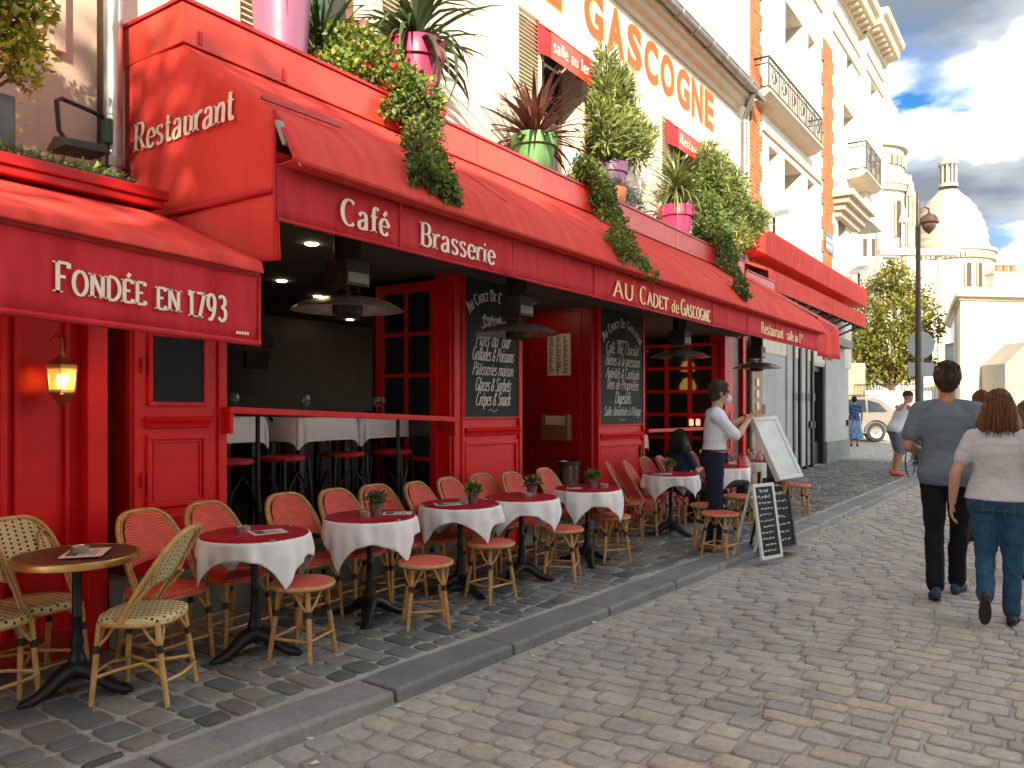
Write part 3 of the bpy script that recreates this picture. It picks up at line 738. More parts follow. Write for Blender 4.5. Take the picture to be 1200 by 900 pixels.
# dutch window awnings with their lettering
def window_awning(x0, x1, z0, z1, text, label, tw, y0=4.90):
    t = thing("window_awning", label, "awning", (x0, y0, z1), group="small red awnings over the upper windows")
    f = MB(); n = 5; P = []
    prof = [(y0 + .02, z1 + .01), (y0 - .22, z0 + .28), (y0 - .30, z0 + .24)]
    f.prism([(y0 + .04, z1 + .04), (y0 - .17, z0 + .29), (y0 - .17, z0 + .275), (y0 + .04, z1 + .02)], x0, x1, 'x')
    f.build("canvas_top", MT["box_red"], t, shear=True, bevel=.004)
    v = MB(); v.box(x0 + .004, x1 - .004, y0 - .166, y0 - .158, z0 - .02, z0 + .272); v.build("valance", MT["box_red"], t, shear=True)
    for s in (x0 + .002, x1 - .010):
        q = MB(); q.prism([(y0 + .03, z1 + .012), (y0 - .155, z0 + .266), (y0 - .155, z0 - .01), (y0 + .03, z0 + .10)], s, s + .008, 'x'); q.build("side_panel", MT["awning_in"], t, shear=True)
    l = MB(); write(l, text, (x0 + (x1 - x0 - tw) / 2, y0 - .170, z0 + .07), (1, 0, 0), (0, 0, 1), .14, .19, .08, total=tw)
    l.build("lettering", MT["cream_text"], t, shear=True)
window_awning(7.46, 8.36, 5.50, 5.92, "salle au 1er", "small red awning lettered salle au 1er over an upper window", .80)
window_awning(11.0, 12.1, 5.46, 5.86, "Restaurant", "small red awning lettered Restaurant over an upper window, right of the tall green bush", .98)

# --- pink house at the left
ph = thing("pink_house", "faded pink and cream rendered house wall at the left edge above the small red awning", "building", (-6, WY, 0))
w = MB(); w.box(-9, 2.52, WY + .02, 12, 2.55, 9.0); w.build("wall", MT["wall_pink"], ph, shear=True)
w = MB(); w.box(2.24, 2.31, WY - .03, WY + .02, 3.66, 9.0); w.build("pilaster", MT["wall_pink"], ph, shear=True)
w = MB(); w.box(-9, 2.52, WY + .2, 12, 0, 2.55); w.build("back_wall", MT["red_dark"], ph, shear=True)
t = tag(MB().tube([(2.565, 4.86, 2.2), (2.565, 4.86, 9.0)], .055, 14).build("downpipe", MT["metal"], shear=True, smooth=40), "tall silver drainpipe between the pink wall and the red awning side", "drainpipe")
for z in (3.05, 4.5):
    MB().lathe([(.055, -.03), (.066, -.03), (.066, .03), (.055, .03)], 14, (2.565, 4.86, z)).build("pipe_collar", MT["zinc"], t, shear=True)
fl = thing("floodlight", "black floodlight on a bent arm above the white flowers on the pink wall", "lamp", (2.10, 4.8, 3.05))
m = MB(); m.tube([(2.52, 4.90, 3.33), (2.44, 4.86, 3.33), (2.19, 4.72, 3.30), (2.155, 4.70, 3.27), (2.16, 4.68, 3.10), (2.185, 4.66, 3.05)], .014, 8); m.build("arm", MT["black"], fl, shear=True, smooth=40)
m = MB(); m.hexa([(2.10, 4.50, 2.965), (2.36, 4.50, 2.985), (2.36, 4.72, 2.985), (2.10, 4.72, 2.965), (2.12, 4.52, 3.02), (2.35, 4.52, 3.04), (2.34, 4.68, 3.075), (2.13, 4.68, 3.06)]); m.build("lamp_head", MT["black"], fl, shear=True, bevel=.008)
jb = tag(MB().box(2.495, 2.535, 4.80, 4.86, 3.15, 3.30).build("junction_box", M("green box", (.03, .10, .07), .5), shear=True, bevel=.006), "small dark green junction box beside the drainpipe", "box")
MB().tube([(2.515, 4.83, 3.15), (2.512, 4.83, 3.02), (2.52, 4.83, 2.95)], .012, 6).build("cable", MT["black"], jb, shear=True)

# --- tall white house with brick quoins
wh = thing("brick_quoin_house", "tall white house with orange brick quoins and an iron balcony beyond the restaurant", "building", (14.9, WY, 0))
ups = [(16.07, 16.70, 5.5, 6.93), (17.15, 18.55, 4.6, 6.96), (18.97, 19.60, 5.7, 6.97), (16.07, 16.70, 9.0, 10.37), (17.2, 18.6, 7.70, 10.38), (19.04, 19.66, 9.0, 10.39), (22.0, 22.88, 5.6, 7.06), (22.6, 23.9, 7.95, 9.9), (23.0, 23.6, 10.4, 11.4)]
w = MB(); holed_wall(w, 14.88, 23.6, 2.7, 7.3, WY, [u for u in ups if u[3] < 7.3], .5); holed_wall(w, 14.88, 24.6, 7.3, 13.2, WY, [u for u in ups if u[3] > 7.3], .5)
w.box(14.88, 23.6, 5.46, 15, 2.7, 7.3); w.box(14.88, 27.1, 5.46, 15, 7.3, 13.3); w.box(23.58, 23.6, WY + .002, 5.46, 2.7, 7.3); w.box(23.6, 27.1, WY - .18, 5.46, 7.2, 7.3); w.box(14.88, 14.9, WY + .002, 5.46, 2.7, 13.2)
w.build("wall", MT["wall_white"], wh, shear=True)
w = MB(); holed_wall(w, 24.6, 27.1, 7.3, 13.2, WY - .18, [(25.3, 26.2, 10.3, 11.4)], .4); w.box(24.6, 24.602, WY - .178, WY + .01, 7.3, 13.2); w.box(27.09, 27.1, WY - .178, 5.46, 7.3, 13.2)
w.build("corner_bay", MT["wall_white"], wh, shear=True)
for (a, b, c, d) in ups: window(wh, a, b, c, d, WY + .42, MT["frame_white"], (2 if b - a > .7 else 1, 3), .05)
window(wh, 25.3, 26.2, 10.3, 11.4, WY + .18, MT["frame_white"], (2, 3), .05)
for (x0, x1, z0, z1) in ((14.88, 15.46, 2.8, 12.3), (20.3, 21.28, 2.8, 10.75)):
    m = MB(); z = z0; k = 0
    while z < z1:
        e = (k // 4 % 2) * .14
        xx = x0
        n = 3 if x1 - x0 < .7 else 4
        a0, a1 = x0 + (0 if x0 < 15 else -e + .07), x1 + e - .07
        sh = 0 if k % 2 else .09
        cuts = [a0] + [a0 + sh + (a1 - a0) * (i + (.5 if k % 2 else .25)) / n for i in range(n)] + [a1]
        for p, q in zip(cuts, cuts[1:]):
            if q - p > .03 and q <= a1 + .001: m.box(p + .006, q - .006, WY - .035 - .008 * rnd.random(), WY, z + .006, z + .068)
        z += .074; k += 1
    tag(m.build("quoin_bricks", MT["brick"], wh, shear=True), kind="stuff")
def cornice(mb, x0, x1, y, z):
    mb.prism([(y + .05, z), (y - .06, z), (y - .10, z + .14), (y - .42, z + .20), (y - .46, z + .40), (y - .56, z + .46), (y - .60, z + .62), (y + .05, z + .64)], x0, x1, 'x')
m = MB(); cornice(m, 14.88, 24.6, WY, 12.45); cornice(m, 24.6, 27.5, WY - .18, 12.52)
m.build("cornice", MT["trim"], wh, shear=True)
dt = MB()
for k in range(30): x = 15.1 + k * .4; y = WY - (.18 if x > 24.6 else 0); dt = MB(); dt.box(x, x + .13, y - .34, y - .09, 12.52 if x < 24.6 else 12.59, 12.63 if x < 24.6 else 12.7); dt.build("cornice_bracket", MT["trim"], wh, shear=True)
for z in (11.35, 11.85):
    for m in (MB().box(14.9, 20.25, WY - .05, WY, z, z + .06), MB().box(21.35, 24.6, WY - .05, WY, z, z + .06), MB().box(24.6, 27.13, WY - .23, WY - .18, z + .1, z + .16)): m.build("string_course", MT["trim"], wh, shear=True)
MB().box(15.6, 20.2, WY - .05, WY, 7.10, 7.15).build("string_course", MT["trim"], wh, shear=True)
MB().box(14.88, 27.1, 5.2, 15, 13.1, 13.5).build("roof", MT["tile"], wh, shear=True)
def balcony(x0, x1, yf, z, h):
    s = MB(); s.prism([(WY + .01, z - .20), (yf + .14, z - .16), (yf + .04, z - .08), (yf, z - .06), (yf, z), (WY + .01, z)], x0, x1, 'x')
    s.build("balcony_slab", MT["trim"], wh, shear=True)
    r = MB(); r.tube([(x0 + .03, WY - .02, z + h), (x0 + .03, yf + .03, z + h), (x1 - .03, yf + .03, z + h), (x1 - .03, WY - .02, z + h)], .022, 6)
    for zz in (z + .06, z + h - .12): r.tube([(x0 + .03, WY - .02, zz), (x0 + .03, yf + .03, zz), (x1 - .03, yf + .03, zz), (x1 - .03, WY - .02, zz)], .014, 5)
    n = int((x1 - x0) / .13)
    for i in range(n + 1): x = x0 + .03 + (x1 - x0 - .06) * i / n; r.tube([(x, yf + .03, z), (x, yf + .03, z + h)], .010 if i % 5 else .016, 5)
    for i in range(1, n, 5):
        x = x0 + .03 + (x1 - x0 - .06) * (i + 1.5) / n
        r.tube([(x + .12 * math.cos(t), yf + .025, z + h * .5 + .12 * math.sin(t)) for t in [k * math.pi / 5 for k in range(10)]], .010, 5, closed=True)
    r.build("railing", MT["iron"], wh, shear=True)
balcony(15.0, 19.0, 4.60, 7.66, .62); balcony(22.95, 25.1, 4.42, 8.1, .78)
for k, (e, z) in enumerate(((.52, 7.05), (.40, 6.90), (.28, 6.75), (.16, 6.60))): MB().box(21.3 + .10 * k, 24.2 - .10 * k, WY - e, WY, z, z + .139).build("canopy_step", MT["trim"], wh, shear=True)
sp = thing("street_plate", "blue enamel street name plate on the brick corner strip", "sign", (20.4, 4.88, 5.55))
MB().box(20.42, 21.15, 4.885, 4.90, 5.52, 5.98).build("plate", M("blue enamel", (.05, .13, .25), .3), sp, shear=True, bevel=.004)
m = MB(); g = random.Random(3)
for z, n in ((5.82, 9), (5.66, 7)):
    for i in range(n): m.box(20.5 + .57 * i / n, 20.5 + .57 * (i + .6) / n, 4.881, 4.885, z - .045, z + .045)
m.build("lettering", MT["paper"], sp, shear=True)
# ground floor of that house: grey shop front with folded shutter boards, black door and rounded corner
sf = thing("grey_shopfront", "pale grey shopfront with black edged shutter boards under the white house", "shopfront", (14.5, WY, 0))
m = MB(); m.box(13.9, 14.25, WY, 5.4, 0, 2.95); m.box(14.25, 15.1, WY + .18, 5.5, 0, 2.95); m.build("dark_bay", MT["dark_grey"], sf, shear=True)
MB().box(14.34, 14.50, WY - .06, WY + .18, 0, 2.95).build("red_post", MT["red_paint"], sf, shear=True, bevel=.006)
MB().tube([(14.72, 4.87, 0), (14.72, 4.87, 2.95)], .06, 10).build("downpipe", MT["zinc"], sf, shear=True, smooth=40)
post = MB().box(14.95, 15.5, WY - .05, WY + .18, 0, 2.95).build("timber_post", M("honey timber", (.36, .17, .05), .55, .25, 4, .2, stretch=(4, 4, .6)), sf, shear=True, bevel=.008)
[MB().box(15.08, 15.24, WY - .07, WY - .052, z, z + .14).build("bell_plate", MT["metal"], post, shear=True) for z in (1.55, 1.78, 2.0, 1.2)]
MB().box(15.5, 17.3, WY + .02, 5.4, 0, 2.95).build("wall", MT["wall_grey"], sf, shear=True)
MB().box(15.62, 15.78, WY - .02, WY + .02, 1.45, 1.65).build("entry_phone", MT["dark_grey"], sf, shear=True)
x = 17.3
for k in range(4):
    MB().box(x, x + .40, WY - .02 + .03 * (k % 2), WY + .05, .25, 2.95).build("shutter_board", MT["wall_grey"], sf, shear=True, bevel=.004)
    m = MB(); m.box(x + .40, x + .52, WY - .05, WY + .06, .05, 2.95); m.build("black_stile", MT["black"], sf, shear=True)
    MB().box(x + .36, x + .56, WY - .065, WY - .05, 1.75, 1.93).build("hinge", MT["black"], sf, shear=True)
    x += .52
MB().box(x, 19.55, WY + .0, 5.4, 0, 2.95).build("wall_pier", MT["wall_grey"], sf, shear=True)
m = MB(); m.box(17.3, x, WY + .05, 5.4, 0, 2.95); m.build("shutter_back", MT["wall_grey"], sf, shear=True)
MB().box(19.56, 20.6, WY + .22, WY + .26, .0, 2.55).build("glass_door", MT["glass"], sf, shear=True)
m = MB(); m.box(19.55, 19.64, WY + .1, WY + .22, 0, 2.6); m.box(20.5, 20.62, WY + .02, WY + .22, 0, 2.6); m.box(19.64, 20.5, WY + .12, WY + .22, 0, .75); m.box(19.64, 20.5, WY + .1, WY + .22, 2.5, 2.62); m.build("door_frame", MT["black"], sf, shear=True)
m = MB(); m.box(19.55, 20.6, WY + .01, 5.4, 2.62, 2.95); m.box(14.5, 24.0, 5.2, 5.5, 0, 2.95); m.box(14.2, 24.0, WY + .10, 5.4, 2.95, 4.4); m.build("lintel", MT["wall_grey"], sf, shear=True)
m = MB(); m.rings([[(20.62, WY - .02, z), (21.5, WY - .04, z), (22.6, WY - .02, z), (23.6, WY + .08, z), (24.1, WY + .34, z), (24.3, 6.2, z), (20.62, 6.2, z)] for z in (.75, 4.3)]); m.build("corner_wall", MT["wall_grey"], sf, shear=True, smooth=35)
m = MB(); m.rings([[(20.62, WY - .05, z), (21.5, WY - .07, z), (22.62, WY - .05, z), (23.64, WY + .05, z), (24.15, WY + .34, z), (24.34, 6.2, z), (20.62, 6.2, z)] for z in (0, .75)]); m.build("corner_plinth", MT["plinth"], sf, shear=True, smooth=35)
for xx, yy in ((19.1, WY - .03), (23.0, WY - .02)): MB().box(xx, xx + .38, yy - .02, yy + .06, 1.12, 1.28).build("letter_plate", MT["dark_grey"], sf, shear=True)
# ------------------------------------------------------------------ the red cafe front (street frame)
cf = thing("cafe_front", "glossy red cafe front with panelled pillars, open windows and a doorway", "shopfront", (2.5, WY, 0))
RP, RD = MT["red_paint"], MT["red_dark"]
def part(name, mb, mat, parent=None, **k): return mb.build(name, mat, parent or cf, shear=True, **k)
def moulding(parent, x0, x1, z0, z1, y, w=.035, d=.022, mat=None):
    m = MB(); m.box(x0, x1, y - d, y, z0, z0 + w); m.box(x0, x1, y - d, y, z1 - w, z1); m.box(x0, x0 + w, y - d, y, z0 + w, z1 - w); m.box(x1 - w, x1, y - d, y, z0 + w, z1 - w)
    e = w * .35; m.box(x0 + w, x1 - w, y - d * .45, y + .001, z0 + w, z0 + w + e); m.box(x0 + w, x1 - w, y - d * .45, y + .001, z1 - w - e, z1 - w)
    return m.build("moulding", mat or RP, parent, shear=True, bevel=.006)
# left part: panelled wall with the lantern
wl = part("panelled_wall", MB().box(-9, 2.445, 5.03, 5.15, 0, 2.7), RP)
for a, b in ((1.30, 1.93), (.55, 1.2), (-.3, .45)):
    moulding(wl, a, b, .25, 1.95, 5.03); moulding(wl, a, b, 2.02, 2.6, 5.03)
for a in (1.985, 2.06, 1.25): part("pilaster_strip", MB().box(a, a + .035, 5.0, 5.03, .02, 2.7), RP, wl, bevel=.006)
part("pilaster_strip", MB().box(2.345, 2.375, 5.0, 5.03, .02, 2.7), RP, wl, bevel=.006)
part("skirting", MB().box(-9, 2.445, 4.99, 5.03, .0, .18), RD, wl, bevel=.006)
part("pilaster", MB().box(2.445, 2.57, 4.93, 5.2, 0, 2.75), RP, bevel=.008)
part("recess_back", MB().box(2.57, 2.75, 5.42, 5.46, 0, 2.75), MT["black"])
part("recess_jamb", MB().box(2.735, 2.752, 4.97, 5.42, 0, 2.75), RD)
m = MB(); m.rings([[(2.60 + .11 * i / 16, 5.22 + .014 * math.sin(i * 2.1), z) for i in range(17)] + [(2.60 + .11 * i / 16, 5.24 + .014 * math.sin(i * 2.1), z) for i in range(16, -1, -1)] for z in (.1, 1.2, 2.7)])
part("curtain", m, RD, smooth=60)
# panel with the small blackboard
pb = part("panel_bay", MB().box(2.752, 3.41, 4.95, 5.10, .42, 2.75), RP, bevel=.006)
moulding(pb, 2.84, 3.275, 1.535, 2.03, 4.95, .03)
part("blackboard", MB().box(2.868, 3.247, 4.938, 4.952, 1.565, 2.0), MT["slate"], pb)
part("ledge", MB().prism([(4.95, 1.465), (4.92, 1.465), (4.90, 1.44), (4.915, 1.42), (4.925, 1.39), (4.95, 1.385)], 2.83, 3.29, 'x'), RP, pb)
moulding(pb, 2.83, 3.275, .855, 1.345, 4.95, .035); moulding(pb, 2.875, 3.23, .90, 1.30, 4.95, .012, .012)
part("base_strip", MB().box(2.752, 3.42, 4.93, 4.95, .42, .80), RP, pb, bevel=.006)
for z in (1.0, 1.75): part("hinge", MB().tube([(2.80, 4.935, z), (2.80, 4.935, z + .10)], .010, 8), RD, pb)
pl = part("plinth", MB().box(2.58, 6.12, 4.89, 5.2, -.02, .42), MT["plinth"], bevel=.01)
# opening 1
part("end_post", MB().box(3.36, 3.43, 4.93, 5.0, .42, 2.75), RP, bevel=.006)
rl = part("window_rail", MB().hexa([(3.40, 4.86, 1.485), (5.97, 4.86, 1.40), (5.97, 4.98, 1.40), (3.40, 4.98, 1.485), (3.40, 4.86, 1.535), (5.97, 4.86, 1.45), (5.97, 4.98, 1.45), (3.40, 4.98, 1.535)]), RP, bevel=.006)
for x, z in ((3.41, 1.34), (5.93, 1.26)): part("rail_bracket", MB().box(x, x + .03, 4.87, 4.95, z, z + .17), RP, rl, bevel=.005)
for x in (3.78, 5.32): part("support_post", MB().tube([(x, 5.05, .4), (x, 5.05, 1.46)], .018, 8), MT["iron"], rl)
part("window_post", MB().box(5.95, 6.12, 4.95, 5.15, .0, 2.9), RP, bevel=.008)
part("post_strip", MB().box(5.985, 6.035, 4.925, 4.95, .3, 2.9), RP, bevel=.006)
lf = MB(); y0, y1, z0, z1, X = 5.08, 5.92, .5, 2.8, 5.90
lf.box(X, X + .05, y0, y0 + .09, z0, z1); lf.box(X, X + .05, y1 - .11, y1, z0, z1); lf.box(X, X + .05, y0 + .09, y1 - .11, z1 - .1, z1); lf.box(X, X + .05, y0 + .09, y1 - .11, z0, z0 + .12)
lf.box(X + .004, X + .046, (y0 + y1) / 2 - .022, (y0 + y1) / 2 + .022, z0 + .12, z1 - .1)
for k in range(1, 5): z = z0 + .1 + (z1 - z0 - .2) * k / 5; lf.box(X + .006, X + .044, y0 + .09, y1 - .11, z - .018, z + .018)
fw = part("folded_window", lf, RP, bevel=.004)
part("pane", MB().box(X + .02, X + .03, y0 + .05, y1 - .05, z0 + .06, z1 - .05), MT["glass"], fw)
# pillars with the boards
for x0, x1, zl in ((6.12, 7.19, 1.335), (8.92, 10.29, 1.215)):
    p = part("pillar", MB().box(x0, x1, 4.965, 5.25, 0, 2.95), RP, bevel=.008)
    part("pillar_edge", MB().box(x0 + .0, x0 + .05, 4.935, 4.965, .05, 2.95), RP, p, bevel=.008); part("pillar_edge", MB().box(x1 - .055, x1, 4.935, 4.965, .05, 2.95), RP, p, bevel=.008)
    part("ledge", MB().prism([(4.965, zl), (4.93, zl), (4.905, zl - .03), (4.925, zl - .05), (4.94, zl - .085), (4.965, zl - .09)], x0 + .06, x1 - .06, 'x'), RP, p)
    moulding(p, x0 + .07, x1 - .07, .22, zl - .14, 4.965, .04)
    part("lock", MB().box(x1 - .13, x1 - .09, 4.94, 4.965, .86, 1.0), MT["black"], p) if x0 > 8 else None
# doorway: jamb wall with menu sheet, dark lobby
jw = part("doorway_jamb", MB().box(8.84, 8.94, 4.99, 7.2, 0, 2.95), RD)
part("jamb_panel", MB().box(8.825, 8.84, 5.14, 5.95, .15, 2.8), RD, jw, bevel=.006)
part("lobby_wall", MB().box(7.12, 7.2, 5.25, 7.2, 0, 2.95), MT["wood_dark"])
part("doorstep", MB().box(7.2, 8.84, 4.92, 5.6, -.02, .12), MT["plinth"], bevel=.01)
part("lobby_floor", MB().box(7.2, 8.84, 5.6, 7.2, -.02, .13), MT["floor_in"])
dl = MB(); dl.box(7.24, 7.29, 5.3, 6.15, .12, 2.5); part("open_door", dl, RD, bevel=.006)
# opening 2
part("window_rail", MB().box(10.28, 13.6, 4.87, 4.99, 1.20, 1.25), RP, bevel=.006)
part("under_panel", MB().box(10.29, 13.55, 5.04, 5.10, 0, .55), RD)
part("window_post", MB().box(13.5, 13.92, 4.93, 5.2, 0, 2.95), RP, bevel=.008)
lf = MB(); X = 13.40; y0, y1 = 5.1, 6.9
for k in range(5): y = y0 + (y1 - y0) * k / 4; lf.box(X, X + .05, y - .04, y + .04, .6, 2.7)
for k in range(6): z = .6 + 2.1 * k / 5; lf.box(X + .004, X + .046, y0, y1, z - .03, z + .03)
fw = part("folded_window", lf, RP, bevel=.004)
part("pane", MB().box(X + .02, X + .03, y0, y1, .6, 2.7), MT["glass"], fw)
part("head_beam", MB().box(2.6, 13.92, 4.95, 5.25, 2.95, 3.07), RP, bevel=.006)
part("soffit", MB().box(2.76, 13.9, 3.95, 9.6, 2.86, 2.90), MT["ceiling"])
SPOT = emit_mat("warm spot lamp", (1.0, .72, .42), 9)
# the dark room behind
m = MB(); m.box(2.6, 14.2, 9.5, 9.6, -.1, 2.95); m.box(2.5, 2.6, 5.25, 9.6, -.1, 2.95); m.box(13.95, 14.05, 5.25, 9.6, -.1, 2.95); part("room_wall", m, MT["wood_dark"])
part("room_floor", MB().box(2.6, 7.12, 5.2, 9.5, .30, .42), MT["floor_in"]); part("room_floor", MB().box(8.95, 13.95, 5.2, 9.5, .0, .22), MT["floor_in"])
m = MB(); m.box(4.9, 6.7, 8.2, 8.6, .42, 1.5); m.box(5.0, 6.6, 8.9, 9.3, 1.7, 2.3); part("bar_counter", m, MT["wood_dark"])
m = MB(); m.box(5.1, 5.75, 7.4, 7.45, 2.2, 2.36); m.box(5.4, 5.7, 7.42, 7.46, 1.95, 2.16); part("wall_board", m, MT["dark_grey"])
for x, y in ((4.262, 5.0), (5.358, 6.76), (6.355, 7.34), (8.33, 8.9), (8.2, 5.55), (11.5, 6.2)): part("ceiling_spot", MB().lathe([(.0, -.006), (.045, -.006), (.055, 0)], 12, (x, y, 2.856)), SPOT)
# amber lit wall lamps seen through the second window
amb = emit_mat("amber lamp shade", (1.0, .50, .10), .9)
for x, y, z, s in ((11.0, 6.6, 2.35, .16), (11.0, 6.6, 1.95, .18)):
    t = thing("wall_lamp", "amber glowing wall lamp inside the second cafe window, " + ("upper one" if z > 2.2 else "lower one"), "lamp", (x, y, z), group="amber lamps inside the cafe")
    MB().lathe([(.02, s), (s * .6, s * .8), (s, 0), (s * .9, -s * .5), (.02, -s * .55)], 12, (x, y, z)).build("lamp_shade", amb, t, shear=True, smooth=40)
    MB().box(x - .02, x + .02, y, y + .3, z + s * .7, z + s * .8).build("arm", MT["brass"], t, shear=True)
for k, x in enumerate((12.75, 13.05)):
    t = thing("candle_lamp", "small red glowing table lamp on the inner window sill, " + ("left one" if k == 0 else "right one"), "lamp", (x, 5.25, 1.26), group="small red lamps on the window sill")
    MB().lathe([(.03, .0), (.035, .01), (.035, .1), (.03, .11)], 12, (x, 5.25, 1.26)).build("glass", emit_mat("red lamp glow", (1, .12, .04), 1.1), t, shear=True)
    MB().lathe([(.045, -.03), (.045, 0), (.0, .002)], 12, (x, 5.25, 1.26)).build("base", MT["iron"], t, shear=True)
MB().box(12.5, 13.3, 5.1, 5.4, 1.18, 1.23).build("inner_sill", RD, cf, shear=True)
# menu sheet and wooden box on the jamb, bin in the doorway
t = thing("menu_sheet", "printed menu sheet in columns on the red doorway jamb", "menu", (8.82, 5.46, 1.97))
MB().box(8.812, 8.822, 5.29, 5.646, 1.97, 2.52).build("paper", MT["paper"], t, shear=True)
m = MB(); g = random.Random(5)
for c_ in range(3):
    z = 2.47
    while z > 2.0: a = 5.62 - c_ * .112; m.box(8.809, 8.8115, a - .02 - .06 * g.random(), a, z, z + .012); z -= .022
m.build("print", MT["ink"], t, shear=True)
t = thing("menu_box", "small open wooden menu box on the red doorway jamb under the menu sheet", "box", (8.8, 5.47, 1.12))
m = MB(); m.box(8.70, 8.82, 5.27, 5.30, 1.12, 1.46); m.box(8.70, 8.82, 5.65, 5.68, 1.12, 1.46); m.box(8.70, 8.82, 5.30, 5.65, 1.12, 1.15); m.box(8.70, 8.72, 5.30, 5.65, 1.15, 1.32)
m.build("box", M("oak box", (.26, .13, .05), .6, .2, 6), t, shear=True); MB().box(8.73, 8.80, 5.32, 5.63, 1.16, 1.44).build("papers", MT["paper"], t, shear=True)
t = thing("waste_bin", "tall cylindrical steel bin standing in the cafe doorway", "bin", (8.6, 5.2, .12))
MB().lathe([(.13, 0), (.14, .02), (.145, .72), (.15, .735), (.135, .74), (.12, .70), (.0, .69)], 24, (8.6, 5.2, .12)).build("body", M("brushed steel", (.5, .5, .5), .25, .15, 14, .05, metal=.95, stretch=(1, 1, .1)), t, shear=True, smooth=40)
MB().lathe([(.147, .70), (.153, .705), (.153, .745), (.147, .75)], 24, (8.6, 5.2, .12)).build("rim", MT["dark_grey"], t, shear=True, smooth=40)

# --- chalk boards
def chalkboard(x0, x1, z0, z1, head, lines, label):
    t = thing("menu_chalkboard", label, "chalkboard", (x0, 4.93, z0), group="chalkboards on the red pillars")
    m = MB(); m.box(x0, x1, 4.936, 4.963, z0, z1); m.build("board", MT["slate"], t, shear=True)
    f = MB(); e = .018
    f.box(x0 - e, x1 + e, 4.925, 4.962, z0 - e, z0); f.box(x0 - e, x1 + e, 4.925, 4.962, z1, z1 + e); f.box(x0 - e, x0, 4.925, 4.962, z0, z1); f.box(x1, x1 + e, 4.925, 4.962, z0, z1)
    f.build("frame", RP, t, shear=True, bevel=.004)
    l = MB(); w = x1 - x0; xc = (x0 + x1) / 2
    write(l, "AU CADET DE GASCOGNE", (x0 + .0, 4.934, head), (1, 0, 0), (0, 0, 1), .115, .17, .07, small=.74, total=w * .92, arch=(w * 5.0, w * .5 / .115))
    g = random.Random(len(head.__str__()))
    pts = [(xc - .16 + .32 * i / 26, head - .19 + .018 * math.sin(i * 1.9) + .006 * g.random()) for i in range(27)]
    for p, q in zip(pts, pts[1:]): l.beam((p[0], 4.934, p[1]), (q[0], 4.934, q[1]), .003, .010, (0, 0, 1))
    l.build("heading", MT["chalk"], t, shear=True)
    for s, z, h, tw in lines:
        l = MB(); write(l, s, (xc - tw / 2, 4.934, z), (1, 0, 0), (0, 0, 1), h, .10, .035, serif=False, slant=.28, space=.02, total=tw); l.build("lettering", MT["chalk"], t, shear=True)
chalkboard(6.165, 7.105, 1.445, 2.93, 2.66, [("Salades", 2.36, .15, .42), ("Plats du Jour", 2.18, .15, .60), ("Grillades & Poissons", 2.03, .14, .72), ("Pâtisseries maison", 1.88, .13, .70), ("Glaces & Sorbets", 1.715, .14, .62), ("Crêpes & Snack", 1.565, .14, .60), ("~", 1.49, .09, .15)],
           "tall chalkboard listing Salades, Plats du Jour, Grillades on the pillar left of the doorway")
chalkboard(8.965, 10.215, 1.33, 2.93, 2.64, [("Café, Thé, Chocolat", 2.28, .15, .95), ("Bières à la pression", 2.12, .15, .98), ("Apéritifs & Cocktails", 1.95, .14, .96), ("Vins de Propriétés", 1.80, .14, .92), ("Digestifs", 1.61, .16, .46), ("Salle climatisée à l'étage", 1.45, .12, 1.05), ("~", 1.37, .09, .2)],
           "tall chalkboard listing Café, Thé, Chocolat and drinks on the pillar right of the doorway")

# --- lantern, lit
lt = thing("wall_lantern", "old brass wall lantern glowing amber on the red panelled wall", "lantern", (2.26, 4.88, 1.5))
cx, cy = 2.26, 4.86
fr = MB()
for k in range(6):
    a = k * math.pi / 3; fr.tube([(cx + .072 * math.cos(a), cy + .072 * math.sin(a), 1.62), (cx + .085 * math.cos(a), cy + .085 * math.sin(a), 1.755)], .0045, 6)
for z, r in ((1.62, .073), (1.755, .087)): fr.lathe([(r - .006, -.008), (r + .006, -.008), (r + .006, .008), (r - .006, .008)], 6, (cx, cy, z))
fr.lathe([(.095, .0), (.09, .018), (.045, .05), (.02, .075), (.012, .10), (.004, .12)], 6, (cx, cy, 1.757))
fr.lathe([(.07, 0), (.075, -.008), (.04, -.05), (.012, -.075), (.0, -.085)], 6, (cx, cy, 1.612))
fr.build("frame", MT["brass"], lt, shear=True)
gl = MB(); gl.lathe([(.070, 1.625), (.083, 1.75)], 6, (cx, cy, 0)); 
m_, nt_, b_ = new_mat("amber lantern glass"); b_.inputs["Base Color"].default_value = (1, .45, .10, 1); b_.inputs["Roughness"].default_value = .25; b_.inputs["Transmission Weight"].default_value = .9; b_.inputs["Emission Color"].default_value = (1, .36, .06, 1); b_.inputs["Emission Strength"].default_value = .10
gl.build("pane", m_, lt, shear=True)
MB().lathe([(.0, .03), (.010, .02), (.014, 0), (.010, -.03), (.006, -.05)], 10, (cx, cy, 1.69)).build("bulb", emit_mat("lamp bulb", (1, .55, .18), 14), lt, shear=True)
MB().tube([(2.26, 5.0, 1.92), (2.26, 4.93, 1.96), (2.26, 4.87, 1.93), (2.26, 4.86, 1.87)], .008, 8).build("bracket", MT["brass"], lt, shear=True, smooth=40)
lp_d = bpy.data.lights.new("lantern_light", 'POINT'); lp_d.energy = 1.3; lp_d.color = (1, .50, .16); lp_d.shadow_soft_size = .03
lp = bpy.data.objects.new("lantern_light", lp_d); col.objects.link(lp); lp.location = (2.26, 4.775, 1.69 - SLOPE * 2.26)

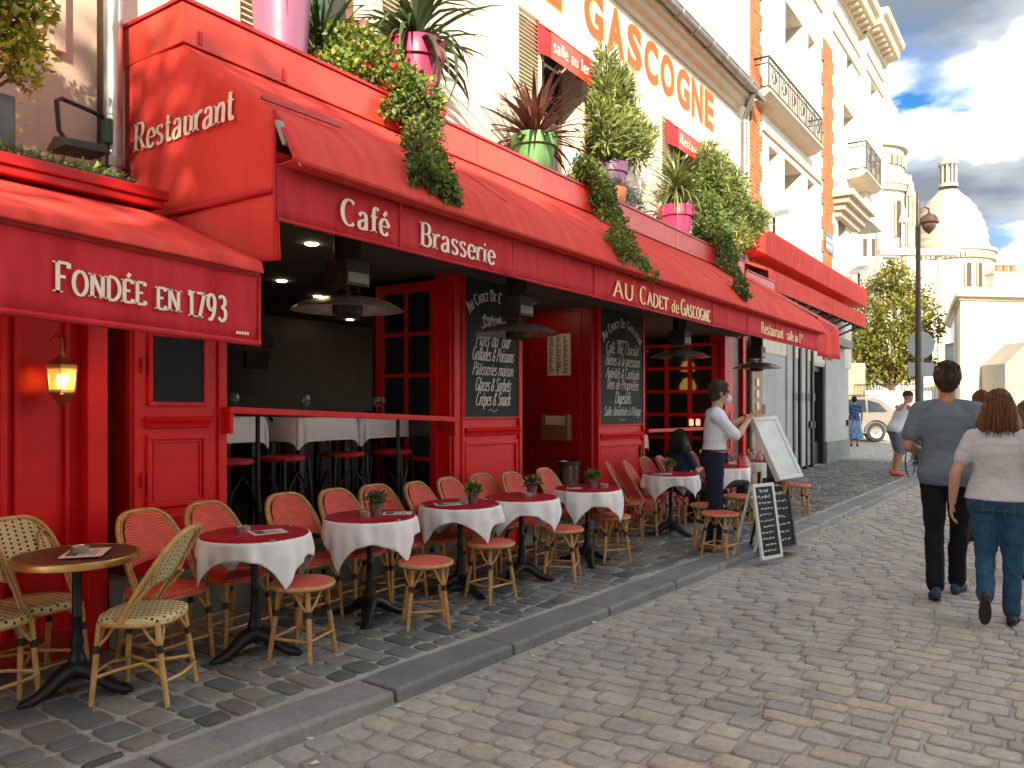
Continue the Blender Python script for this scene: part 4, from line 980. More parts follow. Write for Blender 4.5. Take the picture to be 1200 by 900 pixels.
# ------------------------------------------------------------------ awnings
AW, AV = MT["awning"], MT["awning_in"]
ma = thing("long_awning", "long red awning lettered Café Brasserie AU CADET de GASCOGNE over the terrace", "awning", (2.69, 4.3, 2.5))
prof = [(4.30, 3.69), (4.05, 3.52), (3.80, 3.345), (3.60, 3.205), (3.47, 3.10), (3.395, 3.01), (3.34, 2.915), (3.305, 2.845), (3.31, 2.833), (3.42, 2.828)]
def ptop(t):
    k = t * (len(prof) - 1); i = min(int(k), len(prof) - 2); f = k - i
    return prof[i][0] + (prof[i + 1][0] - prof[i][0]) * f, prof[i][1] + (prof[i + 1][1] - prof[i][1]) * f
XE = 13.85
def sag(x, t): k = math.pi * ((x - 3.1) / 2.75); return (-.016 * abs(math.sin(k)) - .007 * math.sin(x * 4.3 + 1) + .004 * math.sin(x * 11 + t * 5)) * math.sin(math.pi * min(1, t * 1.9))
m = MB(); m.grid(lambda u, v: (2.69 + (12.7 + (XE - 12.7) * min(1, v / .38) - 2.69) * u, ptop(v)[0], ptop(v)[1] + sag(2.69 + u * 11, v)), 90, 27)
o = m.build("canvas_top", AW, ma, shear=True, smooth=40); so = o.modifiers.new("Solid", 'SOLIDIFY'); so.thickness = .006; so.offset = -1
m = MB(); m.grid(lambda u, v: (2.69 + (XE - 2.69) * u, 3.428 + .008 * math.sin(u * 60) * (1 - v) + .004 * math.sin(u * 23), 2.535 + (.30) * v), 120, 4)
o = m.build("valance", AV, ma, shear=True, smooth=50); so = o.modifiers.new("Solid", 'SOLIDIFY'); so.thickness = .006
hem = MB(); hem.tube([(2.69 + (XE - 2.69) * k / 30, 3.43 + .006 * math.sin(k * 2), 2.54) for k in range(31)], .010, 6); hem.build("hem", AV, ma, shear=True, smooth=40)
for x in (3.62, 4.85, 6.1, 7.3, 8.95, 10.2, 11.4, 12.6):
    seam = MB(); seam.box(x, x + .010, 3.416, 3.424, 2.545, 2.825); seam.hexa([(x, 4.26, 3.652), (x + .02, 4.26, 3.652), (x + .02, 3.48, 3.09), (x, 3.48, 3.09), (x, 4.26, 3.667), (x + .02, 4.26, 3.667), (x + .02, 3.48, 3.114), (x, 3.48, 3.114)])
    seam.build("seam", AV, ma, shear=True)
m = MB(); X0 = 2.688
sidep = [(4.93, 2.66), (4.93, 3.72), (4.28, 3.69), (3.45, 3.12), (3.445, 2.70), (4.48, 2.70), (4.6, 2.66)]
m.grid(lambda u, v: (X0 + .012 * math.sin(u * 9 + v * 4) * math.sin(math.pi * u) * v, 4.93 + (3.447 - 4.93) * u, 2.69 + ((3.72 + (3.69 - 3.72) * min(1, u / .44) if u < .44 else 3.69 + (3.12 - 3.69) * (u - .44) / .56) - 2.69) * v), 30, 12)
o = m.build("side_panel", AW, ma, shear=True, smooth=50); so = o.modifiers.new("Solid", 'SOLIDIFY'); so.thickness = .006; so.offset = 1
m = MB(); m.grid(lambda u, v: (X0 + .004 + .03 * math.sin(u * 7 + 1) * (1 - v) * .8, 4.93 + (3.437 - 4.93) * u, 2.32 + .37 * v + .03 * (1 - v) * math.sin(u * 3)), 30, 8)
o = m.build("side_flap", AW, ma, shear=True, smooth=50); so = o.modifiers.new("Solid", 'SOLIDIFY'); so.thickness = .005
hb = MB(); hb.tube([(X0 - .006, 4.90, 2.70), (X0 - .008, 4.2, 2.696), (X0 - .006, 3.45, 2.70)], .016, 8); hb.tube([(X0 - .004, 3.444, 3.12), (X0 - .004, 3.442, 2.34)], .010, 6); hb.build("hem", AV, ma, shear=True, smooth=40)
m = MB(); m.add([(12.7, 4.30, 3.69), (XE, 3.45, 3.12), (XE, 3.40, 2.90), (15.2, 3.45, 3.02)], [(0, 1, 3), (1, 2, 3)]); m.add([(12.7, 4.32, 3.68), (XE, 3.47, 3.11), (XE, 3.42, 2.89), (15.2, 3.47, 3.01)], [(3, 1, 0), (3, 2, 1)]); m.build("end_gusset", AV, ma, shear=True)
m = MB(); m.grid(lambda u, v: (XE + .02 + 1.36 * u, 3.44 + .05 * math.sin(u * 11) * (1 - v * .6), 2.46 + .02 * math.sin(u * 9) + (.50 + .06 * u) * v), 30, 5); o = m.build("end_flap", AW, ma, shear=True, smooth=50); so = o.modifiers.new("Solid", 'SOLIDIFY'); so.thickness = .006
MB().beam((12.6, 4.29, 3.72), (15.25, 3.45, 3.05), .05, .06).build("end_arm", MT["box_red"], ma, shear=True, bevel=.006)
for x in (3.1, 5.9, 8.7, 11.3, 13.4): MB().beam((x, 4.9, 2.98), (x + .15, 3.5, 2.90), .04, .05).build("folding_arm", MT["black"], ma, shear=True)
MB().tube([(2.69, 3.47, 2.88), (XE, 3.47, 2.88)], .035, 8).build("front_bar", MT["box_red"], ma, shear=True, smooth=40)
d = MB(); d.beam((2.70, 3.43, 3.06), (2.70, 3.36, 2.92), .045, .02, (0, 1, 0)); d.tube([(2.70, 3.35, 2.92), (2.74, 3.30, 2.81)], .005, 6); d.build("crank_eye", MT["zinc"], ma, shear=True)
MB().beam((2.72, 3.60, 3.235), (3.30, 3.60, 3.245), .02, .02).build("rain_strip", MT["red_dark"], ma, shear=True)
# lettering on the long awning
yl = 3.414
def word(mat, *a, **k):
    l = MB(); write(l, *a, **k); l.build("lettering", mat, ma, shear=True)
CT, YT = MT["cream_text"], MT["yellow_text"]
word(CT, "Café", (3.125, yl, 2.60), (1, 0, -.01), (0, 0, 1), .15, .20, .055, total=.39); word(CT, "Brasserie", (3.81, yl, 2.595), (1, 0, -.01), (0, 0, 1), .15, .20, .055, total=.80)
word(YT, "AU", (6.45, yl, 2.585), (1, 0, -.008), (0, 0, 1), .15, .22, .06, total=.42); word(YT, "CADET", (7.0, yl, 2.58), (1, 0, -.008), (0, 0, 1), .17, .20, .06, small=.78, total=.66)
word(YT, "de", (7.76, yl, 2.576), (1, 0, -.008), (0, 0, 1), .13, .18, .06, total=.19); word(YT, "GASCOGNE", (8.0, yl, 2.57), (1, 0, -.008), (0, 0, 1), .17, .20, .06, small=.78, total=.84)
word(YT, "Restaurant", (10.75, yl, 2.60), (1, 0, -.004), (0, 0, 1), .15, .20, .06, total=1.0); word(YT, "salle au 1", (11.95, yl, 2.60), (1, 0, -.004), (0, 0, 1), .14, .18, .06, total=.72); word(YT, "er", (12.70, yl, 2.68), (1, 0, -.004), (0, 0, 1), .09, .16, .06, total=.13)
l = MB(); write(l, "Restaurant", (X0 - .022, 4.80, 3.135), (0, -1, 0), (0, 0, 1), .17, .20, .055, total=1.03, slant=.08)
l.build("side_lettering", MT["cream_text"], ma, shear=True)
# fascia ledge above
fb = thing("fascia_ledge", "long orange red fascia ledge above the awning carrying the plant pots", "ledge", (2.69, 4.28, 3.69))
xs_ = [2.67, 5.52, 9.85, 12.62]
for a, b in zip(xs_, xs_[1:]): MB().box(a + .004, b - .004, 4.28, 4.95, 3.70, 3.945).build("board", MT["box_red"], fb, shear=True, bevel=.006)
MB().box(2.66, 12.64, 4.265, 4.945, 3.947, 3.968).build("cap", RD, fb, shear=True)
MB().box(12.7, 14.2, 4.28, 4.95, 3.54, 3.82).build("board", MT["box_red"], fb, shear=True, bevel=.006)
MB().box(12.68, 14.22, 4.265, 4.945, 3.822, 3.84).build("cap", RD, fb, shear=True)
for x in (2.78, 3.4, 4.9): MB().box(x, x + .02, 4.268, 4.28, 3.72, 3.80).build("bracket", RD, fb, shear=True)
# small awning at the left
fa = thing("small_awning", "smaller red awning lettered FONDÉE EN 1793 at the left", "awning", (2.64, 4.2, 1.9))
XF = 2.64
def tilt(x): return .036 * (XF - x)
m = MB(); m.grid(lambda u, v: (-3 + (XF + 3 - .18 * (1 - min(1, v * 1.4))) * u, 4.3 + (3.5 - 4.3) * min(1, v / .8) - .02 * max(0, v - .8) * 5, 2.66 + (2.31 - 2.66) * min(1, v / .8) - (.065 * max(0, v - .8) * 5) ** 1.0 + tilt(-3 + (XF + 3) * u) * v - .012 * math.sin(3.14 * v) * (1 + math.sin(u * 30))), 50, 16)
o = m.build("canvas_top", AW, fa, shear=True, smooth=60); so = o.modifiers.new("Solid", 'SOLIDIFY'); so.thickness = .006; so.offset = -1
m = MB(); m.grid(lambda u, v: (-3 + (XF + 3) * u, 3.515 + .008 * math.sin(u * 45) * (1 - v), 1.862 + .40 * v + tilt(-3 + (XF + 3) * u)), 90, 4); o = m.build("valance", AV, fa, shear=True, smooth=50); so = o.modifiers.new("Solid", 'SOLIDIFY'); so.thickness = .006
m = MB(); m.tube([(-3 + (XF + 3) * k / 20, 3.512, 1.875 + tilt(-3 + (XF + 3) * k / 20)) for k in range(21)], .016, 8); m.tube([(XF, 3.515, 1.87), (XF, 3.515, 2.24)], .008, 6); m.build("hem", AV, fa, shear=True, smooth=40)
m = MB(); m.box(-3, 2.50, 4.18, 4.93, 2.655, 2.70); m.box(-3, 2.52, 4.16, 4.93, 2.70, 2.755); m.build("cover_box", RD, fa, shear=True, bevel=.006)
MB().prism([(4.3, 2.655), (3.52, 2.30), (3.52, 2.22), (4.9, 2.60)], XF - .012, XF - .004, 'x').build("side_panel", AV, fa, shear=True)
MB().tube([(-3, 3.53, 2.25 + tilt(-3)), (XF - .02, 3.53, 2.25)], .03, 8).build("front_bar", RD, fa, shear=True, smooth=40)
def word2(*a, **k):
    l = MB(); write(l, *a, **k); l.build("lettering", CT, fa, shear=True)
word2("FONDÉE", (1.60, 3.502, 1.985 + tilt(1.6)), (1, 0, -.036), (0, 0, 1), .13, .15, .10, small=.80, total=.40); word2("EN", (2.055, 3.502, 1.975 + tilt(2.0)), (1, 0, -.036), (0, 0, 1), .104, .16, .11, total=.12); word2("1793", (2.215, 3.502, 1.965 + tilt(2.2)), (1, 0, -.036), (0, 0, 1), .125, .15, .10, total=.215)
m = MB(); g = random.Random(9)
for k in range(5): m.box(2.49 + k * .016, 2.501 + k * .016, 3.502, 3.5035, 1.915, 1.93)
m.build("maker_mark", MT["cream_text"], fa, shear=True)
# two stacked red awnings further down the street
fr_ = thing("far_awning", "pair of stacked red awning cassettes on the white brick quoined house", "awning", (14.2, 4.6, 3.7))
MB().box(14.25, 23.6, 4.55, 4.93, 4.42, 4.92).build("upper_valance", AW, fr_, shear=True, bevel=.02)
MB().box(14.15, 22.4, 4.35, 4.37, 3.72, 4.08).build("lower_valance", AW, fr_, shear=True)
MB().hexa([(14.15, 4.37, 4.04), (22.4, 4.37, 4.04), (22.4, 4.93, 4.28), (14.15, 4.93, 4.28), (14.15, 4.37, 4.08), (22.4, 4.37, 4.08), (22.4, 4.93, 4.33), (14.15, 4.93, 4.33)]).build("lower_canvas", AW, fr_, shear=True)
m = MB(); g = random.Random(2)
for k in range(9): x = 14.6 + .9 * k; m.beam((x, 4.9, 4.1), (x + .5, 4.42, 3.72), .06, .06); m.beam((x, 4.9, 3.5), (x + .3, 4.4, 3.78), .04, .05)
m.box(14.3, 22.6, 4.7, 4.9, 3.2, 3.4); m.build("folding_arm", MT["dark_grey"], fr_, shear=True)
m = MB(); write(m, "salle", (17.9, 4.345, 3.86), (1, 0, 0), (0, 0, 1), .11, .2, .08, total=.7); m.build("faint_lettering", AV, fr_, shear=True)
for x, z, la in ((14.75, 5.15, "grey floodlight tilted up at the near end of the stacked red awnings"), (22.3, 5.2, "grey floodlight tilted up at the far end of the stacked red awnings")):
    t = thing("floodlight", la, "lamp", (x, 4.6, z - .25), group="floodlights on the far awnings")
    MB().hexa([(x, 4.45, z - .03), (x + 1.0, 4.45, z + .26), (x + 1.0, 4.75, z + .26), (x, 4.75, z - .03), (x, 4.45, z + .06), (x + 1.0, 4.45, z + .35), (x + 1.0, 4.75, z + .35), (x, 4.75, z + .06)]).build("lamp_head", MT["zinc"], t, shear=True, bevel=.01)
    MB().tube([(x + .5, 4.6, z - .28), (x + .5, 4.6, z + .14)], .03, 6).build("stand", MT["dark_grey"], t, shear=True)

# --- hanging heaters
def heater(x, y, label):
    t = thing("terrace_heater", label, "heater", (x, y, 2.25), group="mushroom heaters hanging under the awning")
    C_ = (0, 0, 0)
    MB().lathe([(.10, .098), (.20, .085), (.32, .05), (.405, 0), (.41, -.004), (.40, -.006), (.32, .038), (.2, .07), (.10, .08)], 40).build("hood", M("hood %d" % int(x * 10), (.50, .47, .43), .3, .08, 6, .03, metal=.7), t, smooth=50)
    m = MB(); m.lathe([(.085, -.05), (.11, -.03), (.11, .09), (.085, .10), (.0, .10)], 24); m.lathe([(0, -.06), (.07, -.055), (.085, -.05)], 24); m.build("burner", MT["black"], t, smooth=40)
    m = MB()
    for k in range(4): a = math.pi / 4 + k * math.pi / 2; m.tube([(.075 * math.cos(a), .075 * math.sin(a), .09), (.075 * math.cos(a), .075 * math.sin(a), .17)], .012, 6)
    m.lathe([(.10, .12), (.105, .125), (.10, .13)], 20); m.build("bracket", MT["dark_grey"], t)
    m = MB(); m.box(-.115, .115, -.115, .115, .165, .36); hb_ = m.build("housing", MT["dark_grey"], t, bevel=.008)
    m = MB(); m.box(-.10, .10, -.118, -.1155, .19, .26); m.build("rating_plate", MT["zinc"], hb_)
    m = MB(); m.lathe([(.10, .36), (.10, .62)], 20); m.box(-.05, .05, -.05, .05, .45, .63); m.build("mount", MT["black"], t, smooth=40)
heater(4.0, 4.3, "nearest mushroom heater hanging in front of the dark open window")
heater(6.17, 4.3, "mushroom heater hanging in front of the left tall chalkboard")
heater(10.05, 4.3, "mushroom heater hanging in front of the second window opening")
heater(13.3, 4.3, "farthest mushroom heater hanging above the waiter")
# ------------------------------------------------------------------ across the street (behind the camera) and the far end of the street
FW, RT = Vector((math.cos(CA), math.sin(CA), 0)), Vector((math.sin(CA), -math.cos(CA), 0))
def at(px, d, py=None):                               # street point at distance d along the view, for the far buildings
    p = FW * d + RT * ((px - 600) / 920 * d)
    z = 1.55 + (465 - py) / 920 * d + SLOPE * p.x if py is not None else 0
    return Vector((p.x, p.y, z))
ob_ = thing("shading_house", "unseen house across the street behind the viewer, roofline shaped to shade the cafe front", "building", (-10, -6, 0))
m = MB(); m.box(-60, -11.0, -16, -6, -1, 10.3); m.box(-11.0, -7.8, -16, -6, -1, 11.7); m.box(-7.8, -5.8, -16, -6, -1, 11.2); m.box(-5.8, .4, -16, -6, -1, 12.6); m.box(.4, 9.0, -16, -6, -1, 13.7)  # out of view; roof steps and notch shaped to steer sun and shade
m.build("wall", MT["wall_cream"], ob_, shear=True)
for k in range(11): MB().box(-14 + 2.2 * k, -13 + 2.2 * k, -6.0, -5.93, 3.4, 5.2).build("window", MT["glass"], ob_, shear=True); MB().box(-14 + 2.2 * k, -13 + 2.2 * k, -6.0, -5.93, .8, 2.6).build("window", MT["glass"], ob_, shear=True)

GA, GB, GC = (0.045, 0.075, 0.018), (0.10, 0.13, 0.030), (0.16, 0.15, 0.04)
MT["leaf_tree"] = leaf_mat("sunlit tree leaf", (0.10, 0.13, 0.020), (0.24, 0.235, 0.035), (0.38, 0.30, 0.06), transl=.4)
MT["leaf_dark"] = leaf_mat("dark tree leaf", GA, GB)
def tree(name, label, base, h, crown, n, leaf, mat, seed, trunk=.18, group=None):
    g = np.random.default_rng(seed)
    t = thing(name, label, "tree", base, group=group)
    o = WL[t.name]; m = MB(); top = Vector((base[0], base[1], o.z + h * .5))
    m.tube([Vector((base[0], base[1], o.z - .2)), Vector((base[0] + .05, base[1], o.z + h * .25)), top], [trunk, trunk * .8, trunk * .6], 10)
    for c in crown:
        e = Vector((c[0], c[1], c[2] - SLOPE * base[0])); mid = top.lerp(e, .5) + Vector((0, 0, -.1 * h * .2))
        m.tube([top - Vector((0, 0, h * .1)), mid, e], [trunk * .45, trunk * .3, trunk * .1], 6)
    m.build("trunk", MT["bark"], t, smooth=50, fix=True)
    P, D = blob_points(g, n, crown, .35)
    P[:, 2] -= SLOPE * base[0]; P -= np.array(o)
    D = D + g.normal(size=D.shape) * .7 + np.array([0, 0, -.3])
    leaves("crown", P, D, leaf, leaf * .7, mat, t, seed)
    return t
g = np.random.default_rng(1)
def clumps(c, r, n, cr, seed, flat=.8):
    g = random.Random(seed); out = []
    for _ in range(n):
        while True:
            v = Vector((g.uniform(-1, 1), g.uniform(-1, 1), g.uniform(-1, 1)))
            if v.length < 1: break
        s = cr * (.7 + .6 * g.random())
        out.append((c[0] + v.x * r[0], c[1] + v.y * r[1], c[2] + v.z * r[2], s, s, s * flat))
    return out
tree("square_tree", "leafy plane tree behind the viewer shading the cafe front", (-5.0, -2.6, 0), 11, clumps((-5.0, -2.6, 7.7), (1.25, 1.6, .9), 10, .7, 5), 1500, .20, MT["leaf_dark"], 2)
tree("square_tree", "second leafy tree further along the street behind the viewer", (-4.2, -4.6, 0), 12, clumps((-4.2, -4.6, 10.2), (1.5, .8, 1.0), 10, .6, 8), 1500, .20, MT["leaf_dark"], 3)
c0 = at(1048, 34, 372)
tree("plane_tree", "yellow green tree in sunlight behind the white wall at the end of the street", (at(1045, 34).x, at(1045, 34).y, .4), 5.2,
     [(*at(px, 34 + dd, py), s, s, s * .85) for px, py, s, dd in ((1048, 330, .9, 0), (1030, 345, .9, .5), (1068, 350, .9, .5), (1018, 372, .9, 0), (1050, 370, 1.1, -.6), (1080, 368, .8, 0), (1012, 400, .85, 0), (1040, 405, 1.1, -.7), (1072, 398, .9, 0), (1090, 385, .6, 0), (1025, 430, .95, 0), (1055, 432, .9, .3), (1004, 425, .9, 0), (998, 395, .9, .5), (1000, 445, .8, 0), (1080, 425, .6, .5), (1050, 318, .6, 0))], 11000, .16, MT["leaf_tree"], 4, .16)

# white garden wall with a rail, cream house, white corner house with chimney pots
def obox(mb, px0, px1, d, depth, z0, z1, dd=0.0):
    a, b = at(px0, d), at(px1, d + dd); n = FW * depth
    mb.hexa([(*a.xy, z0), (*b.xy, z0), (*(b + n).xy, z0), (*(a + n).xy, z0), (*a.xy, z1), (*b.xy, z1), (*(b + n).xy, z1), (*(a + n).xy, z1)])
    return mb
def zz(px, py, d): return at(px, d, py).z
gw = thing("garden_wall", "low white wall topped by a thin rail behind the parked car", "wall", (*at(1050, 32).xy, .3))
obox(MB(), 1014, 1092, 32, .3, -.2, zz(1050, 458, 32)).build("wall", MT["wall_white"], gw, shear=True)
m = MB(); zt = zz(1050, 458, 32)
for k in range(28): p = at(1002 + 3.6 * k, 32.1); m.tube([(*p.xy, zt - .3), (*p.xy, zt + .28)], .012, 5)
a, b = at(1002, 32.1), at(1100, 32.1); m.tube([(*a.xy, zt + .26), (*b.xy, zt + .26)], .016, 5); m.build("railing", MT["iron"], gw, shear=True)
ow = thing("brown_wall", "weathered brown garden wall left of the white wall", "wall", (*at(1000, 32).xy, .3))
obox(MB(), 975, 1014, 32.2, .4, -.2, zz(1000, 425, 32)).build("wall", M("brown render", (.42, .32, .22), .85, .12, 2, .2), ow, shear=True)
ch = thing("cream_house", "cream house with flat pilasters behind the yellow green tree", "building", (*at(1085, 48).xy, .3))
m = obox(MB(), 1035, 1122, 48, 8, -.5, zz(1085, 305, 48)); m.build("wall", MT["wall_cream"], ch, shear=True)
m = MB()
for px in (1058, 1100): obox(m, px, px + 4, 47.8, .3, 0, zz(1085, 300, 48))
obox(m, 1032, 1125, 47.6, .5, zz(1085, 300, 48), zz(1085, 293, 48)); m.build("cornice", MT["trim"], ch, shear=True)
for px, py in ((1068, 395), (1084, 395), (1070, 340)): obox(MB(), px, px + 8, 47.9, .2, zz(px, py + 40, 48), zz(px, py, 48)).build("window", MT["glass"], ch, shear=True)
wc = thing("white_corner_house", "large plain white house wall with a stone cornice at the right edge", "building", (*at(1127, 30).xy, .3))
zt = zz(1160, 352, 30)
a, b, c, d_ = at(1126, 30), at(1290, 30.5), at(1290, 44), at(1114, 40)
MB().prism([tuple(a.xy), tuple(b.xy), tuple(c.xy), tuple(d_.xy)], -.6, zt, 'z').build("wall", MT["wall_white"], wc, shear=True)
def grow(p, q): return [tuple((p + (p - q) * .0).xy)]
m = MB(); cen = (a + b + c + d_) / 4
for e, z0, z1 in ((.10, zt, zt + .12), (.30, zt + .12, zt + .34), (.18, zt + .34, zt + .48)):
    m.prism([tuple((p + (p - cen).normalized() * e * 1.5).xy) for p in (a, b, c, d_)], z0, z1, 'z')
m.build("cornice", MT["trim"], wc, shear=True)
m = MB(); obox(m, 1120, 1122, 34, .1, 0, zt); m.build("downpipe", MT["zinc"], wc, shear=True)
for k, (z0, z1) in enumerate(((1.2, 2.5), (3.4, 4.7))):
    for px, d in ((1118.5, 36),): obox(MB(), px, px + 2, d, .8, z0, z1).build("window", MT["glass"], wc, shear=True)
an = thing("shadow_annex", "added beige lean-to imitating a shadow shape on the white house wall", "building", (*at(1200, 28).xy, .3))  # block added to imitate a shadow shape on the white wall
p0, p1 = at(1178, 28.5), at(1290, 28.5); n = FW * 1.4
z_a, z_b = zz(1178, 426, 28.5), zz(1205, 400, 28.5)
pm = p0.lerp(p1, .24)
MB().add([(*p0.xy, -.4), (*p1.xy, -.4), (*p1.xy, z_b), (*pm.xy, z_b), (*p0.xy, z_a)] + [(*(q + n).xy, z) for q, z in ((p0, -.4), (p1, -.4), (p1, z_b), (pm, z_b), (p0, z_a))],
         [(0, 1, 2, 3, 4), (9, 8, 7, 6, 5), (0, 5, 6, 1), (1, 6, 7, 2), (2, 7, 8, 3), (3, 8, 9, 4), (4, 9, 5, 0)]).build("wall", M("shadow beige render", (.30, .28, .23), .85, .08, 2, .2), an, shear=True)
cs = thing("chimney_stack", "white chimney stack with three orange pots above the white house", "chimney", (*at(1178, 44).xy, 6))
z0, z1 = zz(1178, 345, 44), zz(1178, 321, 44)
obox(MB(), 1165, 1192, 44, .8, z0 - 2, z1).build("stack", MT["wall_white"], cs, shear=True)
obox(MB(), 1164, 1193, 43.9, 1.0, z1, z1 + .10).build("cap", MT["trim"], cs, shear=True)
for px in (1169.5, 1178, 1186.5):
    p = at(px, 44.4); MB().lathe([(.15, 0), (.17, .1), (.15, .12), (.15, .36), (.18, .40), (.18, .46), (.10, .46), (.10, .3)], 12, (p.x, p.y, z1 + .1)).build("chimney_pot", MT["terracotta"], cs, shear=True)
obox(MB(), 1192, 1290, 46, 4, 5, zz(1192, 330, 46)).build("rear_roof", MT["trim"], cs, shear=True)

# basilica on the hill
MT["bas"] = M("pale travertine", (0.40, 0.365, 0.295), .8, .08, .25, .3, .08, dirt=.12)
MT["bas_dark"] = M("shadowed arch opening", (0.07, 0.05, 0.035), .8, .15, .6, .1)
D0 = 132; PXM = D0 / 920
bs = thing("basilica", "white domed basilica rising over the roofs at the end of the street", "church", (*at(1110, D0).xy, 0))
def bdome(px, ytop, ybase, rpx, ribs, drum, lantern):
    c = at(px, D0); r = rpx * PXM; zb, zt = zz(px, ybase, D0), zz(px, ytop, D0); H_ = zt - zb
    m = MB(); pr_ = [(1.0, 0), (1.0, .08), (.985, .2), (.93, .38), (.82, .56), (.66, .73), (.47, .87), (.30, .96), (.26, 1.0)]
    n = 48; rg = []
    for i in range(33):
        t = i / 32; k = 0
        while k < len(pr_) - 2 and pr_[k + 1][1] < t: k += 1
        f = (t - pr_[k][1]) / (pr_[k + 1][1] - pr_[k][1]); rr = (pr_[k][0] + (pr_[k + 1][0] - pr_[k][0]) * f) * r
        st = 1 + (.025 if (i // 2) % 2 else 0)
        rg.append([(c.x + rr * st * math.cos(2 * math.pi * j / n), c.y + rr * st * math.sin(2 * math.pi * j / n), zb + H_ * t) for j in range(n)])
    m.rings(rg); m.build("dome", MT["bas"], bs, shear=True, smooth=30)
    for (y0, y1, rp) in drum:
        MB().lathe([(rp * PXM, zz(px, y1, D0)), (rp * PXM, zz(px, y0, D0))], 32, (c.x, c.y, 0), caps=True).build("drum", MT["bas"], bs, shear=True, smooth=40)
    if lantern:
        y0, y1, rp = lantern; z0, z1 = zz(px, y1, D0), zz(px, y0, D0); q = rp * PXM
        m = MB(); m.lathe([(q * 1.25, z0 - .6), (q * 1.25, z0), (q * .6, z0), (q * .6, z1), (q * 1.25, z1), (q * 1.3, z1 + .5), (q * .9, z1 + .7), (q * .55, z1 + 1.8), (q * .12, z1 + 2.9), (.05, z1 + 4.2)], 16, (c.x, c.y, 0))
        for k in range(10): a_ = k * .628; m.tube([(c.x + q * math.cos(a_), c.y + q * math.sin(a_), z0), (c.x + q * math.cos(a_), c.y + q * math.sin(a_), z1)], .16, 6)
        m.build("lantern", MT["bas"], bs, shear=True, smooth=30)
    return c
def arch_window(c, rp, ang, py0, py1, wpx, px):
    """dark arch sunk in a drum, seen at angle ang from the line of sight"""
    d = (-FW * math.cos(ang) + RT * math.sin(ang)); s = RT * math.cos(ang) + FW * math.sin(ang); w = wpx * PXM / 2; z0, z1 = zz(px, py1, D0), zz(px, py0, D0)
    o = c + d * (rp * PXM * 1.0 - .25)
    pts = [(-w, z0), (w, z0), (w, z1 - w)] + [(w * math.cos(t), z1 - w + w * math.sin(t)) for t in [math.pi * k / 6 for k in range(1, 6)]] + [(-w, z1 - w)]
    m = MB(); nn = len(pts); m.add([(*(o + s * p[0]).xy, p[1]) for p in pts] + [(*(o + s * p[0] + d * .42).xy, p[1]) for p in pts], [tuple(range(nn, 2 * nn)), tuple(range(nn - 1, -1, -1))] + [(i, (i + 1) % nn, nn + (i + 1) % nn, nn + i) for i in range(nn)])
    m.build("arch_window", MT["bas_dark"], bs, shear=True)
    f = MB(); f.tube([(*(o + s * p[0] * 1.12 + d * .4).xy, z0 + (p[1] - z0) * 1.03) for p in pts[1:]] + [(*(o + s * pts[0][0] * 1.12 + d * .4).xy, pts[0][1])], .14, 6); f.build("arch_trim", MT["bas"], bs, shear=True)
c = bdome(1111, 224, 297, 41, 16, [(297, 301, 50), (301, 304, 48), (304, 370, 46)], (194, 216, 8.5))
for a_, w in ((-.06, 6), (.22, 6), (.64, 4.5), (.80, 4.5), (-.55, 6), (-.8, 5)): arch_window(c, 46, a_, 316 if abs(a_) < .5 else 322, 342, w, 1111)
m = MB()
for k in range(60):
    a_ = k * 2 * math.pi / 60; o = c + Vector((math.cos(a_), math.sin(a_), 0)) * 47.4 * PXM; z = zz(1111, 306.5, D0); m.box(o.x - .25, o.x + .25, o.y - .25, o.y + .25, z - .5, z + .3)
m.build("cornice_blocks", MT["bas"], bs, shear=True)
for sx in (-44, 46):                                   # little corner turrets
    p = at(1111 + sx, D0 - 3); MB().lathe([(.7, zz(1111, 312, D0)), (.7, zz(1111, 296, D0)), (.8, zz(1111, 295, D0)), (.4, zz(1111, 290, D0)), (.05, zz(1111, 286, D0))], 10, (p.x, p.y, 0)).build("turret", MT["bas"], bs, shear=True, smooth=40)
c = bdome(1014, 100, 182, 41, 16, [(180, 184, 45), (184, 214, 41), (214, 222, 47), (222, 228, 51), (228, 310, 47)], None)
for a_ in (.28, .46, .66, .86, 1.05): arch_window(c, 41, a_, 193, 204, 4, 1014)
for a_ in (.36, .74): arch_window(c, 47, a_, 247, 287, 8, 1014)
m = MB()
for k in range(64):
    a_ = k * 2 * math.pi / 64; o = c + Vector((math.cos(a_), math.sin(a_), 0)) * 48.5 * PXM; z = zz(1014, 231, D0); m.box(o.x - .25, o.x + .25, o.y - .25, o.y + .25, z - .6, z + .4)
m.build("cornice_blocks", MT["bas"], bs, shear=True)
for px, y0, y1, rp in ((1067, 232, 300, 4.5), (1058, 262, 320, 6)):
    p = at(px, D0 - 6); z0, z1 = zz(px, y1, D0), zz(px, y0, D0); q = rp * PXM
    m = MB(); m.lathe([(q, z0), (q, z0 + (z1 - z0) * .35), (q * 1.2, z0 + (z1 - z0) * .37), (q * .7, z0 + (z1 - z0) * .38), (q * .7, z1 - 1.5), (q * 1.15, z1 - 1.4), (q * 1.15, z1 - 1.1), (q * .7, z1), (.05, z1 + 2.2)], 12, (p.x, p.y, 0))
    for k in range(8): a_ = k * .785; m.tube([(p.x + q * math.cos(a_), p.y + q * math.sin(a_), z0 + (z1 - z0) * .38), (p.x + q * math.cos(a_), p.y + q * math.sin(a_), z1 - 1.4)], .12, 6)
    m.build("turret", MT["bas"], bs, shear=True, smooth=40)
ch2 = thing("stone_church", "small cream church front with a pediment below the left basilica dome", "church", (*at(1010, 95).xy, 0))
m = obox(MB(), 960, 1034, 95, 12, 0, zz(1010, 262, 95)); m.build("wall", MT["bas"], ch2, shear=True)
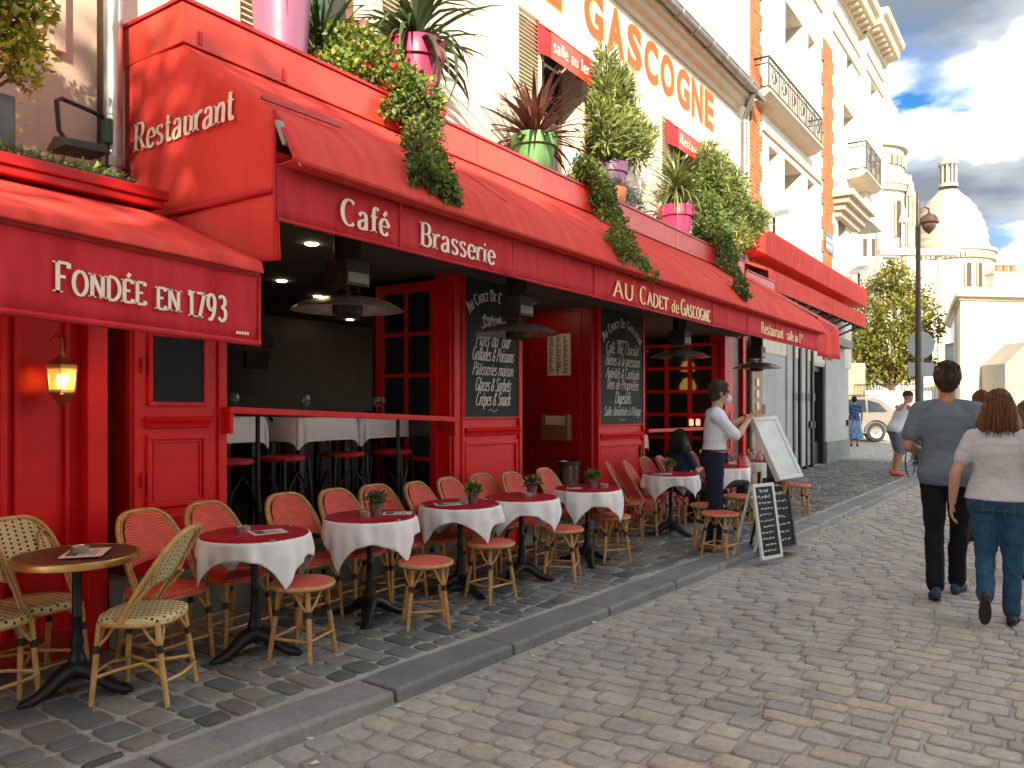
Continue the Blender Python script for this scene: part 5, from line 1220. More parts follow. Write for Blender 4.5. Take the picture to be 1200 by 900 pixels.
a, b = at(960, 94.6), at(1037, 94.6); mid = a.lerp(b, .72); zt = zz(1010, 262, 95)
MB().add([(*a.xy, zt), (*b.xy, zt), (*mid.xy, zt + 3.0)] + [(*(q + FW * 12).xy, z) for q, z in ((a, zt), (b, zt), (mid, zt + 3.0))], [(0, 1, 2), (5, 4, 3), (0, 3, 4, 1), (1, 4, 5, 2), (2, 5, 3, 0)]).build("pediment", MT["bas"], ch2, shear=True)
m = obox(MB(), 958, 1038, 94.3, .6, zt - .5, zt + .1); obox(m, 1028, 1034, 94.7, .6, 0, zt - .4); m.build("cornice", MT["trim"], ch2, shear=True)
for px in (1012, 1022): obox(MB(), px, px + 4, 94.9, .3, zz(px, 300, 95), zz(px, 280, 95)).build("window", MT["bas_dark"], ch2, shear=True)
rw = thing("rooftop_row", "row of cream rooftops under the basilica behind the tree", "building", (*at(1050, 80).xy, 0))
m = obox(MB(), 985, 1130, 84, 8, -1, zz(1050, 352, 84)); obox(m, 1062, 1090, 82, 5, -1, zz(1070, 318, 82)); obox(m, 990, 1030, 82, 5, -1, zz(1010, 312, 82)); m.build("wall", MT["wall_cream"], rw, shear=True)
for px in (1066, 1076, 1012, 1020): obox(MB(), px, px + 4, 81.9, .2, zz(px, 345, 82), zz(px, 328, 82)).build("window", MT["bas_dark"], rw, shear=True)

# street lamp and the backs of two road signs
L = at(1076, 19.1); sl = thing("street_lamp", "tall dark green street lamp with a hanging bell shaped lantern", "street lamp", (L.x, L.y, gp(L.x)))
MT["lamp_metal"] = M("brown green lamp paint", (.055, .045, .032), .5, .25, 9, .1)
zt = zz(1076, 226, 19.1); z0 = gp(L.x)
MB().lathe([(.13, z0), (.13, z0 + .5), (.10, z0 + .6), (.072, z0 + 1.4), (.070, z0 + 3.6), (.065, z0 + 3.65), (.05, zt - .3), (.035, zt), (.0, zt + .04)], 14, (L.x, L.y, 0)).build("pole", MT["lamp_metal"], sl, shear=True, smooth=40)
o = L + RT * .26; zl = zz(1088, 252, 19.1)
m = MB(); m.tube([L + Vector((0, 0, zl - .02)), L + RT * .05 + Vector((0, 0, zl + .10)), L + RT * .16 + Vector((0, 0, zl + .20)), o + Vector((0, 0, zl + .15)), o + Vector((0, 0, zl + .02))], .022, 8); m.build("bracket", MT["lamp_metal"], sl, shear=True, smooth=40)
MB().lathe([(.03, .06), (.06, .03), (.15, -.02), (.205, -.10), (.225, -.19), (.235, -.20), (.21, -.205), (.12, -.20)], 20, (o.x, o.y, zl)).build("lamp_hood", M("lamp hood", (.075, .045, .030), .4, .2, 9), sl, shear=True, smooth=40)
MB().lathe([(.17, -.20), (.18, -.24), (.15, -.32), (.10, -.38), (.04, -.44), (.0, -.47)], 16, (o.x, o.y, zl)).build("lamp_globe", M("old lamp glass", (.16, .10, .065), .25, .2, 5), sl, shear=True, smooth=40)
rs = thing("road_sign", "grey backs of a round and a square road sign beside the tall lamp", "sign", (*at(1081, 19.6).xy, gp(17)))
p = at(1081, 19.6); MB().tube([(p.x, p.y, .1), (p.x, p.y, 3.6)], .03, 8).build("post", MT["zinc"], rs, shear=True)
MT["sign_back"] = M("grey sign back", (.30, .31, .32), .5, .1, 6, .05, metal=.3)
def disc(px, py, r, d):
    q = at(px, d, py); m = MB(); m.add([tuple(q + RT * (r * math.cos(t)) + Vector((0, 0, r * math.sin(t))) + FW * e) for e in (-.01, .01) for t in [2 * math.pi * k / 28 for k in range(28)]], [tuple(range(27, -1, -1)), tuple(range(28, 56))] + [(i, (i + 1) % 28, 28 + (i + 1) % 28, 28 + i) for i in range(28)]); return m
disc(1079, 404, .34, 19.55).build("round_plate", MT["sign_back"], rs, shear=True)
q = at(1079, 19.55, 433); m = MB(); m.hexa([tuple(q + RT * a_ + Vector((0, 0, b_)) + FW * c_) for c_, b_ in ((-.01, -.17), (.01, -.17)) for a_ in (-.33, .33)][:2] + [tuple(q + RT * .33 + Vector((0, 0, -.17)) + FW * .01), tuple(q - RT * .33 + Vector((0, 0, -.17)) + FW * .01)] + [tuple(q - RT * .33 + Vector((0, 0, .17)) - FW * .01), tuple(q + RT * .33 + Vector((0, 0, .17)) - FW * .01), tuple(q + RT * .33 + Vector((0, 0, .17)) + FW * .01), tuple(q - RT * .33 + Vector((0, 0, .17)) + FW * .01)])
m.build("square_plate", MT["sign_back"], rs, shear=True, bevel=.01)
# ------------------------------------------------------------------ plants on the ledge
LZ = 3.97
def potted(name, label, x, y, z, r0, r1, h, mat, group="plant pots on the red ledge", rim=.10):
    t = thing(name, label, "potted plant", (x, y, z), group=group)
    m = MB(); m.lathe([(.0, 0), (r0, 0), (r0 + (r1 - r0) * (1 - rim / h), h - rim), (r1 * 1.0, h - rim)], 32); p = m.build("pot", mat, t, smooth=40)
    m = MB(); m.lathe([(r1 * .99, h - rim - .005), (r1 * 1.06, h - rim), (r1 * 1.08, h - .01), (r1 * 1.05, h), (r1 * .98, h), (r1 * .95, h - .05)], 32); m.build("rim", mat, p, smooth=40)
    m = MB(); m.lathe([(0, h - .05), (r1 * .96, h - .06)], 24); m.build("soil", MT["soil"], t)
    return t
def blade(L, w, bend, mat, name="leaf", n=6):
    m = MB(); rg = []
    for i in range(n + 1):
        t = i / n; ww = w * (.55 + 1.2 * t * (1 - t) * 2) * (1 - t ** 3) * .5 + .001; a = bend * t * t
        c = Vector((L * math.sin(a * .8) * t * .9 + L * .02 * t, 0, L * t * math.cos(a * .75)))
        rg.append([c + Vector((0, -ww, 0)), c + Vector((-.25 * ww, 0, -.15 * ww)), c + Vector((0, ww, 0))])
    m.rings(rg, caps=False, close=False); return m.mesh(name, mat, smooth=60)
def spiky(t, z, n, L, w, mat, seed, spread=1.15, bend=.9):
    g = random.Random(seed); ms = [blade(L * s, w, b, mat) for s, b in ((1, bend * .35), (.95, bend), (.85, bend * 1.5), (1.05, bend * .7))]
    for k in range(n):
        f = (k + .5) / n; el = spread * f ** .8
        s = .75 + .35 * g.random()
        o = inst("leaf", ms[k % 4], t, (.02 * math.cos(k), .02 * math.sin(k), z + .05 * (1 - f)), (0, el, k * 2.399 + g.random() * .5), (s, s, s))
MT["leaf_cord"] = leaf_mat("brown purple cordyline leaf", (.13, .05, .036), (.24, .095, .06), (.36, .18, .09), transl=.2)
MT["leaf_yucca"] = leaf_mat("striped yucca leaf", (.06, .10, .035), (.14, .18, .06), (.42, .42, .20), transl=.2)
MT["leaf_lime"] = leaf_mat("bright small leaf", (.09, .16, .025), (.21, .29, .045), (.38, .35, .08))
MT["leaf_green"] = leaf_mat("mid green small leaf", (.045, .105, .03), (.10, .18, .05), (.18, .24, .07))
MT["leaf_olean"] = leaf_mat("pale narrow leaf", (.13, .19, .04), (.27, .33, .08), (.44, .44, .18), transl=.3)
MT["leaf_grey"] = leaf_mat("grey green rosemary leaf", (.025, .065, .050), (.06, .12, .09), (.10, .15, .10))
MT["leaf_yel"] = leaf_mat("yellowing shrub leaf", (.17, .24, .028), (.34, .36, .045), (.54, .42, .06), transl=.3)
MT["flower_red"] = leaf_mat("red petal", (.50, .015, .03), (.62, .03, .05), transl=.2)
MT["flower_white"] = leaf_mat("white petal", (.75, .75, .70), (.8, .8, .76), transl=.2)
MT["leaf_ochre"] = leaf_mat("yellow petal", (.60, .38, .03), (.75, .5, .05), transl=.2)
def wpt(px, py, Y):
    d = FW + RT * ((px - 600) / 920) + Vector((0, 0, (465 - py) / 920)); d.z += SLOPE * d.x
    t = Y / d.y; return (d.x * t, Y, 1.55 + d.z * t)
def loc_blob(t, n, cl, leaf, wid, mat, seed, name="foliage", shell=.4, jit=.6, down=0.0, lvar=.4):
    """leaves round ellipsoids given in street coordinates"""
    g = np.random.default_rng(seed); o = WL[t.name]
    P, D = blob_points(g, n, cl, shell); P[:, 2] -= SLOPE * P[:, 0]; P -= np.array(o)
    D = D + g.normal(size=D.shape) * jit + np.array([0, 0, -down])
    return leaves(name, P, D, leaf, wid, mat, t, seed, lvar=lvar)
def stems(t, a, pts, r=.012, mat=None):
    o = WL[t.name]; m = MB(); a = Vector(a)
    for p in pts:
        p = Vector(p); mid = a.lerp(p, .5) + Vector((rnd.uniform(-.05, .05), rnd.uniform(-.05, .05), .05))
        m.tube([Vector((q.x, q.y, q.z - SLOPE * q.x)) for q in (a, mid, p)], [r, r * .7, r * .3], 5)
    return m.build("stem", mat or MT["bark"], t, fix=True)

t = potted("potted_plant", "large mauve pot at the near end of the red ledge", 3.66, 4.62, LZ, .175, .225, .78, MT["pot_mauve"])
spiky(t, .74, 26, .8, .03, MT["leaf_green"], 3)
t = potted("potted_grass", "dark spiky grass in a low pot behind the trailing ivy", 4.15, 4.78, LZ, .11, .14, .28, MT["terracotta"]); spiky(t, .24, 44, .75, .022, MT["leaf_green"], 4, .75, .6)
t = potted("potted_yucca", "magenta pot holding a striped yucca on the red ledge", 5.12, 4.64, LZ, .165, .235, .74, MT["pot_magenta"], rim=.16)
spiky(t, .70, 80, .78, .058, MT["leaf_yucca"], 5, 1.75, 1.1)
t = potted("potted_cordyline", "green pot holding a brown purple cordyline", 6.95, 4.62, LZ, .175, .235, .45, MT["pot_green"], rim=.12)
spiky(t, .42, 100, .78, .046, MT["leaf_cord"], 6, 1.7, .45)
t = potted("potted_oleander", "purple pot with a tall pale green willow leaved bush", 8.72, 4.66, LZ, .16, .21, .62, MT["pot_purple"], rim=.12)
cl = [(8.72, 4.62, 4.75, .30, .25, .22), (8.55, 4.55, 5.0, .32, .25, .3), (8.9, 4.6, 5.05, .34, .25, .32), (8.65, 4.6, 5.4, .26, .2, .3), (8.8, 4.6, 5.6, .18, .15, .3), (8.5, 4.6, 5.75, .12, .12, .28), (9.25, 4.55, 5.05, .2, .15, .25), (9.5, 4.5, 5.15, .12, .1, .12), (9.05, 4.6, 5.4, .16, .15, .22), (8.35, 4.5, 4.8, .18, .15, .2), (8.3, 4.55, 5.05, .22, .16, .22), (9.15, 4.5, 4.85, .25, .18, .2), (8.4, 4.55, 5.4, .16, .14, .2)]; cl += [(8.75 + rnd.uniform(-.55, .55), 4.55, 4.75 + rnd.uniform(0, .9), .07, .07, .16) for _ in range(9)]
loc_blob(t, 4200, cl, .14, .021, MT["leaf_olean"], 11, shell=.15, jit=.5, down=-.55); stems(t, (8.72, 4.66, 4.55), [c[:3] for c in cl] + [(9.6, 4.5, 5.2), (8.5, 4.6, 6.0)], .014)
t = potted("potted_palm", "pink pot holding a small grassy palm", 10.66, 4.62, LZ, .18, .235, .50, MT["pot_pink"], rim=.15)
m = MB(); m.tube([(0, 0, .44), (.01, 0, .62), (.0, 0, .78)], [.05, .04, .05], 8); m.build("stem", MT["bark"], t)
spiky(t, .74, 130, .70, .026, MT["leaf_olean"], 7, 2.0, .7)
MT["leaf_palm"] = MT["leaf_yel"]
t = potted("blue_pot", "small bright blue pot beside the willow leaved bush", 8.1, 4.72, LZ + .35, .07, .09, .20, MT["blue_paint"], rim=.04)
MB().box(-.12, .12, -.12, .12, -.35, 0).build("stand", MT["terracotta"], t)

# trailing plants
t = thing("trailing_geranium", "lush green trailing plant with red flowers spilling over the ledge", "plant", (4.5, 4.5, LZ))
cl = [(4.05, 4.55, 4.08, .22, .22, .16), (4.3, 4.5, 4.18, .28, .24, .2), (4.6, 4.48, 4.16, .3, .24, .2), (4.85, 4.4, 4.10, .22, .2, .2), (4.35, 4.6, 4.38, .3, .25, .16), (4.65, 4.6, 4.36, .22, .2, .16)]
loc_blob(t, 3800, cl, .048, .036, MT["leaf_lime"], 21, jit=.8)
def vine(t, cl2):
    o = WL[t.name]
    for j in range(3): MB().tube([(c[0] + (j - 1) * c[3] * .4, c[1] + .02 * j, c[2] - SLOPE * c[0]) for c in cl2 if c[3] > .05], .006, 5).build("trailing_stem", MT["bark"], t, fix=True)
def cascade(pts):
    out = []
    for px, py, Y, rx, ry, rz_ in pts:
        q = wpt(px, py, Y)
        while q[2] < 3.12 + .685 * (q[1] - 3.45) + .05 and q[1] > 3.35 and q[1] < 4.26 and Y > 3.35: Y -= .01; q = wpt(px, py, Y)
        out.append((q[0] + rnd.uniform(-.35, .35) * rx, q[1], q[2], rx * rnd.uniform(.7, 1.15), ry, rz_))
        if rnd.random() < .75: s_ = rnd.choice((-1, 1)); out.append((q[0] + s_ * rx * rnd.uniform(.8, 1.25), q[1] - .02, q[2] - rz_ * rnd.uniform(.2, 1.1), rx * rnd.uniform(.2, .4), ry * .5, rz_ * rnd.uniform(.4, .9)))
    return out
cl2 = cascade([(478, 105, 4.27, .26, .13, .17), (486, 130, 4.24, .24, .12, .17), (489, 150, 4.20, .21, .11, .17), (492, 170, 4.16, .19, .10, .15), (498, 188, 4.02, .17, .10, .13), (506, 203, 3.90, .14, .09, .11), (516, 216, 3.78, .11, .08, .09), (527, 228, 3.68, .07, .07, .06), (535, 235, 3.62, .05, .05, .04), (486, 205, 3.98, .05, .05, .06)])
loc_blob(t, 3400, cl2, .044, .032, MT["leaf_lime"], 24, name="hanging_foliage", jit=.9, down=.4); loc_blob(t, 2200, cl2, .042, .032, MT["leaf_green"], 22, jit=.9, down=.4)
loc_blob(t, 60, [(4.55, 4.3, 4.15, .34, .16, .14), (4.78, 4.22, 3.95, .18, .1, .12), (4.5, 4.5, 4.5, .2, .15, .06)], .055, .055, MT["flower_red"], 23, name="flower", shell=.85)
MB().lathe([(.0, .2), (.10, .2), (.13, .45), (.14, .45)], 16, (.2, .02, -.26)).build("basket", MT["terracotta"], t)
stems(t, (4.5, 4.6, LZ + .02), [c[:3] for c in cl], .008); vine(t, cl2)
t = thing("trailing_rosemary", "grey green trailing plant hanging off the ledge past the purple pot", "plant", (8.4, 4.5, LZ))
cl = [(7.75, 4.5, 4.05, .28, .2, .22), (8.1, 4.5, 4.15, .3, .2, .22), (8.5, 4.5, 4.14, .3, .2, .22), (8.85, 4.46, 4.08, .28, .2, .22)]
loc_blob(t, 3600, cl, .055, .012, MT["leaf_grey"], 31, jit=.9, down=-.3)
cl2 = cascade([(690, 200, 4.27, .28, .12, .15), (700, 218, 4.24, .26, .11, .16), (709, 238, 4.21, .24, .11, .17), (716, 258, 4.17, .22, .10, .17), (724, 276, 4.08, .21, .10, .14), (733, 291, 3.94, .19, .09, .12), (743, 303, 3.83, .16, .08, .10), (753, 314, 3.73, .12, .07, .08), (763, 323, 3.64, .07, .06, .06)])
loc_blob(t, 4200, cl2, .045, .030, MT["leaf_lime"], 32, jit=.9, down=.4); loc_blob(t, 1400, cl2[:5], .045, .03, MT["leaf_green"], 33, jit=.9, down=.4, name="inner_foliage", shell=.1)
stems(t, (8.4, 4.6, LZ + .02), [c[:3] for c in cl], .008); vine(t, cl2)
MB().lathe([(.0, .01), (.12, .01), (.15, .2), (.16, .2)], 16, (-.05, -.1, 0)).build("pot", MT["terracotta"], t)
t = thing("large_shrub", "big feathery green shrub at the far end of the ledge trailing down over the awning", "plant", (12.3, 4.6, LZ))
cl = [(12.0, 4.6, 4.4, .45, .25, .4), (12.4, 4.55, 4.8, .5, .25, .4), (12.0, 4.6, 5.15, .4, .25, .35), (12.6, 4.5, 5.2, .4, .25, .3), (13.1, 4.5, 4.9, .45, .22, .28), (13.6, 4.4, 4.85, .35, .2, .25), (11.8, 4.6, 5.5, .25, .2, .25), (12.3, 4.6, 5.5, .25, .2, .2), (13.3, 4.5, 4.55, .25, .2, .2), (12.7, 4.5, 4.4, .45, .25, .3)]
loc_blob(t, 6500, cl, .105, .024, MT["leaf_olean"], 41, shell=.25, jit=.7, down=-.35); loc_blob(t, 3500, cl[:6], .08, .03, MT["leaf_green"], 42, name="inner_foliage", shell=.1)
cl2 = cascade([(832, 240, 4.27, .42, .13, .2), (840, 262, 4.24, .38, .12, .2), (847, 284, 4.2, .34, .11, .2), (853, 304, 4.12, .30, .11, .18), (859, 320, 3.98, .28, .10, .14), (866, 334, 3.86, .22, .09, .11), (873, 346, 3.75, .14, .08, .08)])
loc_blob(t, 2000, cl2, .05, .034, MT["leaf_green"], 43, name="hanging_foliage", jit=.9, down=.4); loc_blob(t, 2000, cl2, .05, .03, MT["leaf_lime"], 44, name="hanging_foliage", jit=.9, down=.4); stems(t, (12.3, 4.7, LZ), [c[:3] for c in cl], .016); vine(t, cl2)
MB().box(-.5, .6, -.05, .25, 0, .22).build("trough", MT["terracotta"], t)
t = thing("corner_shrub", "yellow green shrub in a grey pot above the small awning at the top left", "plant", (1.7, 4.45, 2.76))
cl = [(1.80, 4.40, 3.45, .16, .16, .14), (1.68, 4.42, 3.62, .2, .18, .16), (1.88, 4.38, 3.60, .12, .12, .12), (1.6, 4.4, 3.3, .18, .16, .16), (1.86, 4.36, 3.32, .10, .10, .10), (1.5, 4.45, 3.75, .24, .2, .2), (1.72, 4.42, 3.80, .15, .15, .12), (1.86, 4.36, 3.20, .06, .06, .06), (1.40, 4.4, 3.45, .2, .2, .2)]
loc_blob(t, 3600, cl, .048, .030, MT["leaf_yel"], 51, shell=.25, jit=.7, down=-.2); stems(t, (1.66, 4.45, 3.06), [c[:3] for c in cl], .012)
MB().box(-.11, .10, -.10, .10, .0, .34).build("pot", MT["dark_grey"], t, bevel=.01)
t = thing("white_flower_trough", "low trough of small white flowers along the top of the small awning", "plant", (1.6, 4.4, 2.76))
cl = [(1.1 + .17 * k, 4.36 + .03 * (k % 2), 2.79, .14, .12, .055) for k in range(8)]
loc_blob(t, 2600, cl, .030, .016, MT["leaf_lime"], 61, shell=.3, jit=.9, down=-.5); loc_blob(t, 230, [(c[0], c[1], c[2] + .015, c[3], c[4], .06) for c in cl[:6]], .022, .022, MT["flower_white"], 62, name="flower", shell=.85)
MB().box(-.65, .78, -.12, .12, .0, .03).build("trough", MT["dark_grey"], t)
# ------------------------------------------------------------------ terrace furniture
def se(t, a, b, e=2.8):                               # super-ellipse outline
    c, s = math.cos(t), math.sin(t); k = 2 / e
    return a * math.copysign(abs(c) ** k, c), b * math.copysign(abs(s) ** k, s)
def seat_mesh(a, b, z, mat, e=2.8, dome=.008, drop=.035):
    m = MB(); n = 36
    prof = [(.02, dome), (.35, dome * .9), (.7, dome * .5), (.93, 0), (.985, -.008), (1.0, -.02), (.985, -drop), (.9, -drop - .004)]
    def P(u, v):
        k = v * (len(prof) - 1); i = min(int(k), len(prof) - 2); f = k - i; r = prof[i][0] + (prof[i + 1][0] - prof[i][0]) * f; zz_ = prof[i][1] + (prof[i + 1][1] - prof[i][1]) * f
        x, y = se(2 * math.pi * u, a, b, e); return (x * r, y * r, z + zz_), r + (max(0, v - .72) * .12)
    def uv(u, v):
        p, r = P(u, v); x, y = se(2 * math.pi * u, a, b, e); q = max(r, .0); s = 1 + max(0, v - 4 / 7) * .25
        return (x * q * s + 1, y * q * s + 1)
    m.grid(lambda u, v: P(u, v)[0], n, 14, uv, closeu=True); return m
def arc3(fn, n): return [fn(i / n) for i in range(n + 1)]
def chair(name, label, weave, cane, band, group, cream=False):
    t = thing(name, label, "chair", group=group)
    sw = .205
    seat_mesh(sw, .20, .455, MT[weave], 3.0, .006).build("seat", MT[weave], t, smooth=50)
    yb = .15
    def hoop(s):                                      # s 0..1 round the back from one seat side to the other
        x = -(.215 + .01 * math.sin(math.pi * s)) * math.copysign(abs(math.cos(math.pi * s)) ** .55, math.cos(math.pi * s))
        hgt = math.sin(math.pi * s) ** .62
        z = .44 + .45 * hgt; y = -.03 + .24 * hgt + .045 * math.sin(math.pi * s)
        return Vector((x, y, z))
    fr = MB(); fr.tube(arc3(hoop, 36), .0145, 8); fr.tube([Vector((p.x * .90, p.y - .006, .44 + (p.z - .44) * .965)) for p in arc3(hoop, 36)], .008, 6)
    fr.tube([(*se(2 * math.pi * k / 30, sw * .97, .19, 3), .42) for k in range(30)], .012, 6, closed=True)
    fr.build("back_frame", MT[cane], t, smooth=50)
    bp = MB(); lo = .30
    def panel(u, v):
        s = .5 + (.5 - lo) * 0
        a = hoop(.155 + .345 * v * 1.0); zt = a.z
        w = abs(a.x) * .92; x = (2 * u - 1) * w
        top = hoop(.5 + (2 * u - 1) * .0).z
        k = v; base_z = .585 + .02 * (1 - (2 * u - 1) ** 2)
        zc = base_z + ((.44 + .45 * (max(0.0, 1 - abs(2 * u - 1) ** 3.2) ** .45) * .99) - base_z) * k
        hh = (zc - .44) / .45; xx = (2 * u - 1) * (.198 + .006 * math.sin(math.pi * k))
        y = -.03 + .24 * hh + .045 * (1 - (2 * u - 1) ** 2) * .9 + .004
        return (xx, y, zc)
    bp.grid(panel, 20, 12, lambda u, v: (u * .42 + 1, v * .33 + 1))
    o = bp.build("backrest", MT[weave], t, smooth=60); so = o.modifiers.new("Solid", 'SOLIDIFY'); so.thickness = .008; so.offset = 0
    lg = [((-.165, -.155), (-.19, -.185)), ((.165, -.155), (.19, -.185)), ((-.165, .14), (-.185, .205)), ((.165, .14), (.185, .205))]
    st = MB()
    for (a, b) in lg:
        l = MB(); l.tube([(a[0], a[1], .43), ((a[0] + b[0]) / 2, (a[1] + b[1]) / 2, .2), (b[0], b[1], 0)], [.015, .0155, .0135], 8)
        lo_ = l.build("leg", MT[cane], t, smooth=50)
        q = lambda z: (b[0] + (a[0] - b[0]) * z / .43, b[1] + (a[1] - b[1]) * z / .43, z)
        MB().tube([q(.275), q(.315)], .0185, 8).build("binding", MT[band], lo_, smooth=50)
        for dx, dy in ((-.085 * math.copysign(1, a[0]), 0), (0, -.085 * math.copysign(1, a[1]))):
            MB().tube([q(.295), (q(.36)[0] + dx * .6, q(.36)[1] + dy * .6, .36), (a[0] + dx, a[1] + dy, .425)], .008, 6).build("brace", MT[cane], lo_, smooth=50)
    q = lambda i, z: Vector((lg[i][1][0] + (lg[i][0][0] - lg[i][1][0]) * z / .43, lg[i][1][1] + (lg[i][0][1] - lg[i][1][1]) * z / .43, z))
    if cream:
        for i, j in ((0, 2), (1, 3)):
            a, b = q(i, .15), q(j, .15); c = Vector((0, (a.y + b.y) / 2, .17)); st.tube([a, a.lerp(c, .45) + Vector((0, 0, .005)), c + Vector((math.copysign(.02, a.x), 0, 0)), b.lerp(c, .45), b], .010, 6)
        for i, j in ((0, 1), (2, 3)):
            a, b = q(i, .13), q(j, .13); st.tube([a, a.lerp(b, .25) + Vector((0, math.copysign(-.05, a.y), .01)), a.lerp(b, .75) + Vector((0, math.copysign(-.05, a.y), .01)), b], .009, 6)
        for s in (-1, 1): fr2 = MB()
    else:
        for i, j in ((0, 1), (2, 3), (0, 2), (1, 3)): st.tube([q(i, .14), q(j, .14)], .0095, 6)
        st.tube([q(0, .14).lerp(q(2, .14), .5), q(1, .14).lerp(q(3, .14), .5)], .009, 6)
    st.build("stretcher", MT[cane], t, smooth=50)
    if cream:
        for s in (-1, 1):
            lp_ = MB()
            lp_.tube([(s * (.15 + .045 * math.cos(a)), .145 + .03 * math.sin(a), .72 + .09 * math.sin(a)) for a in [k * math.pi / 8 - math.pi / 2 for k in range(16)]], .007, 6)
            lp_.tube([(s * .205, -.06, .45), (s * .212, .06, .55), (s * .20, .12, .62)], .010, 6)
            lp_.build("loop", MT[cane], t, smooth=50)
    return t
def stool(label, group):
    t = thing("rattan_stool", label, "stool", group=group)
    seat_mesh(.185, .185, .462, MT["weave_red"], 2.0, .008, .006).build("seat", MT["weave_red"], t, smooth=50)
    MB().tube([(.183 * math.cos(a), .183 * math.sin(a), .447) for a in [2 * math.pi * k / 36 for k in range(36)]], .0165, 8, closed=True).build("seat_ring", MT["cane"], t, smooth=60)
    ft = []
    for k in range(4):
        a = math.pi / 4 + k * math.pi / 2; d = Vector((math.cos(a), math.sin(a), 0)); s = Vector((-d.y, d.x, 0))
        A, B = d * .135 + Vector((0, 0, .44)), d * .205
        l = MB().tube([A, A.lerp(B, .5), B], [.0155, .0165, .0145], 8).build("leg", MT["cane"], t, smooth=50)
        MB().tube([A.lerp(B, .30), A.lerp(B, .39)], .0195, 8).build("binding", MT["band"], l, smooth=50)
        for e in (-1, 1): MB().tube([A.lerp(B, .34), A.lerp(B, .2) + s * e * .045, d * .135 + s * e * .085 + Vector((0, 0, .435))], .0085, 6).build("brace", MT["cane"], l, smooth=50)
        ft.append(A.lerp(B, .70))
    for k in range(4): MB().tube([ft[k], ft[(k + 1) % 4]], .0095, 6).build("stretcher", MT["cane"], t, smooth=50)
    return t
def table(label, r, top_mat, group, brass=False):
    t = thing("bistro_table", label, "table", group=group)
    m = MB(); m.lathe([(0, .71), (r - .01, .712), (r, .716), (r, .738), (r - .006, .742), (0, .742)], 48); m.build("tabletop", top_mat, t, smooth=30)
    if brass: MB().lathe([(r + .001, .705), (r + .006, .708), (r + .006, .736), (r + .002, .743), (r - .012, .744), (r - .012, .741)], 48).build("rim", MT["brass"], t, smooth=40)
    MB().lathe([(.11, .71), (.10, .695), (.03, .68), (.024, .66), (.024, .42), (.030, .41), (.024, .40), (.024, .30), (.034, .27), (.028, .24), (.042, .19), (.05, .16), (.038, .14), (.05, .12), (.05, .09)], 16).build("column", MT["iron"], t, smooth=50)
    for k in range(3):
        a = math.pi / 2 + k * 2.0944; d = Vector((math.cos(a), math.sin(a), 0)); m = MB()
        m.tube([d * .02 + Vector((0, 0, .13)), d * .08 + Vector((0, 0, .115)), d * .15 + Vector((0, 0, .065)), d * .21 + Vector((0, 0, .035)), d * .265 + Vector((0, 0, .022)), d * .30 + Vector((0, 0, .018))], [.062, .055, .044, .034, .034, .016], 10, flat=.8)
        m.tube([d * .25 + Vector((-d.y * .03, d.x * .03, .012)), d * .28 + Vector((0, 0, .016)), d * .25 + Vector((d.y * .03, -d.x * .03, .012))], .014, 6)
        m.build("foot", MT["iron"], t, smooth=60)
    return t
def cloth_mb(R_, half, seed, z=.745):
    """square cloth over a round top: flat inside R_, hanging in folds outside"""
    g = random.Random(seed); ph = [g.random() * 6.28 for _ in range(4)]; am = [.6 + .9 * g.random() for _ in range(4)]; sx_, sy_ = g.uniform(-.035, .035), g.uniform(-.035, .035)
    m = MB(); n = 64
    def P(u, v):
        x, y = (2 * u - 1) * half + sx_, (2 * v - 1) * half + sy_; r = math.hypot(x, y)
        if r <= R_: return (x, y, z + .002 * math.sin(x * 30 + ph[0]) * math.sin(y * 27))
        a = math.atan2(y, x); d = r - R_; k = min(1, d / .12)
        fold = .5 * (.026 * am[0] * math.sin(a * 7 + ph[0]) + .020 * am[1] * math.sin(a * 11 + ph[1]) + .013 * math.sin(a * 19 + ph[2])) * k * (1 - .45 * max(0, math.cos(4 * (a - math.pi / 4))))
        cr = max(0, math.cos(2 * (a - math.pi / 4) * 2)) * .015 * am[2]
        rr = R_ + .006 + min(d, .02) * .4 + fold * (.8 + .4 * am[3]) - .02 * d + cr * k
        return (rr * math.cos(a + fold * .7), rr * math.sin(a + fold * .7), z - max(0, d - .006) * (.95 - .1 * abs(math.sin(a * 3 + ph[2]))))
    m.grid(P, n, n); return m
def on_ground(x, y): return (x, y, gp(x))

# tables: (x, y), from the nearest
TB = [(3.07, 4.13), (4.07, 4.14), (5.05, 4.09), (5.78, 3.98), (6.82, 3.90), (9.0, 3.97), (10.55, 3.86), (11.7, 3.75)]
t0 = table("round brown topped bistro table with a brass rim on a cast iron foot", .305, MT["table_wood"], "bistro tables on the terrace", True)
t0.location = (2.09, 4.33, -SLOPE * 2.09); t0.rotation_euler = (0, 0, 1.65)
nth = ["nearest", "second", "third", "fourth", "fifth", "sixth", "seventh", "eighth"]
what = ["with a menu and ashtray", "with one small pot of green plant", "with a pot of yellow flowers", "with a pot of pale pink flowers", "in front of the waste bin", "beside the standing waiter", "right behind the waiter with glasses on it", "behind the tilted menu display"]
tb = table("x", .30, MT["table_wood"], "bistro tables on the terrace")
for k, (x, y) in enumerate(TB):
    o = tb if k == 0 else dup(tb)
    o.location = (x, y, gz(x)); o.rotation_euler = (0, 0, 1.55 + .7 * k)
    o["label"] = "cast iron table under a white cloth, " + (what[k])
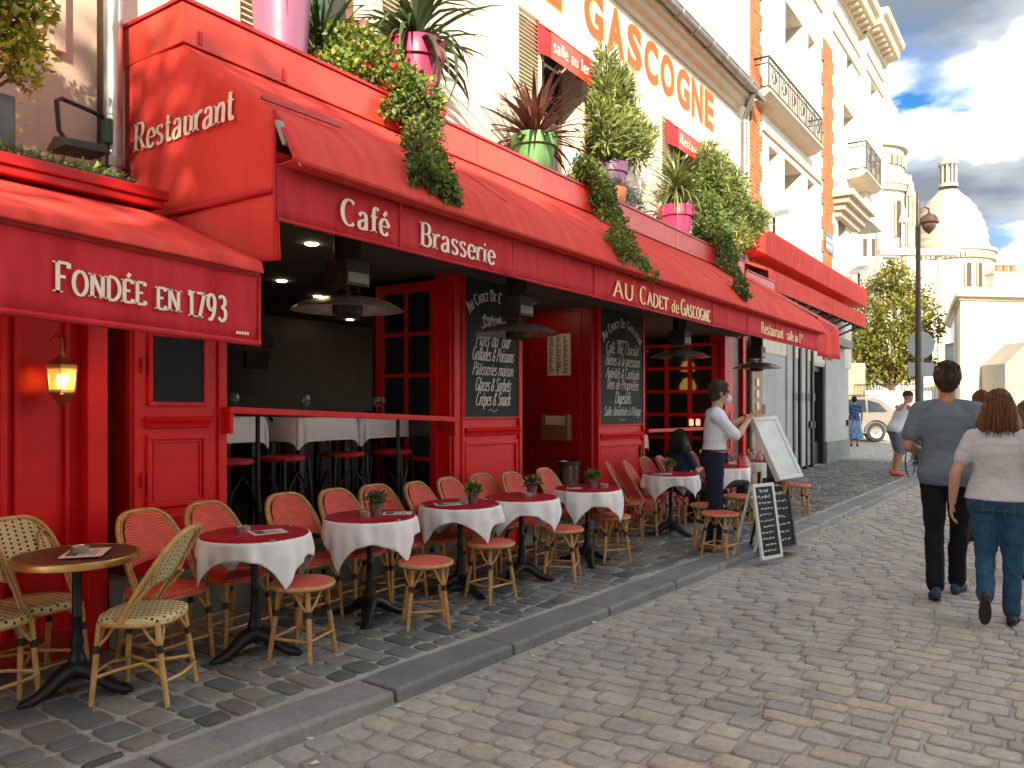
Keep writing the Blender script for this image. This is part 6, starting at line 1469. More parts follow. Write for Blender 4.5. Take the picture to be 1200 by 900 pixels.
for k, (x, y) in enumerate(TB):
    o = cloth_mb(.325, .478, 30 + k).build("tablecloth", MT["cloth"], smooth=70)
    so = o.modifiers.new("Solid", 'SOLIDIFY'); so.thickness = .002
    o.location = (x, y, gz(x)); o.rotation_euler = (0, 0, .62 + [.0, .25, -.1, .18, .3, .05, .4, -.2][k])
    tag(o, "white draped tablecloth on the table " + what[k], "tablecloth", "white tablecloths")
    m = MB(); m.lathe([(.0, .752), (.28, .752), (.318, .7515), (.326, .748), (.327, .742), (.322, .738)], 48)
    o = m.build("table_topper", MT["red_top"], smooth=40); o.location = (x, y, gz(x))
    tag(o, "round dark red table cover on the table " + what[k], "table cover", "round red table covers")
    for j in range(3):
        a = [-.9, 1.2, 3.2][j] + .2 * k - 1.0
        q = MB(); q.box(-.014, .014, -.010, .010, 0, .006); q.box(-.012, .012, .006, .010, -.03, 0)
        c = q.build("cloth_clip", MT["metal"], o); c.location = (.322 * math.cos(a), .322 * math.sin(a), .752); c.rotation_euler = (0, 0, a - math.pi / 2)
# red chairs along the wall: back position at the top (x, y) and turn
CH = [(2.66, 4.63, .10), (3.15, 4.68, .02), (3.78, 4.70, -.05), (4.21, 4.66, .12), (4.61, 4.66, .0), (5.07, 4.58, .10), (5.58, 4.64, .03), (6.08, 4.67, -.02), (6.42, 4.55, .12), (7.06, 4.57, .06), (8.45, 4.52, .30), (8.85, 4.48, .28), (9.60, 4.60, .1), (9.98, 4.55, .15), (11.0, 4.5, .1), (11.4, 4.5, .1)]
cl_ = ["at the left end, beside the cream chair and brown table", "second from the left, behind the cream chair back", "behind the nearest cloth table, to its right", "between the two nearest cloth tables", "left behind the table with the green plant", "right behind the table with the green plant", "behind the yellow flowers, left one", "directly behind the table of yellow flowers", "behind the table of pale pink flowers, left one", "behind the table of pale pink flowers, right one at the doorway", "below the right chalkboard pillar, tilted, nearer one", "below the right chalkboard pillar, tilted, farther one", "left behind the waiter's table", "right behind the waiter's table", "hidden mostly behind the waiter, nearer", "hidden mostly behind the waiter, farther"]
rc = chair("rattan_chair", "x", "weave_red", "cane", "band", "red rattan chairs along the wall")
for k, (x, y, a) in enumerate(CH):
    o = rc if k == 0 else dup(rc)
    o.location = (x + .02 * math.sin(k * 5.1), y - .20 - .03 * abs(math.sin(k * 3.3)), gz(x)); o.rotation_euler = (0, 0, a + .09 * math.sin(k * 7.7))
    o["label"] = "red woven rattan chair " + cl_[k]
cc = chair("rattan_chair", "x", "weave_cream", "cane_pale", "band", "cream rattan chairs round the brown table", True)
for k, (x, y, a, la) in enumerate(((2.29, 4.02, .62 + math.pi, "cream dotted rattan chair in front of the brown table, its back turned right"), (2.03, 4.67, .12, "cream dotted rattan chair against the red wall behind the brown table"), (1.70, 4.52, .2, "cream dotted rattan chair cut off by the left edge"))):
    o = cc if k == 0 else dup(cc)
    o.location = (x, y, gz(x)); o.rotation_euler = (0, 0, a); o["label"] = la
ST = [(3.22, 3.86), (4.18, 3.70), (5.08, 3.80), (6.08, 3.74), (7.10, 3.78), (8.02, 2.98), (8.6, 3.35), (9.75, 3.38), (10.7, 3.38), (11.5, 3.15)]
sl_ = ["in front of the nearest cloth table", "in front of the table with the green plant", "in front of the table of yellow flowers", "in front of the table of pale pink flowers", "beside the fifth cloth table, nearest the waiter", "next to the white framed chalkboard sign", "directly behind the waiter's legs", "behind the dark chalkboard sign", "at the far table, nearer one", "at the far table, last one on the right"]
rs_ = stool("x", "red topped rattan stools")
for k, (x, y) in enumerate(ST):
    o = rs_ if k == 0 else dup(rs_)
    o.location = (x, y, gz(x)); o.rotation_euler = (0, 0, .3 + .55 * k); o["label"] = "round red rattan stool " + sl_[k]

# things on the tables
def pot_plant(x, y, mat_f, label, seed):
    t = thing("flower_pot", label, "flower pot", (x, y, .752 + gp(x)), group="small zinc flower pots on the tables")
    MB().lathe([(0, 0), (.036, 0), (.052, .085), (.055, .088), (.052, .09), (.048, .082), (0, .075)], 20).build("pot", MT["metal"], t, smooth=40)
    g = np.random.default_rng(seed); P, D = blob_points(g, 150, [(0, 0, .115, .06, .06, .035)], .2); leaves("plant", P, D + np.array([0, 0, .5]), .045, .024, MT["leaf_green"], t, seed)
    P, D = blob_points(g, 34, [(0, 0, .135, .06, .06, .03)], .8); leaves("flower", P, D, .028, .026, mat_f, t, seed + 1)
MT["petal_pink"] = leaf_mat("pink petal", (.6, .3, .36), (.75, .5, .5), transl=.2)
pot_plant(4.12, 4.13, MT["leaf_lime"], "small zinc pot of plain green plant on a cloth table", 71)
pot_plant(5.13, 4.02, MT["leaf_ochre"], "small zinc pot of yellow flowers on a cloth table", 72)
pot_plant(5.93, 3.97, MT["petal_pink"], "small zinc pot of pale pink flowers on a cloth table", 73)
pot_plant(6.86, 3.86, MT["leaf_lime"], "small zinc pot of pale green leaves on the table before the bin", 74)
pot_plant(9.06, 4.02, MT["leaf_ochre"], "small zinc pot of yellow flowers on the table beside the waiter", 75)
def caddy(x, y, a, label):
    t = thing("ashtray", label, "ashtray", (x, y, .752 + gp(x)), a, group="small glass ashtrays on the tables")
    m = MB(); m.lathe([(.0, .004), (.036, .004), (.040, .034), (.044, .036), (.047, .034), (.044, 0), (0, 0)], 20); m.build("bowl", MT["metal"], t, smooth=30)
    MB().lathe([(0, .012), (.036, .013)], 16).build("ash", MT["dark_grey"], t)
caddy(2.09, 4.30, .2, "small metal ashtray on the brown table"); caddy(3.05, 4.22, .5, "small metal ashtray on the nearest cloth table")
caddy(4.02, 4.15, .1, "small metal ashtray on the table with the green plant"); caddy(5.05, 4.06, .1, "small metal ashtray beside the yellow flowers"); caddy(5.80, 3.93, .1, "small metal ashtray beside the pale pink flowers"); caddy(6.98, 3.80, .1, "small metal ashtray on the table before the bin")
def card(x, y, a, label, w=.15, h=.21):
    t = thing("menu_card", label, "menu", (x, y, .753 + gp(x)), a, group="menu cards lying on the tables")
    MB().box(-w / 2, w / 2, -h / 2, h / 2, 0, .004).build("card", MT["paper"], t)
    m = MB(); m.box(-w * .38, w * .38, h * .12, h * .40, .0042, .0046)
    for k in range(6): m.box(-w * .36, w * (.36 - .1 * (k % 3)), h * (.04 - .07 * k), h * (.065 - .07 * k), .0042, .0046)
    m.build("print", MT["ink"], t)
card(2.10, 4.26, .9, "printed menu card under the ashtray on the brown table", .24, .20); card(3.13, 4.08, 1.2, "menu card on the nearest cloth table"); card(4.26, 4.05, .7, "menu card on the table with the green plant")
card(4.92, 4.12, .9, "menu card lying flat left of the yellow flowers"); card(6.70, 3.98, .5, "folded napkin card on the table before the bin", .12, .14); card(8.85, 4.02, .8, "menu card on the table beside the waiter")
def glass(x, y, z, label, h=.15, r=.035, group="glasses on the tables"):
    t = thing("wine_glass", label, "glass", (x, y, z), group=group)
    MB().lathe([(r * .9, 0), (r * .9, .004), (.005, .008), (.004, h * .45), (r * .8, h * .55), (r * 1.05, h * .75), (r * .85, h), (r * .82, h), (r * 1.0, h * .75), (r * .75, h * .57), (.0, h * .5)], 16).build("glass", MT["clear"], t, smooth=50)
g = random.Random(8)
far_t = ["with the pink napkin", "nearest the waiter", "near the seated diner", "at the table edge", "in the middle", "by the menu display"]
for k, (x, y) in enumerate(((10.4, 3.72), (10.5, 3.95), (10.68, 3.78), (10.62, 3.98), (11.6, 3.66), (11.75, 3.85))):
    glass(x, y, .752 + gp(x), "clear stemmed glass on the far cloth tables, " + far_t[k], .17, .042)
for k, (x, y) in enumerate(((10.45, 3.62), (10.75, 3.70), (11.55, 3.85), (11.8, 3.68))):
    t = thing("sauce_bottle", "small bottle on the far cloth tables " + ["nearest the waiter", "in the middle", "at the back", "at the right end"][k], "bottle", (x, y, .752 + gp(x)), group="bottles on the far tables")
    MB().lathe([(0, 0), (.03, 0), (.032, .09), (.014, .13), (.012, .17), (.014, .175), (0, .178)], 14).build("bottle", [MT["red_paint"], MT["table_wood"], MT["clear"], MT["terracotta"]][k], t, smooth=40)
MT["napkin_pink"] = M("pink napkin", (.72, .34, .34), .85, .05, 12, .1)
for k, (x, y) in enumerate(((10.35, 3.9), (10.72, 3.62), (11.9, 3.8))):
    t = thing("napkin", "pink folded napkin standing on a far table, " + ["left", "centre", "right"][k] + " of three", "napkin", (x, y, .752 + gp(x)), group="pink napkins on the far tables")
    MB().lathe([(.075, 0), (.06, .05), (.03, .11), (.0, .16)], 7).build("napkin_cone", MT["napkin_pink"], t)

# inside: high tables, bar stools
for k, (x, y, la) in enumerate(((4.76, 5.62, "high inside table under a white cloth in the middle of the first window"), (3.85, 5.75, "high inside table under a white cloth at the left of the first window"), (5.62, 5.75, "high inside table under a white cloth beside the folded red window"), (11.2, 5.75, "white clothed inside table in the second window"))):
    zf = .42 if k < 3 else .22; zt = (1.44 if k < 3 else 1.12)
    t = thing("bar_table", la, "table", (x, y, zf), group="high tables inside the cafe")
    m = MB(); m.box(-.33, .33, -.25, .25, zt - zf - .03, zt - zf); m.build("tabletop", MT["wood_dark"], t)
    for sx in (-.26, .26):
        for sy in (-.19, .19): MB().box(sx - .025, sx + .025, sy - .025, sy + .025, 0, zt - zf - .03).build("leg", MT["iron"], t)
    m = MB(); gph = random.Random(k)
    def edge(a):
        x_, y_ = se(a, .36, .28, 9); return x_, y_
    n = 48; rg = []
    for sc, dz in ((.0, .004), (.97, .004), (1.0, -.003), (1.03, -.08), (1.05, -.2)):
        rg.append([(edge(2 * math.pi * j / n)[0] * (sc + (.03 * math.sin(j * 1.3 + k) if dz < -.05 else 0)), edge(2 * math.pi * j / n)[1] * (sc + (.04 * math.sin(j * 1.7 + k) if dz < -.05 else 0)), zt - zf + dz - (.07 * (abs(math.sin(2 * math.pi * j / n * 2)) ** 3) if dz < -.15 else 0)) for j in range(n)])
    m.rings(rg, caps=False); c = m.build("tablecloth", MT["cloth"], smooth=50); c.location = (x, y, zf - SLOPE * x)
    tag(c, "white cloth on the " + la.split(" under")[0].replace("white clothed ", "") + [" in mid window", " at the far left", " by the red window leaf", " of the second window"][k], "tablecloth", "white cloths on the inside tables")
    r_ = MB(); r_.box(-.17, .10, -.16, .2, 0, .004); rr = r_.build("place_mat", MT["red_top"]); rr.location = (x - .1, y, zt + .006 - SLOPE * x); tag(rr, "dark red place mat on the " + ["middle high table", "left high table", "high table by the red window", "second window table"][k], "place mat", "red place mats")
bs_ = None
spots = [(4.30, 5.42, .2, "left of the middle table"), (5.02, 5.45, -.3, "right of the middle table"), (3.72, 5.35, .1, "at the far left by the post"), (5.62, 5.42, .4, "by the folded red window")]
for k, (x, y, a, la) in enumerate(spots):
    if bs_ is None:
        bs_ = thing("bar_stool", "x", "bar stool", group="black bentwood bar stools inside the window")
        seat_mesh(.19, .19, .70, MT["red_top"], 2.4, .01).build("seat", MT["red_top"], bs_, smooth=50)
        f = MB()
        for sx in (-1, 1):
            for sy in (-1, 1): MB().tube([(sx * .15, sy * .15, .68), (sx * .19, sy * .19, 0)], .015, 8).build("leg", MT["iron"], bs_, smooth=50)
            f.tube([(sx * .185, -.18, .05 + .1), (sx * .17, -.10, .42), (sx * .16, 0, .55), (sx * .17, .10, .42), (sx * .185, .18, .15)], .010, 6)
        f.tube([(-.18, -.185, .14), (-.10, -.17, .45), (0, -.165, .57), (.10, -.17, .45), (.18, -.185, .14)], .010, 6); f.build("bent_brace", MT["iron"], bs_, smooth=50)
        m = MB(); m.tube([(-.17, .17, .68), (-.175, .22, .95), (-.10, .25, 1.06), (0, .26, 1.08), (.10, .25, 1.06), (.175, .22, .95), (.17, .17, .68)], .013, 8); m.tube([(-.06, .19, .7), (-.06, .25, 1.05)], .009, 6); m.tube([(.06, .19, .7), (.06, .25, 1.05)], .009, 6); m.build("back_hoop", MT["iron"], bs_, smooth=50)
        o = bs_
    else: o = dup(bs_)
    o.location = (x, y, .42 - SLOPE * x); o.rotation_euler = (0, 0, a); o["label"] = "black bentwood bar stool with a red seat, " + la
for x, y, la in ((4.62, 5.50, "single stemmed wine glass on the middle inside table"), (3.78, 5.62, "stemmed glass on the left inside table, left of the plant"), (3.98, 5.62, "stemmed glass on the left inside table, right of the plant"), (5.60, 5.6, "stemmed glass on the inside table by the red window leaf, left"), (5.70, 5.62, "stemmed glass on the inside table by the red window leaf, right")): glass(x, y, 1.45, la, .19, .042, "glasses on the inside tables")
t = thing("table_plant", "small green plant on the left inside table", "plant", (3.88, 5.66, 1.45)); loc_blob(t, 160, [(3.88, 5.66, 1.54, .08, .06, .05)], .06, .025, MT["leaf_green"], 81, down=-.5); MB().lathe([(0, 0), (.04, 0), (.05, .06), (0, .06)], 12).build("pot", MT["terracotta"], t)

# boards on the pavement edge and the tilted menu display
def scribble(mb, w, h, n, seed, y):
    g = random.Random(seed)
    for k in range(n):
        z = h * (1 - (k + .8) / (n + .6)); x = -w * (.42 if k % 3 else .30); e = w * (.42 if k % 4 else .28) * (.75 + .25 * g.random()); big = k < 2
        while x < e:
            L_ = w * (.10 + .12 * g.random()); q = x; pts = []
            while q < min(x + L_, e): pts.append((q, z + (h / n) * (.16 if not big else .25) * (g.random() - .3) * 2)); q += w * .018
            for a, b in zip(pts, pts[1:]): mb.beam((a[0], y, a[1]), (b[0], y, b[1]), .001, .006, (0, 0, 1))
            x += L_ + w * .04
def aboard(x, y, rz, tilt_, w, h, fm, label, seed, n):
    t = thing("pavement_board", label, "chalkboard", on_ground(x, y), rz, group="chalkboards standing on the pavement edge")
    T_ = Matrix.Rotation(tilt_, 4, 'X')
    f = MB(); e = .035; f.box(-w / 2, w / 2, -.015, .015, 0, e); f.box(-w / 2, w / 2, -.015, .015, h - e, h); f.box(-w / 2, -w / 2 + e, -.015, .015, e, h - e); f.box(w / 2 - e, w / 2, -.015, .015, e, h - e)
    f.xf(T_).build("frame", fm, t, bevel=.004)
    MB().box(-w / 2 + e, w / 2 - e, -.008, .008, e, h - e).xf(T_).build("board", MT["slate"], t)
    l = MB(); scribble(l, w - 2 * e, h - 2 * e, n, seed, -.010); l.v = [(a, b, c + e) for a, b, c in l.v]; l.xf(T_).build("chalk_writing", MT["chalk"], t)
    b = MB(); b.box(-w / 2, -w / 2 + .03, -.012, .012, 0, h * .95); b.box(w / 2 - .03, w / 2, -.012, .012, 0, h * .95); b.xf(Matrix.Translation((0, .0, 0)) @ Matrix.Rotation(-tilt_ * .9, 4, 'X'))
    sh = math.sin(tilt_) * h; b.v = [(a, bb - sh * 0 + 2 * math.sin(abs(tilt_)) * h * .95 * 0 + .34 - .34 * c / h * 1.0 + 0, c) for a, bb, c in b.v] if False else b.v
    return t, b
MT["white_wood"] = M("white painted wood", (.66, .66, .63), .5, .08, 9, .1, dirt=.2)
t, _ = aboard(8.22, 2.50, -.36, -.16, .34, .78, MT["white_wood"], "white framed chalkboard leaning at the kerb with rows of chalk writing", 5, 11)
m = MB(); m.beam((-.17, .36, 0), (-.15, .14, .76), .03, .02); m.beam((.17, .36, 0), (.15, .14, .76), .03, .02); m.build("prop", MT["white_wood"], t)
t, _ = aboard(8.86, 2.56, -.40, -.15, .40, .80, MT["black"], "black chalkboard sign standing behind the white framed one", 6, 8)
m = MB(); m.box(-.22, .26, -.10, .30, 0, .025); m.build("base_plate", MT["zinc"], t); m = MB(); m.beam((-.2, .30, .02), (-.17, .13, .77), .03, .02); m.beam((.2, .30, .02), (.17, .13, .77), .03, .02); m.build("prop", MT["black"], t)
md = thing("menu_display", "white framed lit glass menu display tilted on a dark wooden post", "menu stand", on_ground(8.98, 2.72))
P0, sx, lx_ = Vector((-.15, .20, 1.449)), Vector((.36, -.16, .02)), Vector((-.07, -.33, -.68)); nrm = sx.cross(lx_).normalized()
if nrm.z < 0: nrm = -nrm
def slab(a, b, c, d, t0_, t1_):
    q = lambda u, v, w_: P0 + sx * u + lx_ * v + nrm * w_
    return MB().hexa([q(a, c, t0_), q(b, c, t0_), q(b, d, t0_), q(a, d, t0_), q(a, c, t1_), q(b, c, t1_), q(b, d, t1_), q(a, d, t1_)])
slab(0, 1, 0, 1, -.05, 0).build("case", MT["white_wood"], md, bevel=.006)
for a, b, c, d in ((0, 1, 0, .06), (0, 1, .94, 1), (0, .12, .06, .94), (.88, 1, .06, .94)): slab(a, b, c, d, 0, .022).build("frame", MT["white_wood"], md, bevel=.004)
slab(.12, .88, .06, .94, .0005, .002).build("menu_print", M("pale menu print", (.62, .66, .62), .5, .25, 5, 0), md)
slab(.12, .88, .06, .94, .012, .016).build("glass", glass_mat("display glass", (.9, .92, .93), .04, .25), md)
MB().beam((.04, .02, 0), (.04, .02, 1.02), .10, .10, (1, 0, 0)).build("post", M("dark weathered timber", (.09, .065, .05), .7, .3, 8, .3), md, bevel=.006)
MB().beam((.05, -.05, .40), (.0, -.14, .78), .06, .05, (1, 0, 0)).build("strut", MT["cane"], md, bevel=.004)
# ------------------------------------------------------------------ people
tex = bpy.data.textures.new("folds", 'CLOUDS'); tex.noise_scale = .13; tex.noise_depth = 2
tex2 = bpy.data.textures.new("hair_lumps", 'CLOUDS'); tex2.noise_scale = .05; tex2.noise_depth = 2
def ell(mb, c, r, n=14, m=9, rot=None):
    rg = []
    for i in range(m + 1):
        t = math.pi * i / m; rg.append([Vector((max(.001, math.sin(t)) * r[0] * math.cos(2 * math.pi * k / n), max(.001, math.sin(t)) * r[1] * math.sin(2 * math.pi * k / n), -math.cos(t) * r[2])) for k in range(n)])
    rg = [[(rot @ p if rot else p) + Vector(c) for p in ring] for ring in rg]
    return mb.rings(rg)
def capsule(mb, p, q, r0, r1, n=10):
    p, q = Vector(p), Vector(q); d = (q - p).normalized()
    pts = [p - d * r0 * .95, p - d * r0 * .6, p, p.lerp(q, .5), q, q + d * r1 * .6, q + d * r1 * .95]
    return mb.tube(pts, [r0 * .3, r0 * .8, r0, (r0 + r1) / 2, r1, r1 * .8, r1 * .3], n)
def limb(mb, pts, rs, n=10):
    for i in range(len(pts) - 1): capsule(mb, pts[i], pts[i + 1], rs[i], rs[i + 1], n)
def fuse(mb, voxel, name, mat, parent, it=5, disp=0.0, tx=None, fac=.5):
    me = mb.mesh(name, mat); o = bpy.data.objects.new(name, me); col.objects.link(o)
    r = o.modifiers.new("R", 'REMESH'); r.mode = 'VOXEL'; r.voxel_size = voxel; r.use_smooth_shade = True
    s = o.modifiers.new("S", 'SMOOTH'); s.factor = fac; s.iterations = it
    if disp:
        d = o.modifiers.new("D", 'DISPLACE'); d.texture = tx or tex; d.strength = disp; d.mid_level = .5; d.texture_coords = 'LOCAL'
    dg = bpy.context.evaluated_depsgraph_get(); m2 = bpy.data.meshes.new_from_object(o.evaluated_get(dg))
    bpy.data.objects.remove(o); m2.name = name
    m2.polygons.foreach_set("use_smooth", [True] * len(m2.polygons))
    if not m2.materials: m2.materials.append(mat)
    ob = bpy.data.objects.new(name, m2); col.objects.link(ob); ob.parent = parent; WL[ob.name] = WL.get(parent.name, Vector())
    return ob
def hand(mb, w, d, nrm, side, curl=.5, k=1.0):
    """palm and five bent fingers; d along the forearm, nrm out of the back of the hand, side = +1/-1 thumb direction along d x nrm"""
    w, d, nrm = Vector(w), Vector(d).normalized(), Vector(nrm); nrm = (nrm - d * nrm.dot(d)).normalized(); s = d.cross(nrm).normalized() * side
    for i, (o, L) in enumerate(((.030, .082), (.011, .088), (-.009, .083), (-.028, .072))):
        kn = w + (d * L + s * o) * k; capsule(mb, w + s * o * .5 * k, kn, .015 * k, .012 * k, 8)
        f = [.040, .044, .041, .032][i] * k; a = curl * (.7 + .12 * i); p = kn; ang = 0
        for j, (fl, r) in enumerate(((f, .0095), (f * .68, .0085), (f * .5, .0075))):
            ang += a; q = p + (d * math.cos(ang) - nrm * math.sin(ang)) * fl + s * (o * .06); capsule(mb, p, q, r * k, r * k * .92, 8); p = q
    b = w + (d * .022 + s * .020) * k; c = b + (d * .035 + s * .030 - nrm * .012) * k; capsule(mb, b, c, .014 * k, .011 * k, 8)
    e = c + (d * .030 + s * .008 - nrm * .012) * k; capsule(mb, c, e, .0105 * k, .009 * k, 8)
def human(label, x, y, yaw, H, P=None, top=None, bottom=None, shoe=None, skin="skin", hair=None, hstyle="short", female=False, wide=1.0, sleeve=.62, dress=False, voxel=.010, shorts=False, loose=.012, group=None, z=None, cap=None, tank=False, yaw_head=0.0, seated=False, top_hem=-.1):
    t = thing("person", label, "person", (x, y, rz(x, y) if y < ky(x) else gp(x)), yaw, group=group)
    S = H / 1.75; t.scale = (S, S, S)
    J = dict(pel=(0, 0, .94), chest=(0, 0, 1.30), neck=(-.012, 0, 1.475), head=(.022, 0, 1.635),
             shL=(-.01, .185, 1.415), elL=(-.035, .245, 1.14), wrL=(.04, .25, .90), shR=(-.01, -.185, 1.415), elR=(-.035, -.245, 1.14), wrR=(.04, -.25, .90),
             hiL=(0, .092, .91), knL=(.025, .10, .50), anL=(-.02, .10, .085), hiR=(0, -.092, .91), knR=(.025, -.10, .50), anR=(-.02, -.10, .085), toL=(1, 0.1, -.12), toR=(1, -.1, -.12))
    if female: J.update(shL=(-.01, .165, 1.405), shR=(-.01, -.165, 1.405))
    J.update(P or {}); V = {k: Vector(v) for k, v in J.items() if not k.startswith('curl')}
    lean = V['chest'] - Vector((V['pel'].x, V['pel'].y, V['pel'].z)); 
    prof = [(-.09, .10, .155, 0), (0, .122, .178, -.012), (.09, .108, .160, -.005), (.17, .098, .148, .0), (.26, .112, .160, .004), (.35, .122, .176, .006), (.43, .108, .168, .0), (.48, .080, .118, -.006), (.525, .056, .070, -.01)]
    if female: prof = [(-.09, .115, .175, 0), (0, .130, .190, -.015), (.09, .112, .168, -.005), (.17, .100, .148, .0), (.26, .115, .150, .010), (.35, .130, .162, .014), (.43, .105, .152, .0), (.48, .076, .106, -.006), (.525, .052, .064, -.01)]
    up = lean.normalized() if lean.length > .05 else Vector((0, 0, 1)); fw = Vector((1, 0, 0)); fw = (fw - up * fw.dot(up)).normalized(); lf = up.cross(fw)
    def torso(mb, e, lo=-1.0, hi=9.0, flare=0.0):
        rg = []
        for h, rx, ry, ox in prof:
            if lo <= h <= hi:
                c = V['pel'] + up * h + fw * ox; ex = e + flare * max(0, .3 - h)
                rg.append([c + fw * ((rx * (1 + (wide - 1) * .8) + ex) * math.cos(a)) + lf * ((ry * wide + ex) * math.copysign(abs(math.sin(a)) ** .85, math.sin(a))) for a in [2 * math.pi * k / 20 for k in range(20)]])
        mb.rings(rg)
    sk = MT[skin]
    prof.insert(0, (-.12, prof[0][1], prof[0][2] * .99, prof[0][3]))
    b = MB(); torso(b, -.012, lo=-.1)
    limb(b, [V['neck'] - up * .03, V['neck'] + (V['head'] - V['neck']) * .6], [.060, .054]) 
    Rh = Matrix.Rotation(yaw_head, 3, 'Z'); hc = V['head']; q = lambda v: hc + Rh @ Vector(v)
    ell(b, q((-.012, 0, .028)), (.100, .077, .096), rot=Rh); ell(b, q((.018, 0, -.040)), (.072, .060, .080), rot=Rh); ell(b, q((.058, 0, -.078)), (.030, .032, .028), rot=Rh)
    ell(b, q((.082, 0, .034)), (.018, .058, .018), rot=Rh); capsule(b, q((.090, 0, .016)), q((.108, 0, -.022)), .010, .0135); ell(b, q((.085, 0, -.055)), (.013, .025, .010), rot=Rh)
    for s in (-1, 1): ell(b, q((-.008, s * .079, -.008)), (.019, .010, .032), 10, 7, rot=Rh); ell(b, q((.055, s * .034, -.018)), (.026, .020, .020), 10, 7, rot=Rh)
    for s in 'LR':
        sg = 1 if s == 'L' else -1
        limb(b, [V['sh' + s], V['sh' + s].lerp(V['el' + s], .45), V['el' + s]], [.050 * (1 + (wide - 1) * .6), .047 * (1 + (wide - 1) * .6), .039])
        limb(b, [V['el' + s], V['el' + s].lerp(V['wr' + s], .3), V['wr' + s]], [.039, .041, .027])
        d = (V['wr' + s] - V['el' + s]).normalized()
        nr = J.get('pn' + s); nr = Vector(nr) if nr else Vector((0, sg, 0)) if abs(d.y) < .8 else Vector((0, 0, 1))
        hand(b, V['wr' + s] + d * .012, d, nr, sg, J.get('curl' + s, .42))
        limb(b, [V['hi' + s], V['hi' + s].lerp(V['kn' + s], .5), V['kn' + s]], [.088 * wide, .074 * wide, .053])
        limb(b, [V['kn' + s], V['kn' + s].lerp(V['an' + s], .35), V['an' + s]], [.052, .056, .036])
        f = V['to' + s].normalized(); capsule(b, V['an' + s] + Vector((0, 0, -.03)), V['an' + s] + f * .12 + Vector((0, 0, -.035)), .034, .030)
    body = fuse(b, voxel * .85, "body", sk, t, 4)
    for s in (-1, 1):
        ell_ = MB(); ell(ell_, q((.0815, s * .033, .014)), (.011, .014, .009), 10, 6, rot=Rh); ell_.build("eye", MT["eye"], t, smooth=60)
    # top
    if top:
        m = MB(); torso(m, loose, lo=top_hem, hi=.53 if not tank else .40, flare=.03)
        for s in 'LR':
            e = V['sh' + s].lerp(V['el' + s], sleeve)
            if not tank: limb(m, [V['sh' + s].lerp(V['neck'], .74) - up * .016, V['sh' + s].lerp(V['neck'], .12) - up * .004, V['sh' + s] - up * .004, V['sh' + s].lerp(V['el' + s], .25), e], [.054, .062 + loose * .3, .066 + loose * .3 + (wide - 1) * .05, .061 + loose * .5 + (wide - 1) * .04, .055 + loose * .8])
            else: capsule(m, V['sh' + s].lerp(V['neck'], .45) + up * .02 + fw * .0, V['chest'] + lf * (.10 if s == 'L' else -.10), .045, .10)
        fuse(m, voxel, "shirt" if not dress else "dress_top", top, t, 6, .020)
    if bottom:
        m = MB(); torso(m, loose * .9, lo=-.095, hi=.10)
        if dress:
            m.rings([[V['pel'] + up * h + fw * (rx * math.cos(a) * (1 + .05 * math.sin(a * 7))) + lf * (rx * 1.15 * math.sin(a) * (1 + .05 * math.sin(a * 5))) for a in [2 * math.pi * k / 24 for k in range(24)]] for h, rx in ((.1, .13), (0, .16), (-.25, .20), (-.5, .25), (-.66, .29))])
        for s in 'LR' if not dress else '':
            if shorts: limb(m, [V['hi' + s], V['hi' + s].lerp(V['kn' + s], 1.0)], [.102 * wide, .088])
            else:
                an = V['an' + s] + (V['kn' + s] - V['an' + s]).normalized() * .02
                limb(m, [V['hi' + s], V['hi' + s].lerp(V['kn' + s], .5), V['kn' + s]], [.099 * wide, .087 * wide, .069 * (1 + (wide - 1) * .5)]); limb(m, [V['kn' + s], V['kn' + s].lerp(an, .4), an], [.068 * (1 + (wide - 1) * .5), .066, .056 + loose * .3])
        fuse(m, voxel, "trousers" if not dress else "skirt", bottom, t, 3, .026)
    if shoe:
        for s in 'LR':
            a = V['an' + s]; f = V['to' + s].normalized(); sd = Vector((0, 0, 1)).cross(f).normalized(); u = f.cross(sd) * 1; u = -u if u.z < 0 else u
            m = MB(); o = a + u * -.040
            for (fx, r, rz_) in ((-.055, .034, .034), (-.01, .037, .040), (.05, .040, .034), (.105, .044, .026), (.15, .038, .022), (.175, .026, .018)): ell(m, o + f * fx + u * (rz_ - .034), (r * 1.25, r, rz_ + .008), 12, 8, rot=Matrix((f, sd, u)).transposed())
            so = fuse(m, .007, "shoe", shoe, t, 4)
            k = MB(); k.rings([[o + f * (.06 + .135 * math.cos(th)) + sd * ((.040 + .006 * math.cos(th)) * math.sin(th)) + u * (-.044 + dz) for th in [2 * math.pi * i / 20 for i in range(20)]] for dz in (0, .016)]); k.build("sole", MT["sole"], so)
    if hair:
        m = MB(); ell(m, q((-.018, 0, .036)), (.107, .087, .100), rot=Rh); ell(m, q((-.045, 0, -.01)), (.072, .078, .085), rot=Rh)
        if hstyle == "short": ell(m, q((.050, 0, .085)), (.045, .06, .035), rot=Rh)
        if hstyle == "bushy":
            ell(m, q((-.045, 0, .028)), (.086, .100, .096), rot=Rh); ell(m, q((-.070, 0, -.050)), (.046, .066, .046), rot=Rh); ell(m, q((-.005, 0, .075)), (.095, .085, .062), rot=Rh)
        if hstyle == "long":
            for s in (-1, 0, 1):
                for j in range(3): capsule(m, q((-.05 - .02 * (1 - abs(s)), s * .07, .0 - .02 * j)), q((-.045 - .035 * (1 - abs(s)) + .03 * j * abs(s), s * (.095 + .008 * j), -.17 + .02 * j)), .050, .046)
            for s in (-1, 1): capsule(m, q((.02, s * .080, .03)), q((.02, s * .098, -.15)), .028, .032)
            ell(m, q((-.065, 0, -.12)), (.055, .10, .09), rot=Rh)
